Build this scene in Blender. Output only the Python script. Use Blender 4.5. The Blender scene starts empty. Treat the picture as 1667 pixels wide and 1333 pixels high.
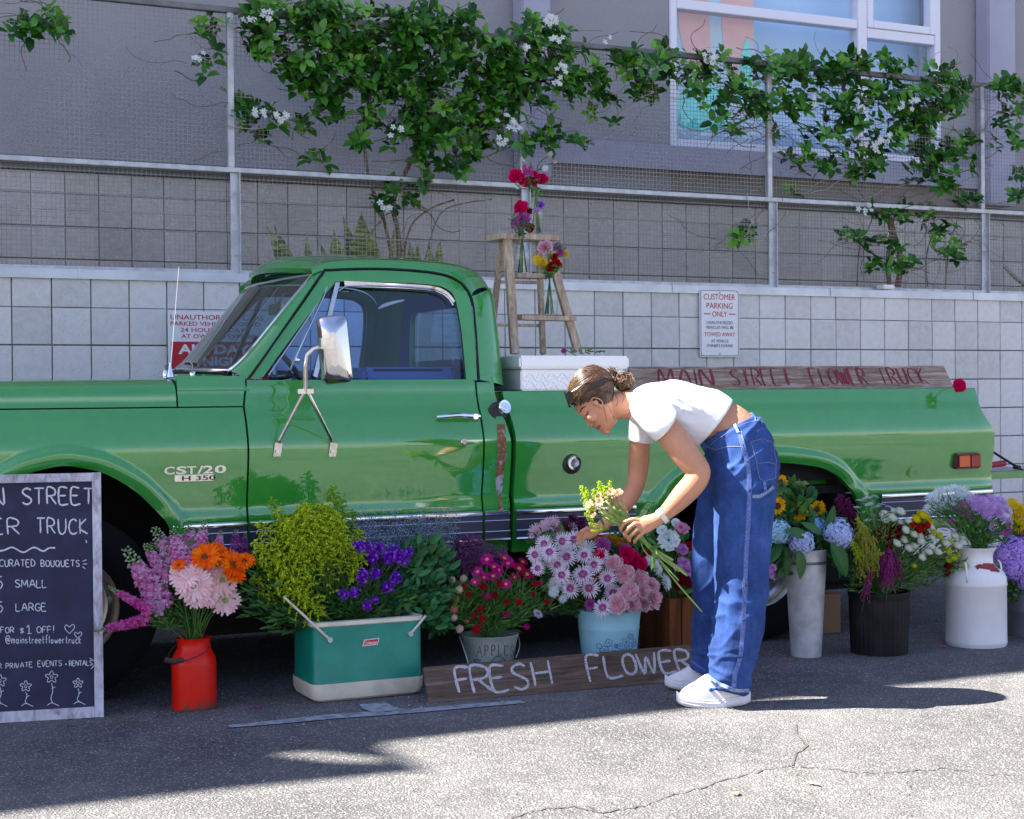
import bpy, bmesh, math, random
import numpy as np
from math import sin, cos, pi, radians, sqrt, exp
from mathutils import Vector, Matrix, Euler
from mathutils.bvhtree import BVHTree
from mathutils import noise as mnoise

random.seed(7)
SC = bpy.context.scene
COL = SC.collection

# ------------------------------------------------------------------ camera, world, sun, exposure
FPX = 2600.0                      # focal length in pixels of the 1667 px wide picture
PHI = math.atan(FPX / 5370.0)     # the wall recedes to the right
CAMZ = 1.24
CAM = Vector((0, 0, CAMZ))
PITCH = 0.0102
ROLL = 0.008
_fw = Vector((sin(PHI), cos(PHI), 0)); _rt = Vector((cos(PHI), -sin(PHI), 0)); _up = Vector((0, 0, 1))
_f2 = _fw * cos(PITCH) - _up * sin(PITCH); _u2 = _up * cos(PITCH) + _fw * sin(PITCH)
RIGHT = _rt * cos(ROLL) - _u2 * sin(ROLL)
UPC = _u2 * cos(ROLL) + _rt * sin(ROLL)
FWD = _f2
cd = bpy.data.cameras.new('camera'); cam = bpy.data.objects.new('camera', cd); COL.objects.link(cam)
cd.sensor_width = 36; cd.lens = FPX / 1667 * 36; cd.clip_start = 0.1; cd.clip_end = 600
cam.matrix_world = Matrix(((RIGHT.x, UPC.x, -FWD.x, 0), (RIGHT.y, UPC.y, -FWD.y, 0), (RIGHT.z, UPC.z, -FWD.z, CAMZ), (0, 0, 0, 1)))
SC.camera = cam

SUNK = Vector((0.80, -0.35, -1.0))          # direction the light travels
sund = bpy.data.lights.new('sun', 'SUN'); sun = bpy.data.objects.new('sun', sund); COL.objects.link(sun)
sund.energy = 5.0; sund.angle = radians(0.33); sund.color = (1.0, 0.955, 0.87)
sun.rotation_euler = SUNK.to_track_quat('-Z', 'Y').to_euler()
world = bpy.data.worlds.new('World'); SC.world = world; world.use_nodes = True
wn = world.node_tree.nodes; wl = world.node_tree.links
bg = wn['Background']; sky = wn.new('ShaderNodeTexSky'); sky.sky_type = 'NISHITA'; sky.sun_disc = False
sky.sun_elevation = math.atan(1 / sqrt(0.8**2 + 0.35**2))
sky.sun_rotation = math.atan2(-SUNK.x, -SUNK.y)
sky.air_density = 1.2; sky.dust_density = 0.5; sky.ozone_density = 4.5
wbm = wn.new('ShaderNodeMix'); wbm.data_type = 'RGBA'; wbm.blend_type = 'MULTIPLY'; wbm.inputs[0].default_value = 1; wbm.inputs[7].default_value = (1.27, 1.0, .98, 1)   # white balance of the photograph
wl.new(sky.outputs[0], wbm.inputs[6]); wl.new(wbm.outputs[2], bg.inputs[0]); bg.inputs[1].default_value = 0.068
SC.view_settings.view_transform = 'Standard'; SC.view_settings.look = 'None'
SC.view_settings.exposure = 2.15; SC.view_settings.gamma = 1.0
SC.view_settings.use_curve_mapping = False

# ------------------------------------------------------------------ pixel <-> world helpers
def ray(px, py):
    return FWD * FPX + RIGHT * (px - 833.5) - UPC * (py - 666.5)
def onY(px, py, y):
    d = ray(px, py); return CAM + d * (y / d.y)
def onZ(px, py, z=0.0):
    d = ray(px, py); return CAM + d * ((z - CAMZ) / d.z)
def atD(px, py, depth):
    return CAM + ray(px, py) * (depth / FPX)
def proj(p):
    q = Vector(p) - CAM; w = q.dot(FWD)
    return (833.5 + FPX * q.dot(RIGHT) / w, 666.5 - FPX * q.dot(UPC) / w)

# ------------------------------------------------------------------ materials
def nt(name):
    m = bpy.data.materials.new(name); m.use_nodes = True
    t = m.node_tree; b = t.nodes['Principled BSDF']
    return m, t, b
def rgba(c): return (c[0], c[1], c[2], 1)
def noise_node(t, scale, detail=4, rough=0.55, coord='Object', stretch=None, dist=0.0):
    tc = t.nodes.new('ShaderNodeTexCoord'); n = t.nodes.new('ShaderNodeTexNoise')
    n.inputs['Scale'].default_value = scale; n.inputs['Detail'].default_value = detail
    n.inputs['Roughness'].default_value = rough; n.inputs['Distortion'].default_value = dist
    src = tc.outputs[coord] if coord != 'World' else t.nodes.new('ShaderNodeNewGeometry').outputs['Position']
    if stretch:
        mp = t.nodes.new('ShaderNodeMapping'); mp.inputs['Scale'].default_value = stretch
        t.links.new(src, mp.inputs[0]); src = mp.outputs[0]
    t.links.new(src, n.inputs['Vector'])
    return n
def ramp(t, fac, stops):
    r = t.nodes.new('ShaderNodeValToRGB'); e = r.color_ramp.elements
    while len(e) < len(stops): e.new(0.5)
    for i, (p, c) in enumerate(stops):
        e[i].position = p; e[i].color = rgba(c) if len(c) == 3 else c
    t.links.new(fac, r.inputs[0]); return r
def mixc(t, fac, a, b, blend='MIX'):
    m = t.nodes.new('ShaderNodeMix'); m.data_type = 'RGBA'; m.blend_type = blend
    for k, v in ((0, fac), (6, a), (7, b)):
        if hasattr(v, 'is_linked') or hasattr(v, 'links'): t.links.new(v, m.inputs[k])
        else: m.inputs[k].default_value = v if k == 0 else rgba(v)
    return m.outputs[2]
def bump(t, b, h, strength=0.3, dist=0.01):
    n = t.nodes.new('ShaderNodeBump'); n.inputs['Strength'].default_value = strength; n.inputs['Distance'].default_value = dist
    t.links.new(h, n.inputs['Height']); t.links.new(n.outputs[0], b.inputs['Normal']); return n
MATS = {}
def pm(name, col, rough=0.5, metal=0.0, var=None, col2=None, bmp=None, coat=0.0, spec=0.5, stretch=None, island=0.0, alpha=None):
    """principled material: colour with noise towards col2, optional bump"""
    if name in MATS: return MATS[name]
    m, t, b = nt(name)
    b.inputs['Roughness'].default_value = rough; b.inputs['Metallic'].default_value = metal
    b.inputs['Specular IOR Level'].default_value = spec
    b.inputs['Base Color'].default_value = rgba(col)
    out = None
    if var:
        n = noise_node(t, var[0], detail=6, stretch=stretch)
        lo, hi = (var[2], var[3]) if len(var) > 2 else (0.35, 0.65)
        c2 = col2 or tuple(x * var[1] for x in col)
        r = ramp(t, n.outputs[0], [(lo, col), (hi, c2)]); out = r.outputs[0]
    if island:
        g = t.nodes.new('ShaderNodeNewGeometry')
        h = t.nodes.new('ShaderNodeHueSaturation')
        mr = t.nodes.new('ShaderNodeMapRange'); mr.inputs['To Min'].default_value = 1 - island; mr.inputs['To Max'].default_value = 1 + island
        t.links.new(g.outputs['Random Per Island'], mr.inputs[0]); t.links.new(mr.outputs[0], h.inputs['Value'])
        if out is not None: t.links.new(out, h.inputs['Color'])
        else: h.inputs['Color'].default_value = rgba(col)
        out = h.outputs[0]
    if out is not None: t.links.new(out, b.inputs['Base Color'])
    if bmp:
        n2 = noise_node(t, bmp[0], detail=5, stretch=stretch)
        bump(t, b, n2.outputs[0], bmp[1], bmp[2] if len(bmp) > 2 else 0.01)
    if coat: b.inputs['Coat Weight'].default_value = coat; b.inputs['Coat Roughness'].default_value = 0.04
    MATS[name] = m; return m
def leafmat(name, c1, c2, rough=0.5, trans=0.3, spec=0.35, objrand=False, c3=None):
    """leaf or petal: colour varied per island (or per object), some light passes through"""
    if name in MATS: return MATS[name]
    m, t, b = nt(name)
    g = t.nodes.new('ShaderNodeNewGeometry'); src = g.outputs['Random Per Island']
    if objrand:
        oi = t.nodes.new('ShaderNodeObjectInfo'); src = oi.outputs['Random']
    st = [(0.0, c1), (1.0, c2)] if not c3 else [(0.0, c1), (0.8, c2), (1.0, c3)]
    r = ramp(t, src, st)
    nn = noise_node(t, 45, 3); mr = t.nodes.new('ShaderNodeMapRange'); mr.inputs['To Min'].default_value = 0.75; mr.inputs['To Max'].default_value = 1.25
    t.links.new(nn.outputs[0], mr.inputs[0])
    hs = t.nodes.new('ShaderNodeHueSaturation'); t.links.new(mr.outputs[0], hs.inputs['Value']); t.links.new(r.outputs[0], hs.inputs['Color'])
    t.links.new(hs.outputs[0], b.inputs['Base Color'])
    b.inputs['Roughness'].default_value = rough; b.inputs['Specular IOR Level'].default_value = spec
    tr = t.nodes.new('ShaderNodeBsdfTranslucent'); t.links.new(hs.outputs[0], tr.inputs[0])
    mx = t.nodes.new('ShaderNodeMixShader'); mx.inputs[0].default_value = trans
    t.links.new(b.outputs[0], mx.inputs[1]); t.links.new(tr.outputs[0], mx.inputs[2])
    t.links.new(mx.outputs[0], t.nodes['Material Output'].inputs[0])
    MATS[name] = m; return m
def glassmat(name, tint, rough=0.0, refl=0.08, ior=1.5):
    """thin pane: tinted see-through with a mirror coat (no refraction)"""
    if name in MATS: return MATS[name]
    m, t, b = nt(name); t.nodes.remove(b)
    tr = t.nodes.new('ShaderNodeBsdfTransparent'); tr.inputs[0].default_value = rgba(tint)
    gl = t.nodes.new('ShaderNodeBsdfGlossy'); gl.inputs['Roughness'].default_value = rough
    fr = t.nodes.new('ShaderNodeLayerWeight'); pw = t.nodes.new('ShaderNodeMath'); pw.operation = 'POWER'; pw.inputs[1].default_value = 4.5; t.links.new(fr.outputs['Facing'], pw.inputs[0])
    ad = t.nodes.new('ShaderNodeMath'); ad.operation = 'MULTIPLY_ADD'; ad.inputs[1].default_value = .9; ad.inputs[2].default_value = .04 + refl; ad.use_clamp = True
    t.links.new(pw.outputs[0], ad.inputs[0])
    mx = t.nodes.new('ShaderNodeMixShader'); t.links.new(ad.outputs[0], mx.inputs[0])
    t.links.new(tr.outputs[0], mx.inputs[1]); t.links.new(gl.outputs[0], mx.inputs[2])
    t.links.new(mx.outputs[0], t.nodes['Material Output'].inputs[0])
    MATS[name] = m; return m

# ------------------------------------------------------------------ mesh builder
class MB:
    def __init__(s): s.v = []; s.f = []; s.m = []; s.mi = 0
    def add(s, vs, fs, mi=None):
        n = len(s.v); s.v.extend([tuple(p) for p in vs]); k = s.mi if mi is None else mi
        for f in fs: s.f.append(tuple(i + n for i in f)); s.m.append(k)
    def box(s, lo, hi, mi=None):
        x0, y0, z0 = lo; x1, y1, z1 = hi
        s.add([(x0,y0,z0),(x1,y0,z0),(x1,y1,z0),(x0,y1,z0),(x0,y0,z1),(x1,y0,z1),(x1,y1,z1),(x0,y1,z1)],
              [(0,3,2,1),(4,5,6,7),(0,1,5,4),(1,2,6,5),(2,3,7,6),(3,0,4,7)], mi)
    def cbox(s, lo, hi, c, mi=None):
        """box with chamfered edges"""
        bm = bmesh.new(); bmesh.ops.create_cube(bm, size=1)
        for v in bm.verts:
            v.co = Vector((lo[i] + (v.co[i] + .5) * (hi[i] - lo[i]) for i in range(3)))
        bmesh.ops.bevel(bm, geom=bm.edges[:], offset=c, segments=2, affect='EDGES')
        s.addbm(bm, mi); bm.free()
    def addbm(s, bm, mi=None):
        bm.verts.index_update(); s.add([v.co for v in bm.verts], [[v.index for v in f.verts] for f in bm.faces], mi)
    def obox(s, p0, p1, w, h, up=(0,0,1), mi=None):
        """bar from p0 to p1 of width w (sideways) and height h"""
        p0 = Vector(p0); p1 = Vector(p1); d = (p1 - p0).normalized(); up = Vector(up)
        sd = d.cross(up)
        if sd.length < 1e-4: sd = d.cross(Vector((0,1,0)))
        sd.normalize(); u = sd.cross(d).normalized()
        q = [sd*(-w/2)-u*(h/2), sd*(w/2)-u*(h/2), sd*(w/2)+u*(h/2), sd*(-w/2)+u*(h/2)]
        s.add([p0+a for a in q]+[p1+a for a in q], [(3,2,1,0),(4,5,6,7),(0,1,5,4),(1,2,6,5),(2,3,7,6),(3,0,4,7)], mi)
    def tube(s, pts, r, n=8, mi=None, cap=True):
        pts = [Vector(p) for p in pts]; k = len(pts)
        rs = r if hasattr(r, '__len__') else [r] * k
        vs = []; fs = []
        d0 = (pts[1] - pts[0]).normalized(); ref = Vector((0,0,1)) if abs(d0.z) < .9 else Vector((1,0,0))
        sd = d0.cross(ref).normalized()
        for i in range(k):
            d = (pts[min(i+1,k-1)] - pts[max(i-1,0)]); d = d.normalized() if d.length > 1e-9 else d0
            sd = (sd - d * sd.dot(d)); sd = sd.normalized() if sd.length > 1e-6 else d.orthogonal().normalized()
            u = d.cross(sd)
            for j in range(n):
                a = 2*pi*j/n; vs.append(pts[i] + (sd*cos(a) + u*sin(a)) * rs[i])
        for i in range(k-1):
            for j in range(n):
                a = i*n+j; b = i*n+(j+1)%n; fs.append((a, b, b+n, a+n))
        if cap: fs.append(tuple(range(n-1,-1,-1))); fs.append(tuple((k-1)*n+j for j in range(n)))
        s.add(vs, fs, mi)
    def lathe(s, prof, c=(0,0,0), n=32, mi=None, axis='z', cap=True, rfun=None):
        """prof: list of (radius, height)"""
        vs = []; fs = []; c = Vector(c)
        for (r, h) in prof:
            for j in range(n):
                a = 2*pi*j/n; rr = r if rfun is None else r * rfun(a, h)
                p = (rr*cos(a), rr*sin(a), h)
                if axis == 'y': p = (rr*cos(a), h, rr*sin(a))
                elif axis == 'x': p = (h, rr*cos(a), rr*sin(a))
                vs.append(c + Vector(p))
        k = len(prof)
        for i in range(k-1):
            for j in range(n):
                a = i*n+j; b = i*n+(j+1)%n
                fs.append((a,b,b+n,a+n) if axis != 'y' else (a,a+n,b+n,b))
        if cap:
            fs.append(tuple(range(n))[::-1] if axis != 'y' else tuple(range(n))); t = tuple((k-1)*n+j for j in range(n)); fs.append(t if axis != 'y' else t[::-1])
        s.add(vs, fs, mi)
    def grid(s, rows, mi=None, flip=False, closed=False):
        """rows: list of equal length point lists"""
        w = len(rows[0]); vs = [p for r in rows for p in r]; fs = []
        for i in range(len(rows)-1):
            for j in range(w if closed else w-1):
                a = i*w+j; b = i*w+(j+1)%w
                f = (a, b, b+w, a+w); fs.append(f[::-1] if flip else f)
        s.add(vs, fs, mi)
    def poly(s, pts, mi=None): s.add(pts, [tuple(range(len(pts)))], mi)
    def prism(s, pts, vec, mi=None):
        n = len(pts); v = Vector(vec); q = [Vector(p)+v for p in pts]
        s.add(list(pts)+q, [tuple(range(n))[::-1], tuple(range(n, 2*n))] + [(i,(i+1)%n,n+(i+1)%n,n+i) for i in range(n)], mi)
    def ball(s, c, r, seg=8, ring=6, mi=None, mat=None):
        r = r if hasattr(r, '__len__') else (r,r,r); c = Vector(c); vs=[]; fs=[]
        vs.append(Vector((0,0,r[2])))
        for i in range(1, ring):
            t = pi*i/ring
            for j in range(seg):
                a = 2*pi*j/seg; vs.append(Vector((r[0]*sin(t)*cos(a), r[1]*sin(t)*sin(a), r[2]*cos(t))))
        vs.append(Vector((0,0,-r[2])))
        for j in range(seg): fs.append((0,1+j,1+(j+1)%seg))
        for i in range(ring-2):
            for j in range(seg):
                a=1+i*seg+j; b=1+i*seg+(j+1)%seg; fs.append((a,a+seg,b+seg,b))
        l=len(vs)-1
        for j in range(seg): a=1+(ring-2)*seg+j; b=1+(ring-2)*seg+(j+1)%seg; fs.append((a,l,b))
        if mat is not None: vs=[mat@v for v in vs]
        s.add([c+v for v in vs], fs, mi)
    def mesh(s, name, mats, smooth=True, ang=35, org=None, recalc=False):
        me = bpy.data.meshes.new(name)
        vs = s.v if org is None else [(p[0]-org[0], p[1]-org[1], p[2]-org[2]) for p in s.v]
        me.from_pydata(vs, [], s.f)
        for m in (mats if isinstance(mats, (list, tuple)) else [mats]): me.materials.append(m)
        if len(me.materials) > 1: me.polygons.foreach_set('material_index', s.m)
        if recalc:
            bm = bmesh.new(); bm.from_mesh(me); bmesh.ops.recalc_face_normals(bm, faces=bm.faces[:]); bm.to_mesh(me); bm.free()
        if smooth:
            me.polygons.foreach_set('use_smooth', [True]*len(me.polygons)); me.update()
            if ang < 180: me.set_sharp_from_angle(angle=radians(ang))
        me.update(); return me

ORG = {}
def thing(name, label, cat, loc, group=None):
    o = bpy.data.objects.new(name, None); COL.objects.link(o); o.location = loc; o.empty_display_size = .1
    o['label'] = label; o['category'] = cat
    if group: o['group'] = group
    ORG[o] = Vector(loc); return o
def part(name, mb, mats, parent, label=None, kind=None, **kw):
    """mesh given in world coordinates, hung under parent"""
    org = ORG[parent]; me = mb.mesh(name, mats, org=org, **kw)
    o = bpy.data.objects.new(name, me); COL.objects.link(o); o.parent = parent; ORG[o] = org
    if label: o['label'] = label
    if kind: o['kind'] = kind
    return o
def solo(name, mb, mats, label, cat, loc, group=None, **kw):
    me = mb.mesh(name, mats, org=loc, **kw); o = bpy.data.objects.new(name, me); COL.objects.link(o); o.location = loc
    o['label'] = label; o['category'] = cat; ORG[o] = Vector(loc)
    if group: o['group'] = group
    return o
def struct(name, mb, mats, **kw):
    me = mb.mesh(name, mats, **kw); o = bpy.data.objects.new(name, me); COL.objects.link(o); o['kind'] = 'structure'; ORG[o] = Vector((0,0,0)); return o
def inst(name, me, parent, loc, rot=None, scale=None, label=None):
    """shared-mesh piece, location in world coordinates"""
    o = bpy.data.objects.new(name, me); COL.objects.link(o)
    if parent is not None: o.parent = parent; o.location = Vector(loc) - ORG[parent]; ORG[o] = ORG[parent]
    else: o.location = loc
    if rot is not None: o.rotation_euler = rot
    if scale is not None: o.scale = scale if hasattr(scale, '__len__') else (scale,)*3
    if label: o['label'] = label
    return o
def catmull(pts, n=6, closed=False):
    P = [Vector(p) for p in pts]; out = []; k = len(P)
    for i in range(k if closed else k-1):
        if closed: a,b,c,d = P[i-1],P[i],P[(i+1)%k],P[(i+2)%k]
        else: a=P[max(i-1,0)];b=P[i];c=P[i+1];d=P[min(i+2,k-1)]
        for j in range(n):
            t=j/n; out.append(.5*((2*b)+(c-a)*t+(2*a-5*b+4*c-d)*t*t+(3*b-a-3*c+d)*t**3))
    if not closed: out.append(P[-1].copy())
    return out
def U(a, b): return random.uniform(a, b)
def smooth01(t): t = max(0, min(1, t)); return t*t*(3-2*t)

# ------------------------------------------------------------------ chalk-stroke lettering
S_ = {
'A':[[(0,0),(.45,1),(.9,0)],[(.18,.38),(.75,.36)]], 'B':[[(0,0),(0,1),(.5,.95),(.6,.75),(.4,.53),(0,.52)],[(.4,.53),(.7,.4),(.65,.1),(0,0)]],
'C':[[(.75,.85),(.55,1),(.2,.9),(0,.5),(.15,.1),(.5,0),(.78,.12)]], 'D':[[(0,0),(0,1),(.5,.85),(.75,.5),(.55,.12),(0,0)]],
'E':[[(.65,1),(0,1),(0,0),(.7,0)],[(0,.52),(.5,.54)]], 'F':[[(.65,1),(0,1),(0,0)],[(0,.52),(.5,.54)]],
'G':[[(.75,.88),(.5,1),(.18,.88),(0,.5),(.15,.1),(.5,0),(.78,.15),(.78,.42),(.45,.42)]], 'H':[[(0,1),(0,0)],[(.75,1),(.75,0)],[(0,.5),(.75,.52)]],
'I':[[(.1,1),(.1,0)]], 'K':[[(0,1),(0,0)],[(.7,1),(0,.42),(.8,-.02)]], 'L':[[(0,1),(0,0),(.65,0)]], 'M':[[(0,0),(.1,1),(.5,.3),(.9,1),(1,0)]],
'N':[[(0,0),(0,1),(.75,0),(.75,1)]], 'O':[[(.4,1),(.1,.85),(0,.5),(.12,.12),(.4,0),(.7,.15),(.8,.5),(.68,.86),(.4,1)]],
'P':[[(0,0),(0,1),(.5,.98),(.68,.75),(.5,.52),(0,.5)]], 'Q':[[(.4,1),(.1,.85),(0,.5),(.12,.12),(.4,0),(.7,.15),(.8,.5),(.68,.86),(.4,1)],[(.5,.3),(.85,-.1)]],
'R':[[(0,0),(0,1),(.5,.98),(.66,.76),(.5,.54),(0,.5)],[(.25,.5),(.72,0)]], 'S':[[(.7,.88),(.45,1),(.1,.9),(.05,.7),(.35,.52),(.68,.35),(.68,.12),(.35,0),(0,.12)]],
'T':[[(0,1),(.8,1)],[(.4,1),(.38,0)]], 'U':[[(0,1),(.02,.3),(.2,0),(.5,0),(.7,.3),(.72,1)]], 'V':[[(0,1),(.38,0),(.75,1)]],
'W':[[(0,1),(.25,0),(.5,.8),(.75,0),(1,1)]], 'Y':[[(0,1),(.35,.5),(.7,1)],[(.35,.5),(.35,0)]], '1':[[(0,.75),(.25,1),(.25,0)],[(0,0),(.5,0)]], '5':[[(.6,1),(.08,1),(.05,.55),(.4,.62),(.65,.35),(.4,0),(0,.08)]],
'$':[[(.6,.82),(.3,.9),(.05,.72),(.3,.5),(.58,.3),(.3,.1),(0,.18)],[(.22,1),(.22,0)],[(.38,1),(.38,0)]], '!':[[(.2,1.15),(.12,.25)],[(.1,.05),(.12,0)]],
'+':[[(.1,.45),(.6,.45)],[(.35,.7),(.35,.2)]], ')':[[(0,1.2),(.3,.9),(.35,.4),(0,-.2)]], '@':[[(.6,.3),(.35,.25),(.3,.55),(.55,.6),(.6,.3),(.85,.3),(.85,.7),(.5,.95),(.1,.7),(.1,.2),(.5,-.1),(.8,.05)]],
'm':[[(0,.5),(0,0)],[(0,.4),(.2,.55),(.3,.4),(.3,0)],[(.3,.4),(.5,.55),(.6,.4),(.6,0)]], 'a':[[(.4,.45),(.15,.5),(0,.25),(.15,0),(.4,.1)],[(.42,.5),(.42,.05),(.5,0)]],
'i':[[(.05,.5),(.05,0)],[(.05,.7),(.06,.75)]], 'n':[[(0,.5),(0,0)],[(0,.4),(.2,.55),(.35,.4),(.35,0)]], 's':[[(.35,.45),(.1,.5),(.05,.35),(.3,.2),(.3,.05),(0,0)]],
't':[[(.15,.85),(.15,.1),(.3,0)],[(0,.5),(.35,.52)]], 'r':[[(0,.5),(0,0)],[(0,.35),(.15,.5),(.3,.45)]], 'e':[[(.02,.25),(.38,.3),(.3,.5),(.1,.48),(0,.25),(.1,.02),(.4,.05)]],
'f':[[(.4,.95),(.2,1),(.15,.7),(.15,-.1)],[(0,.5),(.35,.52)]], 'l':[[(.05,1),(.05,0)]], 'o':[[(.2,.5),(0,.25),(.2,0),(.4,.25),(.2,.5)]],
'w':[[(0,.5),(.12,0),(.28,.35),(.42,0),(.56,.5)]], 'u':[[(0,.5),(.02,.1),(.2,0),(.35,.15),(.37,.5)],[(.37,.5),(.4,0)]], 'c':[[(.35,.45),(.15,.5),(0,.25),(.15,0),(.38,.05)]], 'k':[[(0,.9),(0,0)],[(.32,.5),(0,.22),(.36,0)]],
"'":[[(.1,1),(.05,.8)]], ' ':[],
}
def strokes(mb, P, lines, w, lift=0.0015, jit=0.0, double=False, mi=None, rnd=None):
    """P(u,v)->Vector on the surface, returns ribbons; lines: list of polylines in (u,v); w width"""
    rnd = rnd or random
    for ln in lines:
        pts = catmull([(a, b, 0) for a, b in ln], 5) if len(ln) > 2 else [Vector((ln[0][0]+(ln[1][0]-ln[0][0])*t/4, ln[0][1]+(ln[1][1]-ln[0][1])*t/4, 0)) for t in range(5)]
        if jit: 
            j0 = (rnd.uniform(-jit,jit), rnd.uniform(-jit,jit))
            pts = [p + Vector((j0[0]+rnd.uniform(-jit,jit)*.3, j0[1]+rnd.uniform(-jit,jit)*.3, 0)) for p in pts]
        L = []; R = []
        for i, p in enumerate(pts):
            d = pts[min(i+1,len(pts)-1)] - pts[max(i-1,0)]
            if d.length < 1e-9: d = Vector((1,0,0))
            d.normalize(); s = Vector((-d.y, d.x, 0)) * w * .5 * rnd.uniform(.75, 1.15)
            if i in (0, len(pts)-1): s *= .7
            L.append(P(p.x+s.x, p.y+s.y)); R.append(P(p.x-s.x, p.y-s.y))
        mb.grid([L, R], mi=mi)
def write(mb, P, text, u0, v0, h, w, adv=0.28, aspect=0.62, jit=0.0, width=None, slant=0.0, rise=0.0, rnd=None):
    """writes text from (u0,v0); if width is given the advance is fitted to it"""
    ws = []
    for ch in text:
        g = S_.get(ch, []); mx = max([p[0] for l in g for p in l], default=.45); ws.append(mx if ch != ' ' else .5)
    tot = sum(ws) + adv*(len(text)-1); k = h*aspect/0.8
    if width: k = width / tot
    u = u0
    for ch, cw in zip(text, ws):
        g = S_.get(ch, [])
        lines = [[(u + (x + slant*y)*k, v0 + rise*(u-u0) + y*h) for x, y in l] for l in g]
        strokes(mb, P, lines, w, jit=jit*h, rnd=rnd)
        u += (cw+adv)*k
    return u
_fontcache = {}
def font_mesh(mb, P, text, u0, v0, h, width=None, center=False, mi=None, bold=0.0, serif=False):
    """printed lettering from the built-in face, laid on P(u,v) as flat print"""
    cu = bpy.data.curves.new('tx', 'FONT'); cu.body = text; cu.size = 1; cu.resolution_u = 3; cu.offset = bold; cu.fill_mode = 'FRONT' if hasattr(cu,'fill_mode') else cu.fill_mode
    ob = bpy.data.objects.new('tx', cu); me = bpy.data.meshes.new_from_object(ob)
    xs = [v.co.x for v in me.vertices]; ys = [v.co.y for v in me.vertices]
    x0, x1, y1 = min(xs), max(xs), .69
    ky = h / y1; kx = (width/(x1-x0)) if width else ky
    du = -(x1-x0)*kx/2 if center else 0
    mb.add([P(u0+du+(v.co.x-x0)*kx, v0+v.co.y*ky) for v in me.vertices], [tuple(p.vertices) for p in me.polygons], mi)
    bpy.data.objects.remove(ob); bpy.data.curves.remove(cu); bpy.data.meshes.remove(me)
def tapered(q00, q10, q11, q01):
    """bilinear patch from four corner points"""
    q00,q10,q11,q01=map(Vector,(q00,q10,q11,q01))
    return lambda u,v: (q00*(1-u)+q10*u)*(1-v)+(q01*(1-u)+q11*u)*v
# ================================================================== SETTING
def asphalt_mat():
    m, t, b = nt('asphalt')
    tc = t.nodes.new('ShaderNodeTexCoord')
    def vor(scale, feat='F1', rnd=1.0):
        v = t.nodes.new('ShaderNodeTexVoronoi'); v.inputs['Scale'].default_value = scale; v.feature = feat
        v.inputs['Randomness'].default_value = rnd; t.links.new(tc.outputs['Object'], v.inputs['Vector']); return v
    n0 = noise_node(t, .45, 5, .65); n1 = noise_node(t, 1.1, 6, .6); n2 = noise_node(t, 9, 5, .6); n3 = noise_node(t, 160, 3, .7)
    base = ramp(t, n1.outputs[0], [(.3, (.090, .088, .093)), (.7, (.168, .165, .164))]).outputs[0]
    base = mixc(t, .35, base, ramp(t, n2.outputs[0], [(.3, (.3, .3, .3)), (.7, (.85, .84, .82))]).outputs[0], 'OVERLAY')
    base = mixc(t, .55, base, ramp(t, n3.outputs[0], [(.3, (.12, .12, .12)), (.72, (.95, .95, .95))]).outputs[0], 'OVERLAY')
    base = mixc(t, .30, base, ramp(t, n0.outputs[0], [(.35, (.30, .30, .30)), (.62, (.62, .62, .62))]).outputs[0], 'OVERLAY')
    v = vor(135); sep = t.nodes.new('ShaderNodeSeparateColor'); t.links.new(v.outputs['Color'], sep.inputs[0])
    chips = ramp(t, sep.outputs[0], [(.60, (0, 0, 0)), (.78, (.9, .9, .9))])
    dist = ramp(t, v.outputs['Distance'], [(.30, (1, 1, 1)), (.52, (0, 0, 0))])
    mask = mixc(t, 1.0, chips.outputs[0], dist.outputs[0], 'MULTIPLY')
    ccol = ramp(t, sep.outputs[1], [(0, (.26, .25, .24)), (.6, (.50, .49, .47)), (1, (.74, .72, .70))]).outputs[0]
    mk = t.nodes.new('ShaderNodeMath'); mk.operation = 'MULTIPLY'; mk.inputs[1].default_value = .78; t.links.new(mask, mk.inputs[0])
    col = mixc(t, mk.outputs[0], base, ccol)
    v2 = vor(55); s2 = t.nodes.new('ShaderNodeSeparateColor'); t.links.new(v2.outputs['Color'], s2.inputs[0])
    c2 = ramp(t, s2.outputs[0], [(.86, (0, 0, 0)), (.93, (.8, .8, .8))]); d2 = ramp(t, v2.outputs['Distance'], [(.2, (1, 1, 1)), (.36, (0, 0, 0))])
    col = mixc(t, mixc(t, 1.0, c2.outputs[0], d2.outputs[0], 'MULTIPLY'), col, (.42, .40, .37))
    t.links.new(col, b.inputs['Base Color']); b.inputs['Roughness'].default_value = .85; b.inputs['Specular IOR Level'].default_value = .08
    ad = t.nodes.new('ShaderNodeMath'); ad.operation = 'SUBTRACT'; t.links.new(n3.outputs[0], ad.inputs[0]); t.links.new(v.outputs['Distance'], ad.inputs[1])
    bump(t, b, ad.outputs[0], .9, .006)
    return m
g = MB(); g.add([(-120, -120, 0), (160, -120, 0), (160, 160, 0), (-120, 160, 0)], [(0, 1, 2, 3)])
struct('ground', g, asphalt_mat(), smooth=False)

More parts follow.
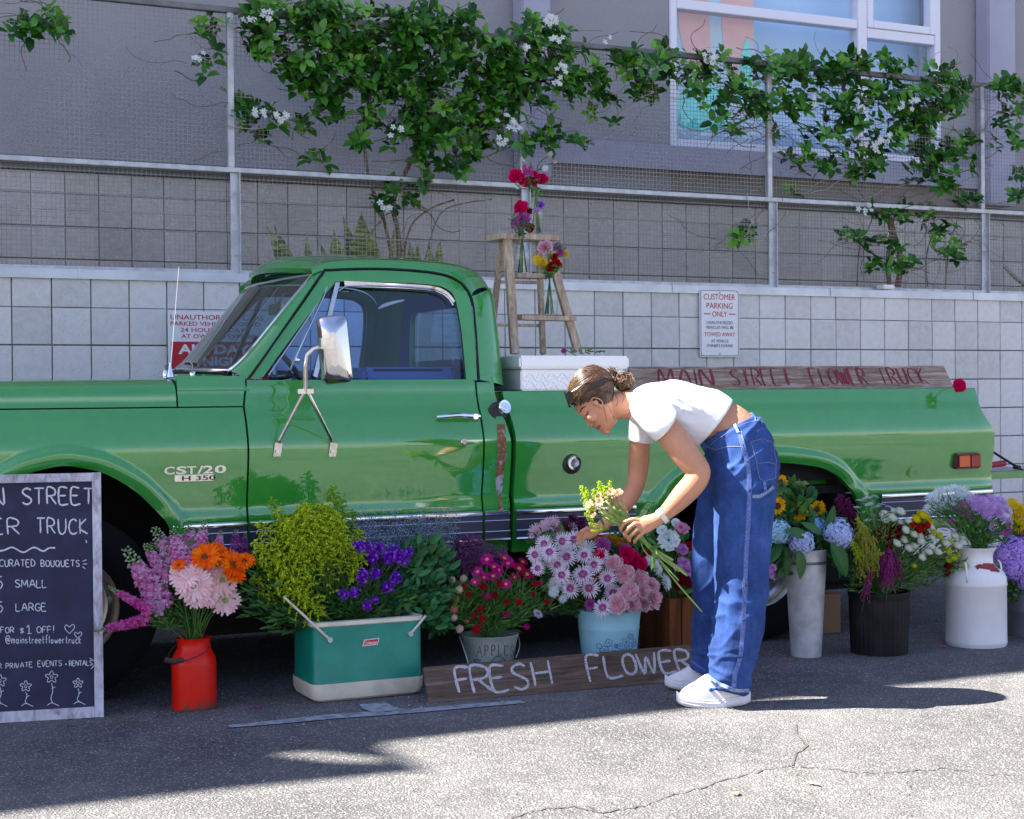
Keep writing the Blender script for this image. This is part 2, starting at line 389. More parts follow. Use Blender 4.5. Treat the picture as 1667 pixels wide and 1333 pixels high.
M_paint_line = pm('line_paint', (.32, .35, .40), .8, var=(25, 1.6, .45, .6), col2=(.18, .19, .22), bmp=(200, .3, .002))
def ground_ribbon(name, px, w, mat, z=.004, jit=.0, group=None):
    mb = MB(); P = [onZ(x, y, z) for x, y in px]; L = []; R = []
    for i, p in enumerate(P):
        d = (P[min(i+1, len(P)-1)] - P[max(i-1, 0)]).normalized(); s = Vector((-d.y, d.x, 0)) * (w if not hasattr(w, '__len__') else w[i]) / 2
        L.append(p + s + Vector((U(-jit, jit), U(-jit, jit), 0))); R.append(p - s + Vector((U(-jit, jit), U(-jit, jit), 0)))
    mb.grid([R, L]); return struct(name, mb, mat, smooth=False)
line = [(372, 1182), (420, 1178), (480, 1172), (540, 1166), (600, 1162), (680, 1156), (760, 1149), (852, 1142)]
ground_ribbon('painted_line', line, [.05, .06, .075, .08, .085, .08, .075, .06], M_paint_line, jit=.003)
mbp = MB(); mbp.poly([onZ(x, y, .006) for x, y in [(585, 1146), (628, 1143), (640, 1150), (662, 1154), (610, 1160), (590, 1153)]])
struct('painted_patch', mbp, M_paint_line, smooth=False)
# cracks in the asphalt: narrow dark fissures
M_crack = pm('crack_dark', (.06, .056, .052), .95, var=(60, 2.2, .4, .7))
def crack(px, w=.013, name='crack'):
    pts = []
    for (x0, y0), (x1, y1) in zip(px, px[1:]):
        n = max(2, int(math.hypot(x1-x0, y1-y0) / 7))
        for k in range(n):
            a = k/n; pts.append((x0+(x1-x0)*a + U(-3, 3), y0+(y1-y0)*a + U(-2, 2)))
    pts.append(px[-1])
    ground_ribbon(name, pts, [w*U(.2, 1.3) for _ in pts], M_crack, z=.003, jit=.0012)
crack([(830, 1333), (870, 1318), (930, 1312), (985, 1322), (1040, 1312), (1100, 1292), (1160, 1276), (1230, 1256), (1290, 1246), (1350, 1250), (1400, 1258), (1470, 1255), (1540, 1250), (1600, 1258), (1667, 1262)], .008)
crack([(1290, 1246), (1296, 1226), (1312, 1214), (1300, 1196), (1296, 1178)], .008)
crack([(960, 1310), (990, 1330)], .006); crack([(380, 1240), (470, 1232), (560, 1236)], .003)

# ---------------------------------------------------------------- block walls
def blockmat(name, c1, c2):
    m, t, b = nt(name)
    oi = t.nodes.new('ShaderNodeObjectInfo')
    r = ramp(t, oi.outputs['Random'], [(0, c1), (1, c2)])
    n = noise_node(t, 22, 7, .65, 'World'); n4 = noise_node(t, 110, 3, .8, 'World'); n6 = noise_node(t, 1.6, 5, .6, 'World', (1, 1, .35))
    c = mixc(t, .35, r.outputs[0], ramp(t, n.outputs[0], [(.3, (.28,.28,.28)), (.7, (.75,.75,.75))]).outputs[0], 'OVERLAY')
    c = mixc(t, .45, c, ramp(t, n6.outputs[0], [(.3, (.34, .33, .31)), (.65, (.60, .60, .60))]).outputs[0], 'OVERLAY')
    pit = ramp(t, n4.outputs[0], [(.30, (1, 1, 1)), (.37, (0, 0, 0))])
    c = mixc(t, pit.outputs[0], c, tuple(x*.45 for x in c1))
    t.links.new(c, b.inputs['Base Color']); b.inputs['Roughness'].default_value = .9; b.inputs['Specular IOR Level'].default_value = .2
    bump(t, b, n4.outputs[0], .5, .004)
    return m
M_block = blockmat('split_block', (.62, .60, .58), (.74, .715, .685))
M_block2 = blockmat('tan_block', (.50, .475, .44), (.60, .57, .53))
M_mortar = pm('mortar', (.24, .23, .22), .95, var=(40, .6), bmp=(120, .5, .003))
def block_mesh(name, w, h, d, mat):
    mb = MB(); bm = bmesh.new(); bmesh.ops.create_cube(bm, size=1)
    for v in bm.verts: v.co = Vector((v.co.x*w, v.co.y*d, v.co.z*h))
    bmesh.ops.bevel(bm, geom=[e for e in bm.edges if all(v.co.y < 0 for v in e.verts)], offset=.003, segments=1, affect='EDGES')
    mb.addbm(bm); bm.free(); return mb.mesh(name, mat, smooth=False)
wall = thing('block_wall', 'low grey split-face block wall with metal coping behind the truck', 'wall', (4, 8.7, 0))
mb = MB(); mb.box((-12, 8.612, 0), (22, 8.80, 1.885)); part('mortar', mb, M_mortar, wall)
BM = block_mesh('block', .1965, .1925, .05, M_block)
stuff = MB(); XS = .25 + .2032 - .031
cols = [1.282 + .2028*k for k in range(-4, 42)]
for r in range(9):
    z1 = 1.712 - .2*(r-1); zc = z1 - .1
    if r == 0: zc = 1.712 + .0865
    for x in cols:
        xc = x + .1014
        if r == 0:
            o = inst('block', BM, wall, (xc, 8.622 + U(-.0025, .0025), zc), scale=(1, 1, .173/.1925)); continue
        q = proj((xc, 8.6, zc))
        hid = (q[0] < 1590 and q[1] > 680) or (q[0] < 400 and q[1] > 640) or q[1] > 900
        if hid: stuff.box((xc-.098, 8.6+U(-.002, .002), zc-.096), (xc+.098, 8.64, zc+.096))
        else: inst('block', BM, wall, (xc, 8.622 + U(-.0025, .0025), zc))
part('lower_blocks', stuff, M_block, wall, kind='stuff', smooth=False)
M_galv = pm('galvanised', (.52, .54, .57), .5, .45, var=(18, .78, .4, .62), bmp=(60, .1, .002))
M_cap = pm('coping_metal', (.60, .63, .68), .45, .55, var=(6, .8), bmp=(30, .08, .002))
mb = MB(); mb.box((-12, 8.585, 1.885), (22, 8.83, 1.912)); mb.box((-12, 8.583, 1.862), (22, 8.588, 1.886))
for x in [k*1.22+.4 for k in range(-4, 12)]: mb.box((x, 8.578, 1.864), (x+.012, 8.6, 1.916))
part('coping', mb, M_cap, wall)
# soil in the raised bed
soil = MB(); soil.add([(-12, 8.8, 1.80), (22, 8.8, 1.80), (22, 9.98, 1.84), (-12, 9.98, 1.84)], [(0, 1, 2, 3)])
soilo = struct('soil', soil, pm('soil', (.07, .05, .035), .95, var=(14, 1.8), bmp=(40, .8, .02)), smooth=False)

# ---------------------------------------------------------------- building behind
M_stucco = pm('stucco', (.325, .320, .332), .92, var=(1.6, 1.10, .3, .75), bmp=(95, .55, .012), spec=.2)
M_lav = pm('lavender_trim', (.40, .40, .50), .7, var=(3, .88), bmp=(120, .12, .003))
M_flash = pm('dark_flashing', (.17, .175, .19), .6, .2, var=(5, .8))
M_recess = pm('recess_render', (.25, .225, .195), .9, bmp=(90, .3, .006))
M_alu = pm('window_aluminium', (.78, .78, .86), .45, .1)
bld = thing('building', 'grey stucco building with lavender pilasters and large window behind fence', 'building', (4, 10, 0))
YB = 10.0
mb = MB()
H0, H1 = 13.4, 14.5
wx0, wx1, wz0, wz1 = 6.14, 8.66, 3.03, 5.3
mb.box((-9.3, YB, 2.70), (wx0, YB+.25, H0)); mb.box((wx0, YB, wz1), (wx1, YB+.25, H0)); mb.box((wx1, YB, 2.86), (40, YB+.25, H0)); mb.box((wx0, YB, 2.86), (wx1, YB+.25, wz0))
mb.box((-30, YB+.001, 1.7), (-9.302, YB+.25, H0))
mb.box((-30, YB+.45, 1.7), (40, YB+9, H0-.3)); mb.box((-30, YB+.24, H0-.32), (40, YB+.46, H0-.3))
part('stucco_wall', mb, M_stucco, bld, smooth=False)
# added unseen roof screen with a slot, shaped to throw the wedge of shade
def roofpt(px, py):
    p = onZ(px, py); h = (YB+.1-p.y)/.35; return Vector((p.x-.8*h, h, 0))
so_ = [roofpt(*q) for q in ((-900, 1400), (0, 1322), (350, 1283), (692, 1251), (655, 1232), (622, 1214), (640, 1196))]; so_ += [Vector((so_[-1].x, H0-.3, 0)), Vector((so_[0].x-4, H0-.3, 0)), Vector((so_[0].x-4, so_[0].y, 0))]
ho_ = [roofpt(*q) for q in ((430, 1219), (520, 1222), (600, 1230), (655, 1244), (560, 1243), (470, 1234))]
from mathutils.geometry import tessellate_polygon
tt_ = tessellate_polygon([so_, ho_]); al_ = so_ + ho_; mb = MB()
for y_ in (YB+.07, YB+.13): mb.add([(p.x, y_, p.y) for p in al_], [tuple(f) for f in tt_])
for L_ in (so_, ho_): mb.grid([[(p.x, YB+.07, p.y) for p in L_], [(p.x, YB+.13, p.y) for p in L_]], closed=True)
part('added_shade_screen', mb, M_lav, bld, smooth=False)
mb = MB()
mb.box((4.98, YB-.07, 2.855), (40, YB-.002, 3.028)); part('ledge_band', mb, M_lav, bld, smooth=False)
mb = MB(); mb.box((5.10, YB+.002, 2.71), (40, YB+.1, 2.853)); part('recess', mb, M_recess, bld, smooth=False)
for x0, x1 in ((4.865, 5.09), (9.02, 9.31), (0.2-4.4, .2-4.18)):
    mb = MB(); mb.cbox((x0, YB-.16, 2.72), (x1, YB-.003, H0-.01), .012); part('pilaster', mb, M_lav, bld)
mb = MB(); mb.box((-12, YB-.02, 2.62), (22, YB+.2, 2.705)); mb.box((-12, YB-.045, 2.655), (22, YB-.022, 2.690)); part('flashing', mb, M_flash, bld, smooth=False)
# block base of the building
mb = MB(); mb.box((-12, YB+.012, 1.5), (22, YB+.2, 2.618)); part('mortar', mb, M_mortar, bld)
BM2 = block_mesh('block', .197, .193, .05, M_block2)
for r in range(5):
    zc = 2.483 + .1 - .2*r
    for k in range(-4, 44):
        x = 1.611 + .2027*k + .1013
        if r == 0: inst('block', BM2, bld, (x, YB+.024+U(-.002, .002), 2.5505), scale=(1, 1, .13/.193))
        else: inst('block', BM2, bld, (x, YB+.024+U(-.002, .002), zc))
# window
win = thing('window', 'large aluminium window with painted coral and turquoise panel inside, above the fence', 'window', (7.4, YB, 3.03))
def bar(x0, z0, x1, z1, y0=YB-.012, y1=YB+.09, c=.004):
    mb = MB(); mb.cbox((x0, y0, z0), (x1, y1, z1), c); return mb
f = MB()
fw_ = .06
for a in ((wx0, wz0+.002, wx0+fw_, wz1), (wx1-fw_, wz0+.002, wx1, wz1), (wx0+fw_, wz0+.002, wx1-fw_, wz0+.06)): f.cbox((a[0], YB-.012, a[1]), (a[2], YB+.09, a[3]), .005)
frame = part('window_frame', f, M_alu, win)
mb = bar(7.84, wz0+.06, 7.93, wz1); part('mullion', mb, M_alu, win)
mb = bar(wx0+fw_, 4.045, 7.84, 4.115, YB-.008); part('transom', mb, M_alu, win)
mb = bar(7.93, 3.985, wx1-fw_, 4.06, YB-.008); part('transom', mb, M_alu, win)
mb = MB()
for a in ((7.93, 4.062, 7.985, 5.2), (8.545, 4.062, 8.60, 5.2), (7.985, 4.062, 8.545, 4.12)): mb.cbox((a[0], YB-.022, a[1]), (a[2], YB+.06, a[3]), .004)
part('sash', mb, M_alu, win)
M_wglass = glassmat('window_glass', (.95, .97, 1.0), .0, .06, 1.45)
for a in ((wx0+fw_, wz0+.06, 7.84, 4.045), (wx0+fw_, 4.115, 7.84, 5.3), (7.93, wz0+.06, 8.60, 3.985), (7.985, 4.12, 8.545, 5.3)):
    mb = MB(); mb.poly([(a[0], YB+.045, a[1]), (a[2], YB+.045, a[1]), (a[2], YB+.045, a[3]), (a[0], YB+.045, a[3])]); part('pane', mb, M_wglass, win, smooth=False)
# what hangs behind the glass: blind coloured as reflected sky, and a painted panel
M_blind = pm('sky_reflection_blind', (.52, .76, .99), .8, var=(1.2, .85))
mb = MB(); mb.box((wx0-.2, YB+.34, wz0-.2), (wx1+.3, YB+.36, 5.4)); part('blind', mb, M_blind, win)
M_room = pm('room_dark', (.08, .085, .10), .9)
mb = MB(); mb.box((wx0-.2, YB+.35, wz0-.2), (wx1+.3, YB+.355, wz0-.19)); 
M_panel = pm('panel_ground', (.50, .66, .72), .7, var=(2.2, 1.25)); M_coral = pm('panel_coral', (.90, .48, .40), .7, var=(3, 1.15)); M_teal = pm('panel_teal', (.12, .80, .68), .7, var=(5, 1.3))
art = MB(); yA = YB + .20
art.box((wx0+.02, yA, wz0+.0), (7.02, yA+.02, 5.3), 0)
def blob(pts, mi, y):
    q = catmull([Vector((a, b, 0)) for a, b in pts], 6, closed=True); art.poly([(p.x, y, p.y) for p in q], mi)
blob([(6.36, 5.3), (6.33, 4.2), (6.40, 3.75), (6.52, 3.62), (6.62, 3.8), (6.60, 4.4), (6.66, 5.3)], 1, yA-.004)
blob([(6.76, 5.3), (6.72, 4.2), (6.78, 3.65), (6.92, 3.35), (7.0, 3.7), (7.0, 5.3)], 1, yA-.004)
blob([(6.22, 3.30), (6.28, 3.55), (6.36, 3.42), (6.45, 3.60), (6.52, 3.38), (6.62, 3.56), (6.72, 3.46), (6.74, 3.25), (6.5, 3.2)], 2, yA-.008)
blob([(6.86, 3.45), (6.90, 3.80), (6.97, 3.92), (6.99, 3.6), (6.98, 3.4)], 2, yA-.008)
part('painted_panel', art, [M_panel, M_coral, M_teal], win, smooth=False, label='panel painted with coral columns and turquoise waves')
# low pale building across the lot, seen only as a line of light in the truck paint
ob = thing('far_building', 'long pale building across the parking lot behind the camera', 'building', (30, -42, 0))
mb = MB(); mb.box((-60, -52, 0), (110, -42, 5.2)); part('wall', mb, pm('far_wall', (.55, .50, .42), .9), ob, smooth=False)
for k in range(24):
    mb = MB(); x = -55 + k*7; mb.box((x, -41.99, .9), (x+2.6, -41.90, 2.6)); part('window', mb, pm('far_window', (.06, .07, .09), .2), ob, smooth=False)

# ---------------------------------------------------------------- fence on the wall
fence = thing('mesh_fence', 'galvanised post and wire mesh fence standing on the block wall', 'fence', (4.2, 8.68, 1.912))
YF = 8.67
M_railtop = pm('top_rail_steel', (.20, .195, .20), .55, .5, var=(12, .7))
for k in range(-3, 8):
    x = 2.475 + 1.80*k
    mb = MB(); mb.cbox((x-.018, YF-.018, 2.505), (x+.018, YF+.018, 3.385), .003); part('upper_post', mb, M_galv, fence)
    mb = MB(); x += .022; mb.box((x-.028, YF-.010, 1.913), (x+.022, YF+.002, 2.475)); mb.box((x+.017, YF-.035, 1.913), (x+.022, YF-.010, 2.475)); 
    for q in range(3):
        mb.lathe([(0.006, -.005), (.006, 0)], (x-.002, YF-.012, 2.02+.17*q), 8, axis='y')
    part('lower_post', mb, M_galv, fence)
mb = MB(); mb.cbox((-3.5, YF-.022, 3.360), (16, YF+.022, 3.392), .003); part('top_rail', mb, M_railtop, fence)
mb = MB(); mb.cbox((-3.5, YF-.030, 2.476), (16, YF+.022, 2.503), .003); part('middle_rail', mb, M_galv, fence)
mb = MB(); mb.cbox((-3.5, YF-.015, 1.913), (16, YF+.02, 1.935), .003); part('bottom_rail', mb, M_galv, fence)
M_wire = pm('wire', (.31, .30, .285), .5, .5, var=(3, .7))
mb = MB(); p = .0254; w = .0014
def wire_v(x, z0, z1):
    mb.add([(x-w, YF+.02, z0), (x+w, YF+.02, z0), (x, YF+.0225, z0), (x-w, YF+.02, z1), (x+w, YF+.02, z1), (x, YF+.0225, z1)], [(0,1,4,3), (1,2,5,4), (2,0,3,5)])
def wire_h(z, x0, x1):
    mb.add([(x0, YF+.018, z-w), (x0, YF+.018, z+w), (x0, YF+.020, z), (x1, YF+.018, z-w), (x1, YF+.018, z+w), (x1, YF+.020, z)], [(0,3,4,1), (1,4,5,2), (2,5,3,0)])
x = -3.4
while x < 14: wire_v(x, 1.935, 3.365); x += p
z = 1.94
while z < 3.36: wire_h(z, -3.4, 14); z += p
part('wire_mesh', mb, M_wire, fence, kind='stuff', smooth=False)
mb = MB()
for z in (2.425, 2.33, 2.235, 2.14): mb.tube([(-3, YF+.03, z), (14, YF+.03, z)], .0028, 5)
part('tension_wires', mb, M_galv, fence)

# ---------------------------------------------------------------- signs on the wall
M_white = pm('sign_white', (.84, .84, .85), .4, var=(6, .94)); M_red = pm('sign_red', (.55, .02, .035), .45); M_ink = pm('sign_ink', (.045, .05, .07), .5)
sg = thing('parking_sign', 'white customer parking only sign with red lettering fixed to the wall', 'sign', (5.62, 8.58, 1.55))
TLs = onY(1139, 470, 8.575); BRs = onY(1204, 581, 8.575)
x0, x1, z1, z0 = TLs.x, BRs.x, TLs.z, BRs.z
def rrect(x0, x1, z0, z1, r, y, n=6):
    pts = []
    for cx, cz, a0 in ((x1-r, z1-r, 0), (x0+r, z1-r, 90), (x0+r, z0+r, 180), (x1-r, z0+r, 270)):
        for k in range(n+1): a = radians(a0 + 90*k/n); pts.append((cx + r*cos(a), y, cz + r*sin(a)))
    return pts
mb = MB(); mb.prism(rrect(x0, x1, z0, z1, .022, 8.576), (0, .003, 0)); part('plate', mb, M_white, sg, smooth=False)
mb = MB(); A = rrect(x0+.006, x1-.006, z0+.006, z1-.006, .018, 8.5745); B = rrect(x0+.0095, x1-.0095, z0+.0095, z1-.0095, .016, 8.5745)
mb.grid([A, B], closed=True); part('border', mb, M_ink, sg, smooth=False)
W = x1-x0; Hh = z1-z0; P = lambda u, v: Vector((x0 + W*u, 8.5742, z1 - Hh*(1-v)))
mb = MB()
for tx, v, h, wd, mi in (('CUSTOMER', .845, .085, .80, 0), ('PARKING', .715, .085, .66, 0), ('ONLY', .595, .08, .38, 0), ('UNAUTHORIZED', .485, .045, .66, 1), ('VEHICLES WILL BE', .415, .045, .70, 1), ('TOWED AWAY', .305, .06, .78, 0), ('AT VEHICLE', .215, .042, .44, 1), ("OWNER'S EXPENSE", .145, .042, .66, 1)):
    font_mesh(mb, P, tx, .5, v, h, wd, center=True, mi=mi)
for a, b in ((.10, .27), (.73, .90)): mb.grid([[P(a, .628), P(b, .628)], [P(a, .643), P(b, .643)]], mi=0)
part('lettering', mb, [M_red, M_ink], sg, smooth=False)
mb = MB(); mb.lathe([(.006, -.004), (.007, 0)], (x0+W/2, 8.5755, z1-.02), 10, axis='y'); mb.lathe([(.006, -.004), (.007, 0)], (x0+W/2, 8.5755, z0+.02), 10, axis='y'); part('screws', mb, M_galv, sg)
# tow notice at the left
tn = thing('tow_notice', 'large white and red tow-away notice on the wall behind the windshield', 'sign', (2.3, 8.58, 1.4))
TL = onY(273, 506, 8.572); x0, z1 = TL.x, TL.z; W = .60; Hh = .42; z0 = z1 - Hh; x1 = x0+W
mb = MB(); mb.box((x0, 8.572, z0), (x1, 8.577, z1)); part('plate', mb, M_white, tn, smooth=False)
mb = MB(); mb.box((x0+.018, 8.5695, z0+.02), (x1-.018, 8.5712, z0+.255)); part('red_field', mb, M_red, tn, smooth=False)
P = lambda u, v: Vector((x0 + u, 8.5690, z0 + v)); sc_ = 1
mb = MB(); y0 = z1 - z0
for tx, u, v, h, wd in (('UNAUTHORIZED CARS', .014, y0-.045, .026, .52), ('PARKED VEHICLES TOWED', .014, y0-.078, .022, .50), ('24 HOURS A DAY', .068, y0-.112, .022, .36), ("AT OWNER'S EXPENSE", .072, y0-.146, .022, .42)):
    font_mesh(mb, lambda a, b: Vector((x0+a, 8.5712, z0+b)), tx, u, v, h, wd, bold=.012)
part('lettering', mb, M_red, tn, smooth=False)
mb = MB()
for tx, u, v, h, wd in (('ALL DAY', .055, .19, .048, .40), ('& NIGHT', .11, .125, .045, .34), ('LANDLORD NOTICE', .02, .05, .03, .5)):
    font_mesh(mb, P, tx, u, v, h, wd, bold=.035)
part('lettering', mb, M_white, tn, smooth=False)
# ================================================================== PICKUP TRUCK
YT = 6.45; YC = YT + .80
def paint_mat(name, col, rough=.34, scuff=0):
    m, t, b = nt(name)
    n = noise_node(t, 2.2, 5, .55); n2 = noise_node(t, 14, 6, .7)
    c = ramp(t, n.outputs[0], [(.3, col), (.7, tuple(x*1.12 for x in col))]).outputs[0]
    c = mixc(t, .22, c, ramp(t, n2.outputs[0], [(.3, (.36,.36,.36)), (.7, (.66,.66,.66))]).outputs[0], 'OVERLAY')
    if scuff:
        n3 = noise_node(t, 9, 8, .75, stretch=(.5, 1, 3)); r3 = ramp(t, n3.outputs[0], [(.60, (0,0,0)), (.66, (1,1,1))])
        c = mixc(t, r3.outputs[0], c, (.16, .30, .24))
    t.links.new(c, b.inputs['Base Color']); b.inputs['Roughness'].default_value = rough
    b.inputs['Specular IOR Level'].default_value = .12
    b.inputs['Coat Weight'].default_value = 1.0; b.inputs['Coat Roughness'].default_value = .035; b.inputs['Coat IOR'].default_value = 2.0
    n7 = noise_node(t, 34, 7, .8); b.inputs['Coat Roughness'].default_value = .035; cr_ = ramp(t, n7.outputs[0], [(.45, (.02, .02, .02)), (.75, (.16, .16, .16))]); t.links.new(cr_.outputs[0], b.inputs['Coat Roughness'])
    n5 = noise_node(t, 3.0, 2, .4); bump(t, b, n5.outputs[0], .25, .01)
    bn = t.nodes.new('ShaderNodeBump'); bn.inputs['Strength'].default_value = .22; bn.inputs['Distance'].default_value = .012
    t.links.new(n5.outputs[0], bn.inputs['Height']); t.links.new(bn.outputs[0], b.inputs['Coat Normal'])
    return m
M_paint = paint_mat('green_paint', (.028, .258, .034)); M_paint_s = paint_mat('green_paint_scuffed', (.028, .258, .034), scuff=1)
M_chrome = pm('chrome', (.80, .81, .83), .10, 1.0, bmp=(20, .05, .004)); M_chrome2 = pm('brushed_steel', (.70, .68, .64), .24, 1.0, var=(40, .8))
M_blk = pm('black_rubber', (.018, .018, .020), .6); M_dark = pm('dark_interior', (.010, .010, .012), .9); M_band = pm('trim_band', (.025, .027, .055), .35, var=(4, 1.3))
M_tyre = pm('tyre', (.012, .012, .013), .95, spec=.1, bmp=(60, .3, .004)); M_under = pm('underbody', (.012, .012, .012), .95)
M_seat = pm('blue_seat', (.10, .18, .36), .7, bmp=(150, .3, .003)); M_tint = glassmat('side_glass', (.56, .74, 1.0), 0, .05, 1.5); M_wsg = glassmat('windshield_glass', (.36, .50, .47), 0, .08, 1.5)
truck = thing('pickup_truck', 'old green pickup truck with chrome side mirror parked along the block wall', 'pickup truck', (2.86, YC, 0))

_kz = [-1, .45, .50, .60, .70, .715, .735, .760, .785, .83, .90, .96, 1.00, 1.03, 1.06, 1.10, 1.155, 1.175, 1.20, 1.25, 3]
_ko = [.085, .075, .06, .045, .034, .022, .018, .028, .030, .023, .011, .003, .0, .0, .007, .020, .040, .055, .062, .080, .080]
_tz = np.linspace(-.2, 2.6, 1401); _to = np.interp(_tz, _kz, _ko)
_to = np.convolve(np.pad(_to, 12, 'edge'), np.hanning(25)/np.hanning(25).sum(), 'valid')
_to = _to + np.clip(_tz-1.27, 0, 3)*.30
def off(z): return float(np.interp(z, _tz, _to))
def SP(px, py, extra=0.0, it=6):
    """pixel on the near flank of the truck -> (x, z)"""
    z = 1.0
    for _ in range(it):
        p = onY(px, py, YT + off(z) + extra); z = p.z
    return p.x, p.z
HUBF = (1.181, .385); HUBR = (4.543, .385); XREAR = SP(1620, 740)[0]; XFRONT = -.05
frontarch = [SP(*p) for p in [(103, 758), (140, 763), (172, 772), (216, 797), (250, 828), (273, 855), (284, 885), (292, 925)]]
xc = SP(103, 758)[0]
farch = [(2*xc - x, z) for x, z in frontarch[::-1][:-1]] + frontarch
ra = [SP(*p) for p in [(1250, 753), (1306, 757), (1339, 764), (1364, 779), (1384, 801), (1394, 820), (1403, 850), (1410, 890)]]
xc2 = SP(1240, 753)[0]
rarch = [(2*xc2 - x, z) for x, z in ra[::-1][:-1]] + ra
farch = [(p.x, p.y) for p in catmull([(a, b, 0) for a, b in farch], 5)]; rarch = [(p.x, p.y) for p in catmull([(a, b, 0) for a, b in rarch], 5)]
def arch_bottom(x, arch, zb):
    xs = [p[0] for p in arch]
    if x <= min(xs) or x >= max(xs): return zb
    return max(zb, float(np.interp(x, xs, [p[1] for p in arch])))
_archpts = np.array(farch + rarch)
def archdist(x, z): return float(np.min(np.hypot(_archpts[:, 0]-x, _archpts[:, 1]-z)))
def flare(x, z):
    d = archdist(x, z)
    if d > .085: return 0
    t = d/.085
    return -.026 * (smooth01((1-t)/.45) if t > .55 else 1 - .55*(1-t/.55)**2)
def rearround(x): return .9*max(0, x-(XREAR-.13))**2
def sidey(x, z): return YT + off(z) + flare(x, z) + rearround(x)
def side_panel(name, xl, xr, zt, zb, parent, mat, archs=(), nx=None, nz=48, lip=.03, label=None):
    """xl/xr/zt/zb: numbers or functions; near flank panel with folded edges"""
    F = lambda f: f if callable(f) else (lambda _: f)
    xl, xr, zt, zb = F(xl), F(xr), F(zt), F(zb)
    a0 = min(xl(z) for z in (.5, .8, 1.0, 1.2, 1.25)); a1 = max(xr(z) for z in (.5, .8, 1.0, 1.2, 1.25))
    nx = nx or max(6, int((a1-a0)/.016)); rows = []
    for i in range(nx+1):
        u = i/nx; xn = a0 + (a1-a0)*u; bot = zb(xn)
        for ar in archs: bot = max(bot, arch_bottom(xn, ar, -9))
        r = []
        for j in range(nz+1):
            z = bot + (zt(xn)-bot)*j/nz; x = xl(z) + (xr(z)-xl(z))*u
            r.append(Vector((x, sidey(x, z), z)))
        rows.append(r)
    mb = MB(); mb.grid(rows, flip=True)
    per = [r[0] for r in rows] + rows[-1][1:] + [r[-1] for r in rows[::-1]][1:] + rows[0][::-1][1:-1]
    cen = sum(per, Vector())/len(per)
    inner = [p + Vector((0, .004 + 0*p.y, 0)) for p in per]; inn2 = [p + Vector((0, lip, 0)) for p in per]
    mb.grid([per, inn2], closed=True)
    o = part(name, mb, mat, parent, ang=40, label=label, recalc=False)
    return o
def mirrored(o, name=None):
    """the same part on the far flank"""
    me = o.data.copy(); org = ORG[o]
    co = np.empty(len(me.vertices)*3, 'f'); me.vertices.foreach_get('co', co); co[1::3] = 2*(YC-org.y) - co[1::3]; me.vertices.foreach_set('co', co); me.flip_normals(); me.update()
    q = bpy.data.objects.new(name or o.name.split('.')[0], me); COL.objects.link(q); q.parent = o.parent; ORG[q] = org; return q

zseam = SP(200, 664)[1]; xd0 = SP(402, 700)[0]; xd1 = SP(786, 700)[0]; xcow = SP(288, 650)[0]
zsill = SP(500, 616)[1]; ztrim = .712
xcab = SP(831, 760)[0]; xb0 = SP(839, 760)[0]
zbed = SP(1200, 636)[1]
zlow = .50
# front fender, from the hood seam down, open at the wheel
P_ = []
P_.append(side_panel('front_fender', XFRONT, xd0-.0045, zseam-.003, zlow+.02, truck, M_paint, (farch,)))
# cowl side between hood and door
def door_l(z): return xd0 + .0045 + .018*smooth01((z-1.18)/.12)
P_.append(side_panel('cowl_side', xcow+.004, lambda z: door_l(z) - .009, lambda x: SP(340, 612)[1]+.0, zseam+.003, truck, M_paint, nz=16))
zs2 = SP(600, 618)[1]
P_.append(side_panel('door_panel', door_l, xd1-.005, zs2, zlow+.06, truck, M_paint, label='green driver door skin'))
door = P_[-1]
zcorner = SP(800, 622)[1]
P_.append(side_panel('cab_corner', xd1+.005, lambda z: xcab - .045*smooth01((z-1.0)/.27) + .004*smooth01((.8-z)/.2), zcorner, zlow, truck, M_paint, nz=40))
def bed_l(z): return xb0 - .03*smooth01((z-1.05)/.22)
def bed_r(z):
    pts = [(.45, XREAR), (1.02, XREAR), (1.075, SP(1612, 697)[0]), (1.13, SP(1599, 672)[0]), (zbed, SP(1590, 640)[0])]
    return float(np.interp(z, [p[0] for p in pts], [p[1] for p in pts]))
P_.append(side_panel('bed_side', bed_l, bed_r, zbed, .52, truck, M_paint, (rarch,), nz=56))
far = [mirrored(o) for o in P_]
# hood: side roll and crowned top
def hood_edge(x): return SP(150, 664)[1]
prof = [(0, .000), (.008, .020), (.010, .045), (.016, .062), (.030, .082), (.060, .100), (.12, .112), (.30, .122), (.80, .132)]
rows = []
xh1 = xcow - .004
for i in range(29):
    x = XFRONT + (xh1-XFRONT)*i/28; r = []
    zt = .0 + .012*(x-XFRONT)/(xh1-XFRONT)
    q = catmull([(0, a, b) for a, b in prof], 4)
    half = [Vector((x, YT + off(zseam) + p.y, zseam + .003 + p.z*(.92+.10*(x-XFRONT)/(xh1-XFRONT)))) for p in q]
    r = half + [Vector((x, 2*YC - p.y, p.z)) for p in half[::-1][1:]]
    rows.append(r)
mb = MB(); mb.grid(rows, flip=True); hood = part('hood', mb, M_paint_s, truck, ang=60)
# cowl top between hood and windshield
rows = []
for i in range(8):
    x = xcow + .004 + (SP(395, 606)[0]+.02 - xcow)*i/7; q = catmull([(0, a, b) for a, b in prof[3:]], 4)
    half = [Vector((x, YT + off(zseam) + p.y, zseam + .003 + p.z*1.02 )) for p in q]
    rows.append(half + [Vector((x, 2*YC - p.y, p.z)) for p in half[::-1][1:]])
mb = MB(); mb.grid(rows, flip=True); part('cowl_top', mb, M_paint, truck, ang=60)
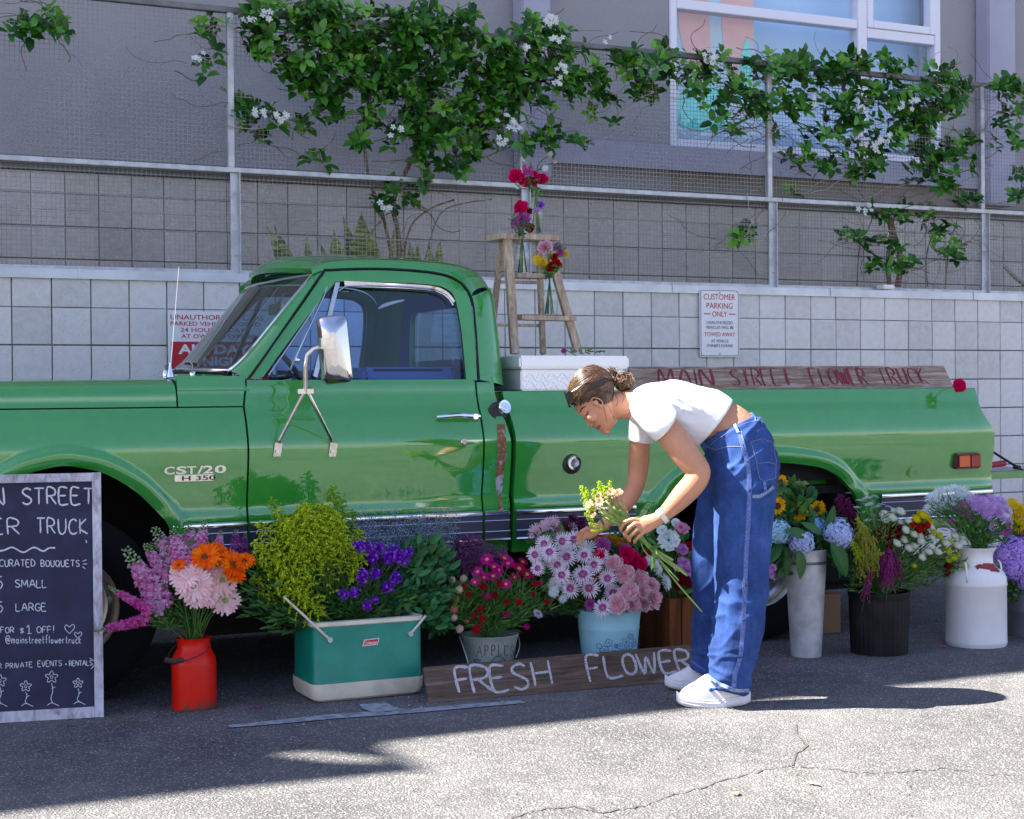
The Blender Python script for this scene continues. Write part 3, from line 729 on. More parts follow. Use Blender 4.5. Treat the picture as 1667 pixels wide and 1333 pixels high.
# rocker under the trim and dark core so no light shows through the seams
def core(x0, x1, z0, z1, y0=.13, nm='inner_shell'):
    mb = MB(); mb.box((x0, YT+y0, z0), (x1, 2*YC-YT-y0, z1)); return part(nm, mb, M_under, truck, smooth=False)
core(HUBF[0]+.50, xb0-.02, .36, 1.10); core(XFRONT+.01, HUBF[0]-.55, .5, 1.15)
core(XFRONT+.01, xcow+.3, 1.02, 1.17, nm='engine_cover')
mb = MB()
for y in (YT+.45, 2*YC-YT-.45): mb.box((XFRONT, y, .40), (XREAR-.1, y+.08, .60))
mb.tube([(HUBF[0], YT+.3, .385), (HUBF[0], 2*YC-YT-.3, .385)], .045, 10); mb.tube([(HUBR[0], YT+.25, .385), (HUBR[0], 2*YC-YT-.25, .385)], .06, 10)
mb.ball((HUBR[0], YC, .385), (.16, .14, .15), 12, 8)
mb.tube([(HUBR[0], YC, .42), (2.6, YC, .50)], .04, 8)
part('frame_rails', mb, M_under, truck)
for hx in (HUBF[0], HUBR[0]):
    mb = MB()
    mb.grid([[(hx+.56*cos(a), YT+.06, .40+.62*sin(a)), (hx+.56*cos(a), YT+.52, .40+.62*sin(a))] for a in [pi*k/14 for k in range(15)]])
    mb.box((hx-.6, YT+.52, .55), (hx+.6, YT+.54, 1.05)); part('wheel_housing', mb, M_under, truck, smooth=False)
# small gap liners
for x in (xd0, xd1, xcow):
    mb = MB(); mb.box((x-.012, YT+.088 if x != xcow else YT+.09, .55 if x != xcow else zseam), (x+.012, YT+.12, 1.24)); part('seam_liner', mb, M_dark, truck, smooth=False)
mb = MB(); mb.box((XFRONT, YT+.075, zseam-.02), (xd0, YT+.11, zseam+.02)); part('seam_liner', mb, M_dark, truck, smooth=False)
mb = MB(); mb.box((xcab-.06, YT+.135, .5), (xb0+.02, YT+.5, 1.2)); part('seam_liner', mb, M_dark, truck, smooth=False)
# ---- side trim: chrome strip, dark band with two fine lines, chrome strip
def strip(x0, x1, z0, z1, y, mat, nm):
    mb = MB(); n = max(2, int((x1-x0)/.1)); rr = []
    for i in range(n+1):
        x = x0+(x1-x0)*i/n; o = rearround(x)
        rr.append([Vector((x, y+o+.008, z0)), Vector((x, y+o, z0+(z1-z0)*.2)), Vector((x, y+o-.002, (z0+z1)/2)), Vector((x, y+o, z1-(z1-z0)*.2)), Vector((x, y+o+.008, z1))])
    mb.grid(rr, flip=True); return part(nm, mb, mat, truck)
spans = [(SP(276, 856)[0]+.01, xd0-.006), (xd0+.007, xd1-.007), (xd1+.007, xcab-.004), (xb0+.004, rarch[0][0]-.03), (rarch[-1][0]+.05, XREAR-.01)]
for a, b in spans:
    yb = YT + .012
    strip(a, b, ztrim-.022, ztrim+.004, yb-.004, M_chrome, 'chrome_strip')
    mb = MB(); mb.grid([[(a, yb+.003, ztrim-.125), (b, yb+.003, ztrim-.125)], [(a, yb+.003, ztrim-.018), (b, yb+.003, ztrim-.018)]]); part('trim_band', mb, M_band, truck, smooth=False)
    strip(a, b, ztrim-.046, ztrim-.038, yb-.001, M_chrome, 'trim_line'); strip(a, b, ztrim-.094, ztrim-.086, yb-.001, M_chrome, 'trim_line')
    strip(a, b, ztrim-.138, ztrim-.118, yb-.003, M_chrome, 'chrome_strip')
# ---- cab roof, pillars, window frames
def S3(px, py, extra=0.0):
    x, z = SP(px, py, extra); return Vector((x, YT+off(z)+extra, z))
rail = [(508, 447), (530, 440), (600, 436), (700, 442), (745, 455), (768, 482), (774, 530), (781, 618)]
topl = [(503, 437), (524, 425), (600, 420), (700, 425), (762, 436), (795, 468), (807, 530), (818, 628)]
R3 = catmull([S3(*p) for p in rail], 6); T3 = catmull([S3(*p, extra=.10) for p in topl], 6)
YTOPC = .05
def cabrow(a, b, crown, fwd=0.0):
    r = []
    for k in range(7):
        t = k/6; an = t*pi/2
        r.append(Vector((a.x+(b.x-a.x)*(1-cos(an)), a.y+(b.y-a.y)*(1-cos(an)) , a.z+(b.z-a.z)*sin(an))))
    for k in range(1, 9):
        t = k/8; r.append(Vector((b.x - fwd*sin(t*pi/2), b.y+(YC-b.y)*t, b.z + crown*sin(t*pi/2))))
    return r + [Vector((p.x, 2*YC-p.y, p.z)) for p in r[::-1][1:]]
nroof = 6*5+1
rows = []
for i in range(nroof):
    s = i/(nroof-1); rows.append(cabrow(R3[i], T3[i], .045*sin(pi*min(1, s*1.5+.12))**.5 if s < .6 else .045*(1-s)/.4, .10*(1-s)**2))
# visor lip folding back under the front edge
lipr = [Vector((p.x+.012, p.y, p.z-.022)) for p in rows[0]]; lip2 = [Vector((p.x+.06, p.y+(.01 if p.y < YC else -.01), p.z-.026)) for p in rows[0]]
mb = MB(); mb.grid([lip2, lipr]+rows, flip=True); part('cab_roof', mb, M_paint, truck, ang=50)
# rear corner strips and back wall
for sgn in (0, 1):
    rr = []
    for i in range(nroof-1, len(R3)):
        a, b = R3[i], T3[i]; r = []
        for k in range(7):
            an = k/6*pi/2; r.append(Vector((a.x+(b.x-a.x)*sin(an), a.y+(b.y-a.y)*(1-cos(an)), a.z+(b.z-a.z)*sin(an))))
        if sgn: r = [Vector((p.x, 2*YC-p.y, p.z)) for p in r]
        rr.append(r)
    mb = MB(); mb.grid(rr, flip=(sgn == 0)); part('rear_pillar', mb, M_paint, truck, ang=50)
c0, c1 = T3[nroof-1], T3[-1]
ya, yb_ = c0.y-.002, 2*YC-c0.y
wy0, wy1 = YT+.36, 2*YC-YT-.36
outer = [Vector((c1.x, c1.y, c1.z)), Vector((c0.x, c0.y, c0.z)), Vector((c0.x, 2*YC-c0.y, c0.z)), Vector((c1.x, 2*YC-c1.y, c1.z))]
def xat(z): return c1.x + (c0.x-c1.x)*(z-c1.z)/(c0.z-c1.z)
zw0, zw1 = 1.33, 1.655
inner = [Vector((xat(zw0), wy0, zw0)), Vector((xat(zw1), wy0+.02, zw1)), Vector((xat(zw1), wy1-.02, zw1)), Vector((xat(zw0), wy1, zw0))]
def ring(out, inn, n=6): 
    o = []; q = []
    for i in range(len(out)):
        for k in range(n): t = k/n; o.append(out[i].lerp(out[(i+1)%len(out)], t)); q.append(inn[i].lerp(inn[(i+1)%len(inn)], t))
    return o, q
def roundcorner(pts, r=.05, n=5):
    out = []; k = len(pts)
    for i in range(k):
        p = pts[i]; a = (pts[i-1]-p).normalized()*r; b = (pts[(i+1)%k]-p).normalized()*r
        for j in range(n+1): t = j/n; out.append((p+a)*(1-t)**2 + p*2*t*(1-t) + (p+b)*t*t)
    return out
innr = roundcorner(inner, .06); outr = []
for i, p in enumerate(outer): outr += [p + ((outer[i-1]-p)*.02*(5-j)/5 if j < 3 else (outer[(i+1)%4]-p)*.02*j/5) for j in range(6)]
mb = MB(); mb.grid([outr, innr], closed=True); mb.grid([innr, [p+Vector((-.03, 0, 0)) for p in innr]], closed=True)
part('cab_back', mb, M_paint, truck, ang=30)
mb = MB(); mb.add([p+Vector((-.02, 0, 0)) for p in innr], [tuple(range(len(innr)))]); part('rear_window', mb, M_wsg, truck, smooth=False)
mb = MB(); ll = [p+Vector((-.035, 0, 0)) for p in outr]; l2 = [p+Vector((-.035, 0, 0)) for p in innr]; mb.grid([ll, l2], closed=True, flip=True); part('cab_lining', mb, pm('blue_lining', (.05, .09, .26), .8), truck, smooth=False)
# door window frame (near) with the opening; mirrored on the far side
Wn = [(428, 614), (470, 556), (510, 503), (543, 463), (551, 458), (620, 459), (700, 463), (728, 471), (741, 487), (750, 530), (755, 575), (759, 617)]
Fo = [(408, 617), (449, 557), (492, 497), (527, 447), (536, 442), (620, 440), (702, 446), (742, 458), (764, 484), (771, 530), (774, 575), (777, 619)]
Wn3 = catmull([S3(*p, extra=.018) for p in Wn], 4); Wm3 = catmull([S3(*p, extra=.002) for p in Wn], 4); Fo3 = catmull([S3(*p, extra=.004) for p in Fo], 4)
Mid = [Wm3[i].lerp(Fo3[i], .45) + Vector((0, -.002, 0)) for i in range(len(Wm3))]
mb = MB(); mb.grid([[p+Vector((0, .03, 0)) for p in Fo3], Fo3, Mid, Wm3, Wn3, [p+Vector((0, .02, 0)) for p in Wn3]], flip=False)
# sill
df = part('door_window_frame', mb, M_paint, truck, ang=28); dfm = mirrored(df)
# weather strip, glass, vent pane
def tubepart(nm, pts, r, mat, n=6, parent=None, **k):
    mb = MB(); mb.tube(pts, r, n); return part(nm, mb, mat, parent or truck, **k)
ws = tubepart('weather_strip', Wn3, .006, M_blk); mirrored(ws)
up = [S3(*p, extra=.006) for p in [(549, 459), (553, 462), (558, 473)]]
drip = catmull([S3(*p, extra=-.004) for p in [(553, 456), (620, 459), (700, 464), (727, 472), (741, 487)]], 5)
tubepart('window_chrome', [S3(*p, extra=.004) for p in [(552, 474), (562, 466), (600, 465), (660, 467), (705, 471), (728, 481), (738, 497)]], .004, M_chrome)
mb = MB(); A_ = catmull([S3(*p, extra=-.002) for p in [(560, 457), (620, 460), (700, 465), (727, 474), (741, 490)]], 5); B_ = catmull([S3(*p, extra=.012) for p in [(562, 467), (620, 468), (697, 472), (722, 480), (736, 494)]], 5)
mb.grid([A_, B_]); part('rain_visor', mb, M_chrome, truck)
glass = [p+Vector((0, .016, 0)) for p in Wn3]
mb = MB(); mb.add(glass, [tuple(range(len(glass)))]); gn = part('door_glass', mb, M_tint, truck, smooth=False); mirrored(gn)
# division post between vent and door glass (chrome), and vent hinge frame
p0, p1 = S3(512, 614, .016), S3(549, 459, .016)
mb = MB(); mb.obox(p0, p1, .020, .016, up=(0, 1, 0)); dv = part('division_post', mb, M_chrome2, truck, smooth=False); mirrored(dv)
tubepart('vent_frame', [S3(437, 611, .012), S3(462, 575, .006), S3(500, 520, .004), S3(536, 466, .010)], .005, M_chrome2)
tubepart('vent_frame', [S3(472, 603, -.02), S3(528, 480, -.02), S3(532, 468, .0)], .0045, M_chrome)
mb = MB(); mb.ball(S3(484, 586, -.02), .012, 8, 6); part('vent_latch', mb, M_chrome, truck)
# seal line over the door (dark gap between roof and door frame)
tubepart('door_gap', catmull([S3(*p, extra=.002) for p in [(404, 616), (447, 556), (490, 494), (525, 444), (536, 439), (620, 437), (704, 443), (745, 456), (767, 483), (774, 530), (777, 575), (780, 619)]], 5), .0045, M_dark)
# A pillar from door line to windshield edge, windshield, chrome surround
Wl = [(372, 603), (398, 580), (436, 534), (474, 488), (508, 448)]
Wl3 = catmull([S3(*p, extra=.05) for p in Wl], 6); Do3 = catmull([S3(*p, extra=.0) for p in [(402, 616), (430, 578), (462, 536), (493, 491), (527, 443)]], 6)
mid = [Wl3[i].lerp(Do3[i], .5) + Vector((-.012, -.012, .006)) for i in range(len(Wl3))]
mb = MB(); mb.grid([Wl3, mid, Do3, [p+Vector((.01, .03, 0)) for p in Do3]], flip=True); ap = part('windshield_pillar', mb, M_paint, truck, ang=50)
tubepart('windshield_chrome', [S3(300, 602, .25), S3(338, 603, .12)] + Wl3, .0065, M_chrome)
rows = []
nW = len(Wl3)
for i in range(nW):
    a = Wl3[i]; b = Vector((a.x, 2*YC-a.y-.34*(1-i/(nW-1)), a.z)); r = []
    for k in range(21):
        t = k/20; p = a.lerp(b, t); bow = sin(pi*t)**.75
        p.x -= (.09 - .03*i/(nW-1)) * bow; p.z += .012*bow*(1-i/(nW-1)) ; r.append(p)
    rows.append(r)
mb = MB(); mb.grid(rows, flip=False); part('windshield', mb, M_wsg, truck, ang=180)
tubepart('windshield_chrome', rows[0], .007, M_chrome); tubepart('windshield_gasket', [p+Vector((-.012, 0, -.012)) for p in rows[0]], .010, M_blk)
tubepart('windshield_chrome', rows[-1], .006, M_chrome); tubepart('windshield_chrome', [r[-1] for r in rows], .006, M_chrome)
mb = MB(); mb.grid([[r[-1] for r in rows], [r[-1]+Vector((.05, .07, .004)) for r in rows]]); part('windshield_pillar', mb, M_paint, truck, ang=50)
# filler panel from windshield base down to the cowl
base = [p+Vector((-.016, 0, -.016)) for p in rows[0]]
mb = MB(); mb.grid([base, [Vector((p.x-.02, p.y, 1.27)) for p in base]], flip=False); part('cowl_filler', mb, M_paint, truck, ang=60)
# wipers, antenna
wA = rows[0][3]; 
def wiper(t0, t1, lift):
    a, b = rows[1][t0], rows[3][t1]
    mb = MB(); mb.lathe([(.016, 0), (.018, .012), (.010, .03)], a+Vector((-.05, 0, -.035)), 12); mb.tube([a+Vector((-.05, 0, -.01)), a+Vector((-.035, .06, .015)), a.lerp(b, .45)+Vector((-.03, 0, .02)), b+Vector((-.02, 0, .01))], .004, 6); part('wiper_arm', mb, M_chrome, truck)
    mb = MB(); mb.obox(a.lerp(b, .2)+Vector((-.022, 0, .012)), b+Vector((-.016, 0, .008)), .006, .012); part('wiper_blade', mb, M_blk, truck)
wiper(4, 9, 0); wiper(12, 17, 0)
an0 = onY(277, 606, YT+.22); an1 = onY(291, 434, YT+.22)
mb = MB(); mb.lathe([(.018, 0), (.016, .012), (.007, .04), (.005, .06)], an0+Vector((0, 0, -.02)), 12); mb.tube([an0, an1], [.0017, .0010], 6); mb.ball(an1, .0025, 6, 4); part('antenna', mb, M_chrome, truck)
# ---- interior: seat, dash, steering wheel
mb = MB(); mb.cbox((SP(610, 600)[0], YT+.22, .95), (SP(775, 600)[0]-.03, 2*YC-YT-.22, 1.355), .06); 
part('seat_back', mb, M_seat, truck)
mb = MB()
xs0 = SP(640, 600)[0]
for k in range(9): mb.cbox((SP(615, 600)[0]-.006, YT+.26+k*.12, 1.0), (SP(775, 600)[0]-.026, YT+.26+k*.12+.10, 1.362), .02)
part('seat_ribs', mb, M_seat, truck)
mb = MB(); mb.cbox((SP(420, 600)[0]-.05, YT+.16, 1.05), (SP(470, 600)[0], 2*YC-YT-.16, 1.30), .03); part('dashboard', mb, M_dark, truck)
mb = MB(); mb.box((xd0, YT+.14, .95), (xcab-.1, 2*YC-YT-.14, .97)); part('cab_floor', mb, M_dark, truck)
swc = Vector((SP(498, 590)[0], YT+.42, 1.33)); mb = MB(); ax = Vector((-.80, 0, -.6)).normalized(); e1 = Vector((0, 1, 0)); e2 = ax.cross(e1)
mb.tube([swc + (e1*cos(a)+e2*sin(a))*.20 for a in [2*pi*k/32 for k in range(33)]], .013, 8)
mb.tube([swc - e1*.2, swc + ax*.03, swc + e1*.2], .010, 6); mb.tube([swc+ax*.03, swc+ax*.4], .025, 8); mb.lathe([(.04, 0), (.03, .02)], swc, 12)
part('steering_wheel', mb, M_blk, truck)
mb = MB(); mb.tube([Vector((rows[-1][10].x+.1, YC, 1.72)), Vector((rows[-1][10].x+.06, YC, 1.66))], .006, 6); mb.cbox((rows[-1][10].x+.05, YC-.1, 1.62), (rows[-1][10].x+.065, YC+.1, 1.67), .004); part('rear_view_mirror', mb, M_chrome2, truck)
# ---- bed: top rails, inner wall, floor, headboard, tailgate lowered
BW = .075
for s in (0, 1):
    mb = MB(); rr = []
    for i in range(25):
        x = bed_l(zbed) + (bed_r(zbed)-bed_l(zbed))*i/24
        y0 = YT+off(zbed)+rearround(x)
        r = [Vector((x, y0, zbed)), Vector((x, y0+.006, zbed+.006)), Vector((x, y0+BW, zbed+.004)), Vector((x, y0+BW, zbed-.10)), Vector((x, y0+BW+.03, zbed-.12)), Vector((x, y0+BW+.03, .78))]
        if s: r = [Vector((p.x, 2*YC-p.y, p.z)) for p in r]
        rr.append(r)
    mb.grid(rr, flip=(s == 0)); part('bed_rail', mb, M_paint, truck, ang=40)
mb = MB(); mb.box((xb0, YT+.18, .765), (XREAR-.05, 2*YC-YT-.18, .79)); part('bed_floor', mb, M_paint, truck, smooth=False)
mb = MB(); mb.box((xb0, YT+.13, .72), (XREAR-.05, 2*YC-YT-.13, .76)); mb.box((HUBR[0]-.7, YT+.11, .79), (HUBR[0]+.7, YT+.14, 1.12)); part('bed_underside', mb, M_under, truck, smooth=False)
mb = MB(); mb.cbox((1.75, YT+.35, .19), (XREAR-.3, 2*YC-YT-.25, .52), .05); part('shade_block', mb, M_under, truck); mb = MB(); mb.cbox((1.2, 2*YC-YT-.12, .16), (XREAR-.05, 2*YC-YT-.03, .55), .01); part('far_shade_skirt', mb, M_under, truck)  # added black blocks that deepen the shade under the truck
mb = MB(); mb.box((xb0-.02, YT+off(zbed)+.0, .79), (xb0+.02, 2*YC-YT-off(zbed), zbed-.002)); part('bed_headboard', mb, M_paint, truck, smooth=False)
mb = MB(); mb.cbox((XREAR+.03, YT+.17, .755), (XREAR+.56, 2*YC-YT-.17, .795), .01); tg = part('tailgate', mb, M_paint, truck)
mb = MB(); mb.box((XREAR+.04, YT+.18, .7965), (XREAR+.55, 2*YC-YT-.18, .7985)); part('tailgate_liner', mb, pm('pale_scuffed', (.40, .42, .44), .7, var=(12, .6)), tg, smooth=False)
mb = MB(); mb.obox((XREAR-.012, YT+.16, .97), (XREAR+.33, YT+.165, .80), .004, .028, up=(0, 1, 0)); mb.tube([(XREAR+.30, YT+.15, .815), (XREAR+.30, YT+.19, .815)], .012, 8); part('tailgate_strap', mb, pm('rusty_steel', (.10, .055, .04), .7, .4, var=(50, .5)), truck)
mb = MB(); mb.tube([(XREAR+.06, YT+.155, .83), (XREAR+.2, YT+.158, .84)], .016, 8); part('tailgate_latch', mb, pm('latch_red', (.35, .02, .03), .5), truck)
tubepart('rear_edge_chrome', [Vector((XREAR+.001, YT+off(z)+rearround(XREAR)+.004, z)) for z in np.linspace(.69, 1.02, 10)], .0035, M_chrome2)
mb = MB(); mb.cbox((XREAR+.02, YT+.2, .48), (XREAR+.12, 2*YC-YT-.2, .62), .02); part('rear_bumper', mb, M_under, truck)
# front closure (out of frame)
mb = MB(); mb.cbox((XFRONT-.03, YT+.06, .55), (XFRONT-.002, 2*YC-YT-.06, 1.17), .01); part('grille', mb, M_chrome2, truck); mb = MB(); mb.cbox((XFRONT-.22, YT+.0, .42), (XFRONT-.08, 2*YC-YT, .60), .03); part('front_bumper', mb, M_chrome, truck)
for y in (YT+.25, 2*YC-YT-.25): mb = MB(); mb.lathe([(.09, -.05), (.095, 0)], (XFRONT-.01, y, .95), 20, axis='x'); part('headlight', mb, M_white, truck)
# ---- wheels
def wheel(hx, y, s):
    w = MB(); R = .385
    pr = [(.21, .11), (.25, .122), (.31, .126), (.355, .115), (.378, .095), (.385, .06), (.385, -.06), (.378, -.095), (.355, -.115), (.30, -.12), (.22, -.10)]
    w.lathe([(r, -h*s) for r, h in pr], (hx, y, R), 40, axis='y', cap=False)
    wo = part('wheel', w, M_tyre, truck, recalc=True)
    d = MB(); d.lathe([(.212, -s*.105), (.205, -s*.095), (.19, -s*.05), (.175, -s*.04), (.155, -s*.045), (.13, -s*.075), (.09, -s*.085), (.085, -s*.11), (.075, -s*.125), (.03, -s*.13), (.001, -s*.13)], (hx, y, R), 40, axis='y', cap=False)
    part('rim', d, M_chrome2, wo, recalc=True)
    for k in range(8): a = 2*pi*k/8; nb = MB(); nb.lathe([(.010, 0), (.010, -s*.022), (.006, -s*.026)], (hx+.115*cos(a), y-s*.075, R+.115*sin(a)), 6, axis='y'); part('lug_nut', nb, M_chrome2, wo, recalc=True)
for hx in (HUBF[0]+.0, HUBR[0]):
    wheel(hx, YT+.22, 1); wheel(hx, 2*YC-YT-.22, -1)
# ---- mirror on its A-shaped bracket
def OUT(px, py, d): return onY(px, py, YT-d)
mb = MB()
mb.tube([OUT(455, 722, -.01), OUT(455, 716, .03), OUT(494, 640, .115), OUT(497, 634, .12)], .0085, 8); mb.tube([OUT(539, 722, -.01), OUT(538, 712, .03), OUT(503, 643, .115), OUT(497, 634, .12)], .0085, 8)
mb.tube([OUT(497, 640, .12), OUT(497, 600, .135), OUT(500, 578, .15), OUT(510, 568, .155), OUT(528, 563, .16)], .0105, 10)
part('mirror_bracket', mb, M_chrome2, truck)
for (x, y) in ((451, 734), (541, 734)):
    mb = MB()
    pl = [OUT(x-6, y+9, .008), OUT(x+6, y+9, .008), OUT(x+9-4*s*0, y-12, .012), OUT(x-3+4*0, y-14, .012)]
    mb.prism(pl, (0, .007, 0)); mb.lathe([(.007, -.008), (.007, 0)], OUT(x, y+1, .012), 8, axis='y'); part('mirror_foot', mb, M_chrome2, truck)
mb = MB()
mb.cbox(tuple(OUT(485, 641, .13)), tuple(OUT(506, 633, .09)), .002)
part('bracket_plate', mb, M_chrome2, truck)
mc = OUT(544, 569, .17)                        # mirror shell: rounded box turned a little towards the driver
Rm = Matrix.Rotation(radians(-22), 4, 'Z') @ Matrix.Rotation(radians(-5), 4, 'Y')
def rr2(w, h, r, y):
    pts = []
    for cx, cz, a0 in ((w-r, h-r, 0), (-w+r, h-r, 90), (-w+r, -h+r, 180), (w-r, -h+r, 270)):
        for k in range(7): a = radians(a0+90*k/6); pts.append(mc + Rm @ Vector((cx + r*cos(a), y, cz + r*sin(a))))
    return pts
mb = MB(); sec = [(.060, .136, .026, .030), (.064, .140, .030, .029), (.066, .142, .030, .020), (.066, .142, .030, .012), (.060, .136, .030, .004), (.048, .122, .030, -.012), (.030, .10, .022, -.024), (.012, .07, .010, -.028)]
mb.grid([rr2(*q) for q in sec], closed=True); mb.poly(rr2(*sec[-1])[::-1]); ms = part('mirror_head', mb, pm('worn_chrome', (.52, .53, .56), .14, 1.0, bmp=(14, .12, .004)), truck, ang=60, recalc=True)
mb = MB(); mb.poly(rr2(.058, .134, .026, .028)); part('mirror_glass', mb, M_chrome, ms, smooth=False)
mb = MB(); mb.ball(OUT(527, 560, .185), .014, 8, 6); mb.ball(OUT(538, 561, .19), .012, 8, 6); mb.cbox(tuple(OUT(523, 568, .205)), tuple(OUT(541, 550, .17)), .003); part('mirror_clamp', mb, M_chrome2, ms)
# ---- door handle, lock, fuel caps, lamp, badges
a, b = S3(708, 678, -.018), S3(781, 677, -.018)
mb = MB(); mb.tube([S3(709, 680, .0), S3(711, 679, -.02), S3(745, 676, -.034), S3(764, 677, -.030), S3(779, 678, -.018), S3(779, 679, 0)], [.007, .009, .011, .013, .013, .012], 10); mb.lathe([(.016, 0), (.016, -.02), (.012, -.026)], S3(771, 678, -.012), 12, axis='y')
part('door_handle', mb, M_chrome, truck)
mb = MB(); mb.lathe([(.0165, 0), (.016, -.006), (.012, -.009), (.004, -.009)], S3(755, 719, 0), 20, axis='y'); part('door_lock', mb, M_chrome2, truck, recalc=True)
def cap(px, py, r, tilt, dark, px2, py2):
    c = S3(px2, py2, .004); mb = MB(); mb.lathe([(r*1.42, .004), (r*1.45, -.004), (r*1.05, -.016), (r*.7, -.012)], (0, 0, 0), 28, axis='y')
    Rr = Matrix.Rotation(radians(tilt[0]), 4, 'X') @ Matrix.Rotation(radians(tilt[1]), 4, 'Z')
    mb.v = [tuple(c + Vector(p)) for p in mb.v]; fo = part('fuel_cap', mb, M_blk, truck, recalc=True)
    c2 = S3(px, py, -.012); m2 = MB(); m2.lathe([(r, .05), (r, -.008), (r*.92, -.014), (r*.60, -.013), (r*.58, -.016), (r*.30, -.016), (r*.28, -.012), (.001, -.012)], (0, 0, 0), 28, axis='y')
    m2.v = [tuple(c2 + Rr @ Vector(p)) for p in m2.v]; part('cap_face', m2, M_chrome, fo, recalc=True)
cap(820, 663, .034, (-16, 14), 1, 811, 671); cap(934, 753, .034, (6, -6), 1, 930, 754)
# rust where fuel ran down the cab corner
rp = [(809, 690), (821, 690), (824, 720), (823, 745), (821, 765), (819, 790), (816, 812), (818, 836), (808, 836), (811, 815), (806, 790), (808, 760), (809, 720)]
mr, t, b = nt('rust'); nr = noise_node(t, 70, 6, .7); n2 = noise_node(t, 8, 4, .6)
cr = ramp(t, nr.outputs[0], [(.36, (.030, .16, .06)), (.44, (.16, .05, .02)), (.56, (.30, .13, .06)), (.66, (.36, .32, .34))])
cr2 = mixc(t, ramp(t, n2.outputs[0], [(.50, (0,0,0)), (.56, (1,1,1))]).outputs[0], cr.outputs[0], (.34, .34, .40)); t.links.new(cr2, b.inputs['Base Color']); b.inputs['Roughness'].default_value = .8
n9 = noise_node(t, 38, 6, .75); rk = ramp(t, n9.outputs[0], [(.40, (0,0,0)), (.46, (1,1,1))]); trn = t.nodes.new('ShaderNodeBsdfTransparent'); mxs = t.nodes.new('ShaderNodeMixShader'); t.links.new(rk.outputs[0], mxs.inputs[0]); t.links.new(trn.outputs[0], mxs.inputs[1]); t.links.new(b.outputs[0], mxs.inputs[2]); t.links.new(mxs.outputs[0], t.nodes['Material Output'].inputs[0])
mb = MB(); q = catmull([S3(*p, extra=-.0022) for p in rp], 4, closed=True)
cm = {}
zsr = sorted(q, key=lambda p: -p.z)
rws = []
for k in range(22):
    z = SP(815, 690)[1] + (SP(815, 836)[1]-SP(815, 690)[1])*k/21
    lft = np.interp(-z, [-S3(*p).z for p in [(809, 690), (809, 720), (808, 760), (806, 790), (811, 815), (808, 836)]], [S3(*p).x for p in [(809, 690), (809, 720), (808, 760), (806, 790), (811, 815), (808, 836)]])
    rgt = np.interp(-z, [-S3(*p).z for p in [(821, 690), (824, 720), (823, 745), (821, 765), (816, 812), (818, 836)]], [S3(*p).x for p in [(821, 690), (824, 720), (823, 745), (821, 765), (816, 812), (818, 836)]])
    rws.append([Vector((lft+U(-.002, .002), YT+off(z)-.0015, z)), Vector(((lft+rgt)/2, YT+off(z)-.002, z)), Vector((rgt+U(-.002, .002), YT+off(z)-.0015, z))])
mb.grid(rws, flip=False); part('rust_streak', mb, mr, truck)
# side marker lamp
lp = [S3(1553, 738, -.002), S3(1594, 738, -.002), S3(1594, 762, -.002), S3(1553, 762, -.002)]
zc_ = (lp[0].z+lp[2].z)/2; x0, x1 = lp[0].x, lp[1].x; z1, z0 = lp[0].z, lp[2].z
mb = MB(); mb.cbox((x0, YT-.014, z0), (x1, YT+.03, z1), .010); lamp = part('marker_lamp', mb, pm('lamp_bezel', (.10, .03, .03), .4), truck)
mb = MB(); mb.cbox((x0+.012, YT-.019, z0+.009), (x0+(x1-x0)*.52, YT-.013, z1-.009), .003); part('lens', mb, pm('lens_amber', (.62, .10, .02), .15, bmp=(200, .4, .003)), lamp, label='amber half of the lamp')
mb = MB(); mb.cbox((x0+(x1-x0)*.54, YT-.019, z0+.009), (x1-.012, YT-.013, z1-.009), .003); part('lens', mb, pm('lens_red', (.30, .02, .015), .15, bmp=(200, .4, .003)), lamp, label='red half of the lamp')
# badges
b0, b1 = S3(267, 770, -.004), S3(368, 770, -.004); bz = S3(300, 771, 0).z
mb = MB()
def Pb(u, v): x = b0.x + u; z = bz + v; return Vector((x, sidey(x, z)-.005, z))
W_ = b1.x-b0.x
for (tx, u, w) in (('C', .0, .17), ('S', .19, .17), ('T', .36, .15), ('/', .53, .10), ('2', .62, .17), ('0', .81, .19)):
    font_mesh(mb, lambda a, b: Pb(a, b), tx, u*W_, .0, .030, w*W_, bold=.03)
fl = [f for f in mb.f]; part('badge', mb, M_chrome, truck, smooth=False, label='chrome CST/20 lettering')
mb = MB(); c0_ = Pb(.17*W_, -.032); c1_ = Pb(.80*W_, -.005); y_ = sidey(c0_.x, c0_.z)
mb.cbox((c0_.x, y_-.008, c0_.z), (c1_.x, y_+.002, c1_.z), .002); bd = part('badge_plate', mb, M_chrome2, truck)
mb = MB(); font_mesh(mb, lambda a, b: Vector((c0_.x+a, y_-.0088, c0_.z+b)), 'H 350', .03, .004, .018, .14, bold=.02); part('lettering', mb, M_blk, bd, smooth=False)

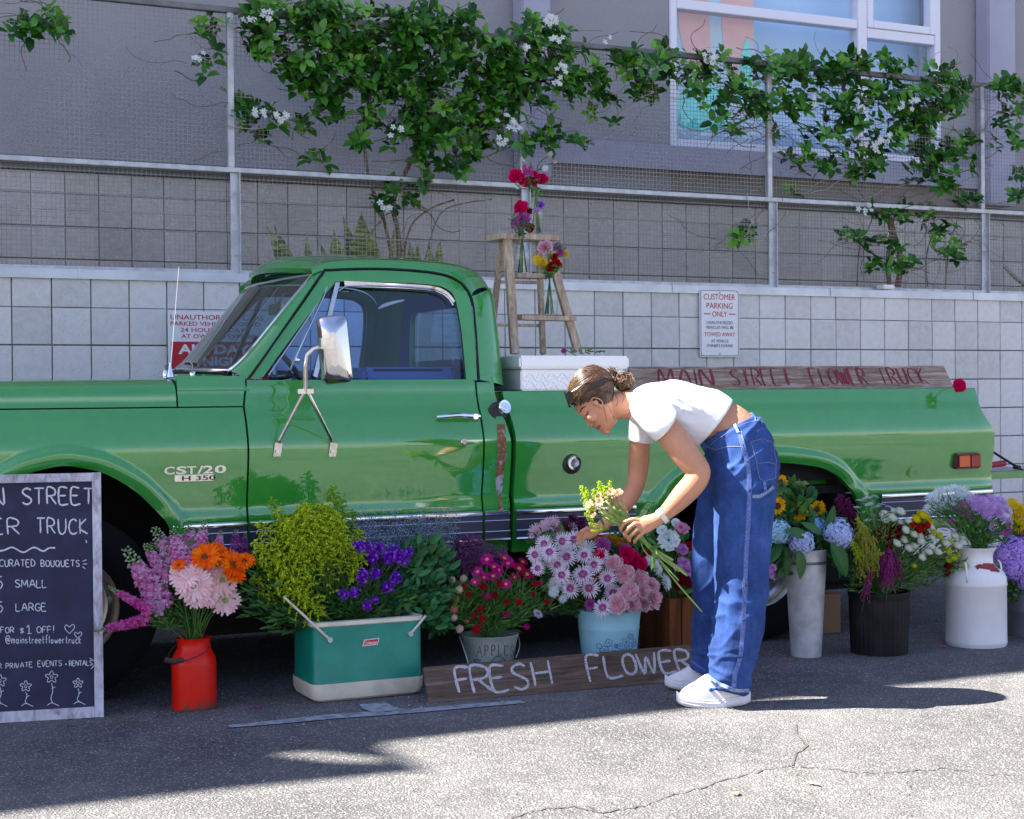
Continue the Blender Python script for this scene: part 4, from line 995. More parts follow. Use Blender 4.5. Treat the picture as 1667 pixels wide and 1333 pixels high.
# ================================================================== toolbox, plank sign, ladder (they stand in or on the bed)
def tread_mat():
    m, t, b = nt('tread_plate'); b.inputs['Metallic'].default_value = .55; b.inputs['Roughness'].default_value = .36; b.inputs['Base Color'].default_value = (.78, .80, .85, 1)
    return m
M_tread = tread_mat()
tb = thing('truck_toolbox', 'silver diamond plate toolbox lying across the truck bed behind the cab', 'toolbox', (3.6, YC, zbed))
yn = YT+off(zbed)+.02
xt0 = onY(846, 610, yn).x; xt1 = onY(1021, 610, yn).x; ztb = onY(930, 601, yn).z; ztt = onY(930, 579, yn).z
mb = MB(); mb.cbox((xt0+.012, yn+.01, zbed+.008), (xt1-.006, 2*YC-yn-.01, ztb), .006); part('body', mb, M_tread, tb)
mb = MB(); mb.cbox((xt0-.004, yn-.012, ztb+.002), (xt1+.008, 2*YC-yn+.012, ztt), .010); part('lid', mb, M_tread, tb)
mb = MB()                                      # raised tread bars, alternating diagonals
def treadbar(x, z, s, y):
    L = .012; mb.obox((x-L*.7, y, z-L*.7*s), (x+L*.7, y, z+L*.7*s), .0035, .0045, up=(0, 1, 0))
r = 0; z = zbed+.022
while z < ztb-.012:
    x = xt0+.03+(.014 if r % 2 else 0); k = 0
    while x < xt1-.02: treadbar(x, z, 1 if (k+r) % 2 else -1, yn+.0092); x += .028; k += 1
    z += .018; r += 1
part('tread_pattern', mb, M_tread, tb, kind='stuff', smooth=False)
# plank sign
pl = thing('plank_sign', 'weathered plank reading Main Street Flower Truck in red paint on the bed rail', 'sign', (4.9, YT+.12, zbed))
def woodmat(name, cols, scale=5, stretch=(1, 1, 14), bs=.4, rough=.85):
    m, t, b = nt(name)
    n = noise_node(t, scale, 8, .7, stretch=stretch, dist=.6); n2 = noise_node(t, 1.7, 4, .6)
    r = ramp(t, n.outputs[0], [(.28, cols[0]), (.5, cols[1]), (.72, cols[2])])
    c = mixc(t, .5, r.outputs[0], ramp(t, n2.outputs[0], [(.3, (.25, .22, .2)), (.7, (.72, .72, .74))]).outputs[0], 'OVERLAY')
    t.links.new(c, b.inputs['Base Color']); b.inputs['Roughness'].default_value = rough; b.inputs['Specular IOR Level'].default_value = .25
    bump(t, b, n.outputs[0], bs, .006); return m
M_plank = woodmat('plank_wood', [(.08, .052, .035), (.26, .19, .14), (.52, .44, .37)])
yb0 = YT+off(zbed)+.03
A = onY(1024, 634, yb0); B = onY(1553, 633, yb0); yt = yb0+.10
C_ = onY(1536, 595, yt); D_ = onY(1024, 597, yt)
A.z = B.z = zbed+.008
mb = MB(); nrm = (B-A).cross(D_-A).normalized(); 
if nrm.y > 0: nrm = -nrm
mb.prism([A, B, C_, D_], -nrm*.022); pk = part('plank', mb, M_plank, pl, smooth=False)
f = tapered(A, B, C_, D_); Pp = lambda u, v: f(u, v) + nrm*.0012
mb = MB(); M_redp = pm('red_paint', (.24, .02, .035), .7, var=(60, .55))
Pq = lambda u, v: Pp(u/4.0, v)
rnd = random.Random(3)
for tx, u0, u1 in (('MAIN', .085, .240), ('STREET', .300, .478), ('FLOWER', .545, .720), ('TRUCK', .765, .925)):
    for _ in range(2):
        mb2 = MB(); write(mb, lambda u, v: Pp(u, v), tx, u0+rnd.uniform(-.001, .001), .17+rnd.uniform(-.02, .02), .70, .0042, width=u1-u0, jit=.005, slant=-.08, rnd=rnd)
part('lettering', mb, M_redp, pl, smooth=False)
# step ladder
ld = thing('step_ladder', 'weathered wooden step ladder standing on the toolbox', 'ladder', (3.6, YT+.7, ztt))
M_ladder = woodmat('ladder_wood', [(.20, .14, .09), (.46, .36, .25), (.68, .58, .46)], stretch=(6, 6, 1.0), scale=9)
yf, yr = YT+.50, YT+.95
LB = lambda px, py, y: onY(px, py, y)
def rail_(p0, p1, w=.05, h=.024, nm='rail'):
    mb = MB(); mb.obox(p0, p1, w, h, up=(0, 1, 0)); part(nm, mb, M_ladder, ld, smooth=False)
def onZp(px, py, z): return onZ(px, py, z)
fl0, fl1 = LB(838, 576, yf), LB(826, 390, yf+.12); fr0, fr1 = LB(941, 572, yf+.05), LB(889, 392, yf+.14)
rl0, rl1 = LB(797, 576, yr+.1), LB(817, 392, yf+.22); rr0, rr1 = LB(884, 576, yr+.1), LB(877, 394, yf+.26)
rail_(fl0, fl1, .042); rail_(fr0, fr1, .040); rail_(rl0, rl1, .026); rail_(rr0, rr1, .026)
def step_(a, b, w, h, nm='step'):
    mb = MB(); mb.obox(a, b, w, h); part(nm, mb, M_ladder, ld, smooth=False)
step_(LB(803, 386, yf+.17), LB(900, 389, yf+.19), .16, .026, 'top_step')
step_(LB(836, 449, yf+.10), LB(888, 450, yf+.11), .11, .022); step_(LB(841, 517, yf+.05), LB(930, 519, yf+.07), .11, .022)
step_(LB(812, 459, yr-.05), LB(880, 460, yr-.03), .018, .016, 'rung'); step_(LB(801, 529, yr+.03), LB(884, 530, yr+.05), .018, .016, 'rung')
mb = MB(); mb.tube([LB(804, 462, yr-.08), LB(818, 449, yf+.16), LB(830, 447, yf+.08)], .004, 6); part('spreader', mb, M_chrome2, ld)
# ================================================================== PERSON
PD0 = 6.42; SCL = FPX / PD0
def PP(px, py, dd=0.0): return atD(px, py, PD0 + dd)
def limb(mb, pts, n=20, sub=4, cap=True):
    """pts: (px, py, depth offset, radius px across the view, radius m along the view)"""
    C5 = catmull([Vector((a, b, c)) for a, b, c, d, e in pts], sub); R5 = catmull([Vector((d, e*400, 0)) for a, b, c, d, e in pts], sub)
    rows = []
    W3 = [PP(c.x, c.y, c.z) for c in C5]
    for i, p in enumerate(W3):
        d = (W3[min(i+1, len(W3)-1)] - W3[max(i-1, 0)]).normalized()
        e1 = d.cross(FWD); e1 = e1.normalized(); e2 = e1.cross(d).normalized()
        r1 = R5[i].x / SCL; r2 = R5[i].y / 400
        rows.append([p + e1*r1*cos(2*pi*k/n) + e2*r2*sin(2*pi*k/n) for k in range(n)])
    m0 = len(mb.v); mb.grid(rows, closed=True)
    if cap: mb.poly(rows[0][::-1]); mb.poly(rows[-1])
def bump_ball(mb, px, py, dd, r): mb.ball(PP(px, py, dd), r if hasattr(r, '__len__') else (r,)*3, 12, 8)
def voxel(mb, name, mats, parent, vox, smooth=6, disp=None, label=None, decimate=None, after=None):
    me = mb.mesh(name+'_raw', mats[0] if isinstance(mats, list) else mats, org=ORG[parent], recalc=True)
    o = bpy.data.objects.new(name, me); COL.objects.link(o)
    md = o.modifiers.new('r', 'REMESH'); md.mode = 'VOXEL'; md.voxel_size = vox; md.use_smooth_shade = True
    if smooth: sm = o.modifiers.new('s', 'SMOOTH'); sm.factor = .5; sm.iterations = smooth
    dg = bpy.context.evaluated_depsgraph_get(); dg.update()
    m2 = bpy.data.meshes.new_from_object(o.evaluated_get(dg), depsgraph=dg); o.modifiers.clear(); o.data = m2
    m2.materials.clear()
    for m in (mats if isinstance(mats, list) else [mats]): m2.materials.append(m)
    if disp:
        nv = len(m2.vertices); nr = np.empty(nv*3, 'f'); m2.vertices.foreach_get('normal', nr); co = np.empty(nv*3, 'f'); m2.vertices.foreach_get('co', co)
        org = ORG[parent]
        for i in range(nv):
            w = Vector(co[3*i:3*i+3]) + org; d = disp(w, Vector(nr[3*i:3*i+3]))
            co[3*i] += nr[3*i]*d; co[3*i+1] += nr[3*i+1]*d; co[3*i+2] += nr[3*i+2]*d
        m2.vertices.foreach_set('co', co); m2.update()
    if after: after(m2, ORG[parent])
    m2.polygons.foreach_set('use_smooth', [True]*len(m2.polygons)); m2.update()
    o.parent = parent; ORG[o] = ORG[parent]
    if label: o['label'] = label
    return o
def bvh_of(o):
    org = ORG[o]; me = o.data
    return BVHTree.FromPolygons([v.co + org for v in me.vertices], [tuple(p.vertices) for p in me.polygons])
def hit(bvh, px, py):
    d = ray(px, py).normalized(); r = bvh.ray_cast(CAM, d)
    return (r[0], r[1]) if r[0] is not None else (None, None)
def drape(mb, bvh, pts, w, lift=.002, mi=None, sub=5, steps=True, taper=False):
    """ribbon laid on a surface along a pixel path; w in metres"""
    q = catmull([Vector((a, b, 0)) for a, b in pts], sub) if len(pts) > 2 else [Vector((pts[0][0]+(pts[1][0]-pts[0][0])*t/8, pts[0][1]+(pts[1][1]-pts[0][1])*t/8, 0)) for t in range(9)]
    L = []; R = []; n = len(q)
    for i, p in enumerate(q):
        c, nr = hit(bvh, p.x, p.y)
        if c is None: continue
        d = q[min(i+1, n-1)] - q[max(i-1, 0)]; d.normalize(); ww = w*SCL*.5*(1 if not taper else max(.15, sin(pi*(i+.5)/n)))
        a, na = hit(bvh, p.x - d.y*ww, p.y + d.x*ww); b, nb = hit(bvh, p.x + d.y*ww, p.y - d.x*ww)
        a = a or c; b = b or c
        if (a-c).length > .05 or (b-c).length > .05: continue
        L.append(a + nr*lift); R.append(b + nr*lift)
    if len(L) > 1: mb.grid([L, R], mi=mi)
person_base = onZ(1165, 1140); person_base.z = 0
person = thing('person', 'woman in white cropped tee and blue carpenter jeans bending over the flowers', 'person', person_base)
m, t, b = nt('skin'); M_skin = m
n = noise_node(t, 6, 5, .6); n2 = noise_node(t, 60, 4, .6)
cc = ramp(t, n.outputs[0], [(.3, (.50, .225, .125)), (.7, (.60, .30, .18))]).outputs[0]; cc = mixc(t, .12, cc, ramp(t, n2.outputs[0], [(.3, (.3, .3, .3)), (.7, (.7, .7, .7))]).outputs[0], 'OVERLAY')
t.links.new(cc, b.inputs['Base Color']); b.inputs['Roughness'].default_value = .48; b.inputs['Subsurface Weight'].default_value = .2; b.inputs['Subsurface Radius'].default_value = (.02, .008, .004); b.inputs['Subsurface Scale'].default_value = .5
bump(t, b, n2.outputs[0], .3, .002)

# head frame (pixel space): up axis and front axis
HC = (968, 652); HU = (-.79, -.613); HF = (-.613, .79)
def HP(u, f, dd): return PP(HC[0]+HU[0]*u+HF[0]*f, HC[1]+HU[1]*u+HF[1]*f, dd)
prof_h = [(47, -6, -20, 7), (43, 7, -31, 18), (36, 18, -40, 26), (26, 26, -45, 30), (15, 31, -46, 31), (8, 33.5, -45.5, 30.5), (5, 34, -45, 30), (0, 31, -43, 29), (-5, 31.3, -40, 28.5), (-12, 32, -34, 28), (-18, 33, -28, 27), (-24, 34.2, -22, 26), (-28, 35.6, -17, 24.5), (-30.2, 35.8, -15, 23.5), (-31.8, 33.4, -14, 23), (-34, 35.4, -12, 22), (-36, 34, -10, 21), (-38.5, 30.8, -8, 20), (-43, 31.6, -3, 16), (-47, 28.5, 1, 12), (-50, 21, 6, 6)]
def head_rows(grow=0.0, n=40):
    rows = []
    P5 = catmull([Vector((a, b, c)) for a, b, c, d in prof_h], 3); W5 = catmull([Vector((d, 0, 0)) for a, b, c, d in prof_h], 3)
    for q, w in zip(P5, W5):
        u, f, bk = q.x, q.y, q.z; c = (f*.42+bk*.58); r = []
        for k in range(n):
            a = 2*pi*k/n; ca, sa = cos(a), sin(a)
            ff = c + ((f-c) if ca > 0 else (c-bk)) * ca * 1.0
            ww = w.x * (abs(sa)**.88) * (1 if sa > 0 else -1)
            if ca > .5: ww *= 1.0
            r.append((u, ff, ww))
        rows.append(r)
    return rows
body = MB()
rows = [[HP(u, f, w/SCL) for u, f, w in r] for r in head_rows()]
body.grid(rows, closed=True); body.poly(rows[0][::-1]); body.poly(rows[-1])
# nose, brow ridge, lips, cheek, eyeball lids
nr_ = [(4, 32, 3.2, 3), (0, 32, 3.0, 3), (-5, 34, 3.0, 3.4), (-10, 36, 3.3, 4), (-15, 38.4, 4.2, 5), (-18.5, 40.0, 4.6, 5.2), (-21.5, 39.4, 4.8, 5.0), (-24, 36.5, 5.0, 4)]
rr = []
for u, f, w, dp in nr_:
    rr.append([HP(u, f-dp+dp*1.0*cos(a), w*sin(a)/SCL) for a in [2*pi*k/12 for k in range(12)]])
body.grid(rr, closed=True); body.poly(rr[0][::-1]); body.poly(rr[-1])
for s in (-1, 1):
    body.ball(HP(-21.5, 34.5, s*4.6/SCL), (.0075,)*3, 10, 8)           # nostril wings
    body.ball(HP(-1.5, 25.5, s*12.5/SCL), (.0165,)*3, 12, 8)             # eye and lid
    body.ball(HP(-12, 23, s*15/SCL), (.026,)*3, 12, 8)               # cheek
    body.ball(HP(6.0, 28.5, s*9/SCL), (.0155,)*3, 12, 8)             # brow
    e0 = HP(-4, 0, s*29.5/SCL)                                      # ear
    ring_ = [HP(-4+9.5*sin(a)+1*cos(a), -1.5+5.2*cos(a)+1.2*sin(a), s*(31+1.8*(1-cos(a)*.5))/SCL) for a in [2*pi*k/16 for k in range(17)]]
    body.tube(ring_, .0036, 8); body.ball(HP(-12.5, 1, s*30.5/SCL), (.007, .007, .008), 8, 6); body.ball(HP(-4, 1.5, s*28.8/SCL), (.010, .010, .016), 8, 6)
body.ball(HP(-45, 27, 0), (.020, .020, .016), 12, 8)
# neck, torso, hidden legs
limb(body, [(988, 660, 0, 19, .050), (1005, 660, 0, 22, .053), (1022, 659, 0, 24, .056), (1040, 659, 0, 30, .075)])
limb(body, [(1036, 660, 0, 28, .10), (1056, 662, 0, 36, .165), (1090, 668, 0, 46, .145), (1130, 677, 0, 44, .125), (1163, 687, 0, 40, .112), (1185, 699, 0, 43, .128), (1203, 725, 0, 46, .145), (1206, 770, 0, 42, .14)])
limb(body, [(1207, 760, -.085, 36, .085), (1203, 860, -.09, 28, .07), (1200, 960, -.10, 22, .055), (1194, 1060, -.12, 17, .045), (1190, 1118, -.13, 13, .035)], n=14)
limb(body, [(1195, 760, .085, 36, .085), (1178, 860, .11, 28, .07), (1168, 960, .13, 22, .055), (1156, 1050, .18, 15, .045), (1146, 1096, .22, 12, .034)], n=14)
# near arm and hand
limb(body, [(1058, 664, -.125, 17, .045), (1072, 680, -.165, 20, .048), (1088, 701, -.18, 22.5, .050), (1110, 731, -.195, 22.5, .048), (1128, 754, -.20, 20.5, .044), (1138, 768, -.20, 18.5, .042), (1130, 786, -.195, 19, .044), (1112, 806, -.185, 18, .042), (1094, 825, -.175, 14.5, .034), (1077, 841, -.165, 10.8, .026)])
limb(body, [(1080, 839, -.166, 10.5, .024), (1066, 847, -.160, 11.5, .020), (1052, 853, -.155, 14.0, .018), (1040, 857, -.148, 13.5, .015), (1035, 859, -.146, 10, .010)], n=16)
def finger(mb, pts, r0=3.7, r1=2.9):
    n = len(pts); W3 = catmull([PP(*p) for p in pts], 4); rs = [(r0 + (r1-r0)*i/(len(W3)-1))/SCL for i in range(len(W3))]; rs[-1] *= .6
    mb.tube(W3, rs, 10)
    for p in pts[1:-1]: mb.ball(PP(*p), (r0*1.04/SCL,)*3, 8, 6)
finger(body, [(1046, 850, -.152), (1031, 845.5, -.158), (1018, 850, -.152), (1011, 860, -.138), (1013, 866, -.118)], 3.9, 3.1)
finger(body, [(1046, 855, -.155), (1034, 853, -.164), (1024, 860, -.158), (1017.5, 869, -.142), (1020, 875, -.120)], 3.9, 3.1)
finger(body, [(1048, 860, -.155), (1039, 861, -.164), (1031, 868, -.158), (1024, 876, -.142), (1026, 881, -.122)], 3.7, 3.0)
finger(body, [(1052, 864, -.153), (1046, 868, -.160), (1039, 874, -.155), (1033, 880.5, -.142), (1034, 884, -.125)], 3.3, 2.6)
finger(body, [(1062, 846, -.148), (1048, 843, -.122), (1036, 845, -.105), (1024, 853, -.098)], 4.6, 3.4)
# far arm and hand
limb(body, [(1052, 672, .13, 14, .04), (1045, 695, .17, 15, .042), (1041, 728, .19, 17.5, .045), (1039, 760, .20, 17.5, .043), (1034, 790, .20, 15.5, .040), (1022, 812, .205, 15.5, .040), (1000, 838, .215, 13, .032), (978, 857, .225, 9.2, .024)])
limb(body, [(980, 856, .225, 9, .022), (966, 864, .228, 10.5, .018), (954, 870, .228, 11, .015)], n=14)
for k, (x, y) in enumerate([(936, 872), (938, 880), (944, 886), (950, 890)]): finger(body, [(956, 865+3*k, .228), (946, 868+4*k, .218), (x, y, .20)], 3.4, 2.7)
finger(body, [(966, 862, .21), (955, 861, .19), (944, 866, .18)], 4, 3)
skin = voxel(body, 'body', [M_skin], person, .0033, smooth=3)
SB = bvh_of(skin)
# face marks: brow, lashes, lips, nostril
M_hair = None
mh, t, b = nt('hair'); M_hair = mh
g_ = t.nodes.new('ShaderNodeNewGeometry'); rp_ = ramp(t, g_.outputs['Random Per Island'], [(0, (.035, .015, .007)), (.5, (.085, .038, .016)), (1, (.20, .105, .048))]); t.links.new(rp_.outputs[0], b.inputs['Base Color']); b.inputs['Roughness'].default_value = .36; b.inputs['Specular IOR Level'].default_value = .6
def HX(u, f): return (HC[0]+HU[0]*u+HF[0]*f, HC[1]+HU[1]*u+HF[1]*f)
M_brow = pm('brow_brown', (.035, .018, .010), .7); M_lip = pm('lip', (.42, .12, .10), .45)
mb = MB(); drape(mb, SB, [HX(6.0, 31.5), HX(8.2, 26), HX(7.6, 20), HX(4.8, 15)], .0055, .0012, taper=True); part('eyebrow', mb, M_brow, person)
mb = MB(); drape(mb, SB, [HX(-2.5, 29.6), HX(-3.8, 26), HX(-3.6, 22), HX(-2.0, 18.5)], .0034, .0014, taper=True); drape(mb, SB, [HX(-3.5, 27.5), HX(-5.6, 29.2)], .0016, .002); drape(mb, SB, [HX(-4, 24), HX(-6.4, 24.8)], .0016, .002); part('eyelashes', mb, M_brow, person)
mb = MB(); drape(mb, SB, [HX(-29.4, 34.6), HX(-30.0, 30), HX(-30.8, 25.5)], .0060, .0009, taper=True); drape(mb, SB, [HX(-33.6, 34.0), HX(-33.4, 30), HX(-31.9, 25.5)], .0068, .0009, taper=True); part('lips', mb, M_lip, person)
mb = MB(); drape(mb, SB, [HX(-31.4, 33.4), HX(-31.4, 29), HX(-31.3, 25)], .0016, .0018, taper=True); drape(mb, SB, [HX(-23.8, 36.5), HX(-23.6, 33.6)], .0032, .001, taper=True); part('mouth_line', mb, pm('mouth_dark', (.09, .02, .02), .6), person)
# ---- hair: shell over the skull, combed strands to the bun
def hair_edge(u): return float(np.interp(u, [-40, -24, -14, -8, -2, 6, 12, 20, 28, 34, 60], [-60, -22, -8, -5, -4, 2, 10, 20, 27, 60, 60]))
hr = head_rows(); sh = MB(); H = []
for r in hr:
    q = []
    for u, f, w in r:
        cu, cf = 2, -6; g = 1.075 if u > -12 else 1.04
        q.append((cu+(u-cu)*g, cf+(f-cf)*g, w*1.10))
    H.append(q)
vs = [HP(u, f, w/SCL) for r in H for (u, f, w) in r]; fs = []
nk = len(hr[0])
for i in range(len(hr)-1):
    for k in range(nk):
        u0, f0, _ = hr[i][k]; 
        if f0 < hair_edge(u0) and u0 > -30: fs.append((i*nk+k, i*nk+(k+1)%nk, (i+1)*nk+(k+1)%nk, (i+1)*nk+k))
sh.add(vs, fs); top = [HP(u, f, w/SCL) for u, f, w in H[0]]; sh.poly(top[::-1])
hair = part('hair', sh, pm('hair_under', (.040, .019, .009), .55), person, ang=180, recalc=True)
HB = BVHTree.FromPolygons([Vector(v) for v in sh.v], sh.f)
BUN = HP(-14, -47, 0)
rnd = random.Random(11); st = MB()
def on_shell(p, lift):
    r = HB.find_nearest(p)
    if r[0] is None: return p
    c = HP(2, -6, 0); n = (r[0]-c).normalized(); return r[0] + n*lift
for i in range(900):
    side = rnd.uniform(-1, 1)
    ang_t = rnd.random()
    # start along the hairline: forehead centre, round the temple, behind the ear, nape
    s = abs(side)
    if s < .45: u, f, w = 30+rnd.uniform(-3, 10), 24-10*rnd.random(), side/.45*20
    elif s < .72: k = (s-.45)/.27; u, f, w = 27-20*k+rnd.uniform(-1, 6), 20-20*k-rnd.uniform(0, 8), math.copysign(22+8*k, side)
    else: k = (s-.72)/.28; u, f, w = 8-26*k+rnd.uniform(-1, 5), -6-22*k-rnd.uniform(0, 8), math.copysign(30-8*k, side)
    p0 = HP(u, f, w/SCL); pts = []
    for j in range(11):
        q = j/10; mid = p0.lerp(BUN, q) + (HP(30, -30, w*1.1/SCL)-HP(0, 0, 0))*(sin(pi*q)*.45 if s < .6 else .12*sin(pi*q)); mid = on_shell(mid, rnd.uniform(.0002, .0042)) if q < .93 else mid
        pts.append(mid)
    st.tube(pts, [.0007]+[rnd.uniform(.0010, .0018)]*9+[.0009], 4, cap=False)
# bun: loops, and the loose tuft
bc = HP(-19, -52, 0)
for i in range(150):
    a0 = rnd.uniform(0, 2*pi); rr_ = rnd.uniform(.012, .034); ax = Vector((rnd.uniform(-1, 1), rnd.uniform(-1, 1), rnd.uniform(-1, 1))).normalized(); e1 = ax.orthogonal().normalized(); e2 = ax.cross(e1); c = bc + Vector((rnd.uniform(-.010, .012), rnd.uniform(-.012, .012), rnd.uniform(-.010, .010)))
    L = rnd.uniform(2.5, 5.5); st.tube([c + (e1*cos(a0+L*j/10)+e2*sin(a0+L*j/10))*rr_ + ax*.008*sin(j) for j in range(11)], rnd.uniform(.0012, .0026), 4, cap=False)
for i in range(46):
    b0 = HP(-6+rnd.uniform(-5, 5), -50+rnd.uniform(-4, 3), rnd.uniform(-.012, .012)); x1, y1 = (rnd.uniform(988, 1003), rnd.uniform(594, 606)) if i < 26 else (rnd.uniform(1016, 1034), rnd.uniform(606, 636))
    b1 = PP(x1, y1, rnd.uniform(-.02, .02)); m_ = b0.lerp(b1, .5) + Vector((rnd.uniform(-.01, .01), 0, .006)); st.tube(catmull([b0, m_, b1], 4), [.0018]*6+[.0012, .0008, .0004], 4, cap=False)
# a few loose wisps by the ear and nape
for (a, b_, c) in [((972, 640), (984, 668), (988, 690)), ((976, 642), (992, 664), (1000, 682)), ((940, 640), (943, 652), (940, 664)), ((1008, 636), (1016, 644), (1012, 656)), ((1000, 640), (1006, 652), (1002, 662))]:
    st.tube(catmull([PP(*a, -.075), PP(*b_, -.078), PP(*c, -.07)], 5), [.0011]*10+[.0004], 4, cap=False)
part('hair_strands', st, M_hair, hair, ang=180, kind='stuff')
mb = MB(); mb.ball(bc, (.024, .022, .024), 14, 10); part('bun_core', mb, M_hair, hair)
# sunglasses pushed up on the forehead
M_sg = pm('sunglass_black', (.010, .008, .008), .12); M_sgf = pm('sunglass_frame', (.06, .022, .012), .25)
sgm = MB()
for s in (-1, 1):
    cen = (35, 19)
    pts = [HP(35+11.5*sin(a), 23.5+1.5 - 7.5*sin(a), (s*15+13*cos(a))/SCL) for a in [2*pi*k/18 for k in range(18)]]
    o2 = [p + (HP(6, 7, 0)-HP(0, 0, 0))*.35 for p in pts]; sgm.grid([pts, o2], closed=True); sgm.poly(o2[::-1]); sgm.poly(pts)
sg_ = part('sunglasses', sgm, M_sg, person, ang=50)
mb = MB()
for s in (-1, 1): mb.prism([HP(44, 21, s*29.5/SCL), HP(28, 30, s*28/SCL), HP(25, 24, s*31/SCL), HP(36, 12, s*33.5/SCL), HP(43, 12, s*33/SCL)], Vector((0, 0, 0))+FWD*.004*s)
part('wrap_lens', mb, M_sg, sg_, smooth=False, recalc=True)
mb = MB()
for s in (-1, 1): mb.tube([HP(40, 22, s*28/SCL), HP(37, 8, s*33/SCL), HP(29, -14, s*35.5/SCL), HP(18, -28, s*34/SCL)], [.0035, .003, .0028, .002], 6)
mb.tube([HP(41, 23, -3/SCL), HP(42, 22, 3/SCL)], .003, 6); part('frame_arms', mb, M_sgf, sg_)
# ---- t-shirt
M_shirt = pm('white_cotton', (.80, .80, .82), .85, bmp=(340, .12, .001), spec=.2)
ts = MB()
limb(ts, [(1027, 659, 0, 25, .085), (1036, 660, 0, 31, .125), (1052, 662, 0, 39, .175), (1075, 666, 0, 47, .172), (1095, 669, 0, 53, .158), (1126, 677, 0, 52, .146), (1146, 679.5, 0, 50, .144), (1156, 684, 0, 49, .143), (1163, 689, 0, 48.5, .143)], n=28)
limb(ts, [(1050, 660, -.09, 26, .07), (1060, 667, -.14, 30, .078), (1072, 681, -.172, 30, .080), (1081, 690.5, -.180, 29.5, .080), (1084, 693, -.180, 29.5, .080)], n=24)
limb(ts, [(1056, 664, .10, 24, .07), (1050, 680, .15, 25, .070), (1045, 700, .178, 22.5, .070), (1042, 719, .185, 21.5, .068)], n=24)
def fold(w, n, amp, f1, f2, seed=0):
    p = Vector((w.x*f1[0]+seed, w.y*f1[1], w.z*f1[2])); v = mnoise.noise(p)
    r = 1 - abs(v)*2.2; q = mnoise.noise(Vector((w.x*f2, w.y*f2+seed, w.z*f2)))
    return amp*(max(0, r)**2*1.2 - .45) + amp*.5*q
def shirt_disp(w, n):
    q = proj(w); a = radians(30)                # folds run from shoulder to hem
    u = q[0]*cos(a)+q[1]*sin(a); v = -q[0]*sin(a)+q[1]*cos(a)
    f_ = mnoise.noise(Vector((u*.010, v*.050, 3))); g_ = mnoise.noise(Vector((q[0]*.05, q[1]*.014, 9)))
    k = smooth01((q[0]-1055)/50)
    def sd(ax_, ay_, bx_, by_): L_ = math.hypot(bx_-ax_, by_-ay_); return abs((bx_-ax_)*(ay_-q[1]) - (ax_-q[0])*(by_-ay_))/L_
    e = sd(1188, 645, 1140, 724)
    if math.hypot(q[0]-1082, q[1]-691) < 36: e = min(e, sd(1097, 668, 1068, 713))
    if math.hypot(q[0]-1042, q[1]-718) < 30: e = min(e, sd(1024, 724, 1060, 713))
    k *= smooth01((e-5)/26)
    return (.0125*(max(0, 1-abs(f_)*3.2)**2) - .003 + .004*g_)*k + .0004*mnoise.noise(w*40)
shirt = voxel(ts, 'shirt', [M_shirt], person, .005, smooth=3, disp=shirt_disp)
# neckband and hem stitching
SHB = bvh_of(shirt)
mb = MB(); drape(mb, SHB, [(1025, 640), (1030, 655), (1036, 672), (1042, 684)], .009, .001); part('neckband', mb, M_shirt, person)
# ---- jeans
m, t, b = nt('denim'); M_denim = m
n1 = noise_node(t, 5, 5, .6); n2 = noise_node(t, 420, 3, .8, stretch=(1, 1, .25)); n3 = noise_node(t, 18, 4, .6, stretch=(1, 1, .5))
c = ramp(t, n1.outputs[0], [(.3, (.015, .036, .130)), (.62, (.034, .080, .25)), (.8, (.075, .135, .34))]).outputs[0]
c = mixc(t, .6, c, ramp(t, n2.outputs[0], [(.3, (.22, .22, .24)), (.7, (.80, .80, .82))]).outputs[0], 'OVERLAY'); c = mixc(t, .5, c, ramp(t, n3.outputs[0], [(.3, (.28, .28, .28)), (.75, (.80, .82, .84))]).outputs[0], 'OVERLAY')
t.links.new(c, b.inputs['Base Color']); b.inputs['Roughness'].default_value = .85; b.inputs['Specular IOR Level'].default_value = .2; bump(t, b, n2.outputs[0], .25, .0015)
jn = MB()
limb(jn, [(1182, 695, 0, 51.5, .142), (1186, 702, 0, 52.5, .150), (1199, 722, 0, 54, .17), (1207, 748, 0, 57, .18), (1209, 775, 0, 57, .18), (1208, 800, 0, 54, .17)], n=28)
limb(jn, [(1212, 760, -.085, 52, .10), (1212, 810, -.09, 50, .105), (1210, 870, -.095, 46.5, .105), (1207, 950, -.105, 43.5, .10), (1201, 1015, -.115, 41.5, .10), (1193, 1065, -.125, 39.5, .096), (1189, 1092, -.13, 35.5, .092), (1186, 1112, -.132, 34.5, .090), (1185.5, 1114, -.132, 34.3, .09)], n=24)
limb(jn, [(1195, 760, .085, 50, .10), (1186, 810, .095, 50, .105), (1173, 870, .11, 47, .10), (1167, 940, .13, 42, .095), (1165, 1000, .16, 38, .09), (1160, 1050, .19, 36, .088), (1151, 1080, .21, 28, .086), (1148, 1092, .215, 27, .084)], n=24)
def jeans_disp(w, n):
    q = proj(w); x, y = q
    d = .0022*mnoise.noise(w*24)
    hipk = smooth01((880-y)/130)
    a = radians(-28); u = x*cos(a)+y*sin(a); v = -x*sin(a)+y*cos(a)
    d += hipk*.009*(max(0, 1-abs(mnoise.noise(Vector((u*.013, v*.045, 1.7))))*3)**2 - .3)
    k2 = exp(-((y-985)/60)**2); d += k2*.010*(max(0, 1-abs(mnoise.noise(Vector((x*.030+y*.012, y*.020, 5.1))))*3)**2 - .3)
    k3 = smooth01((y-1045)/30); d += k3*.010*(max(0, 1-abs(mnoise.noise(Vector((x*.016, y*.065, 7.3))))*3)**2 - .35)
    d += .005*mnoise.noise(Vector((x*.035, y*.006, 2.2)))
    return d
jeans = voxel(jn, 'jeans', [M_denim], person, .006, smooth=2, disp=jeans_disp)
JB = bvh_of(jeans)
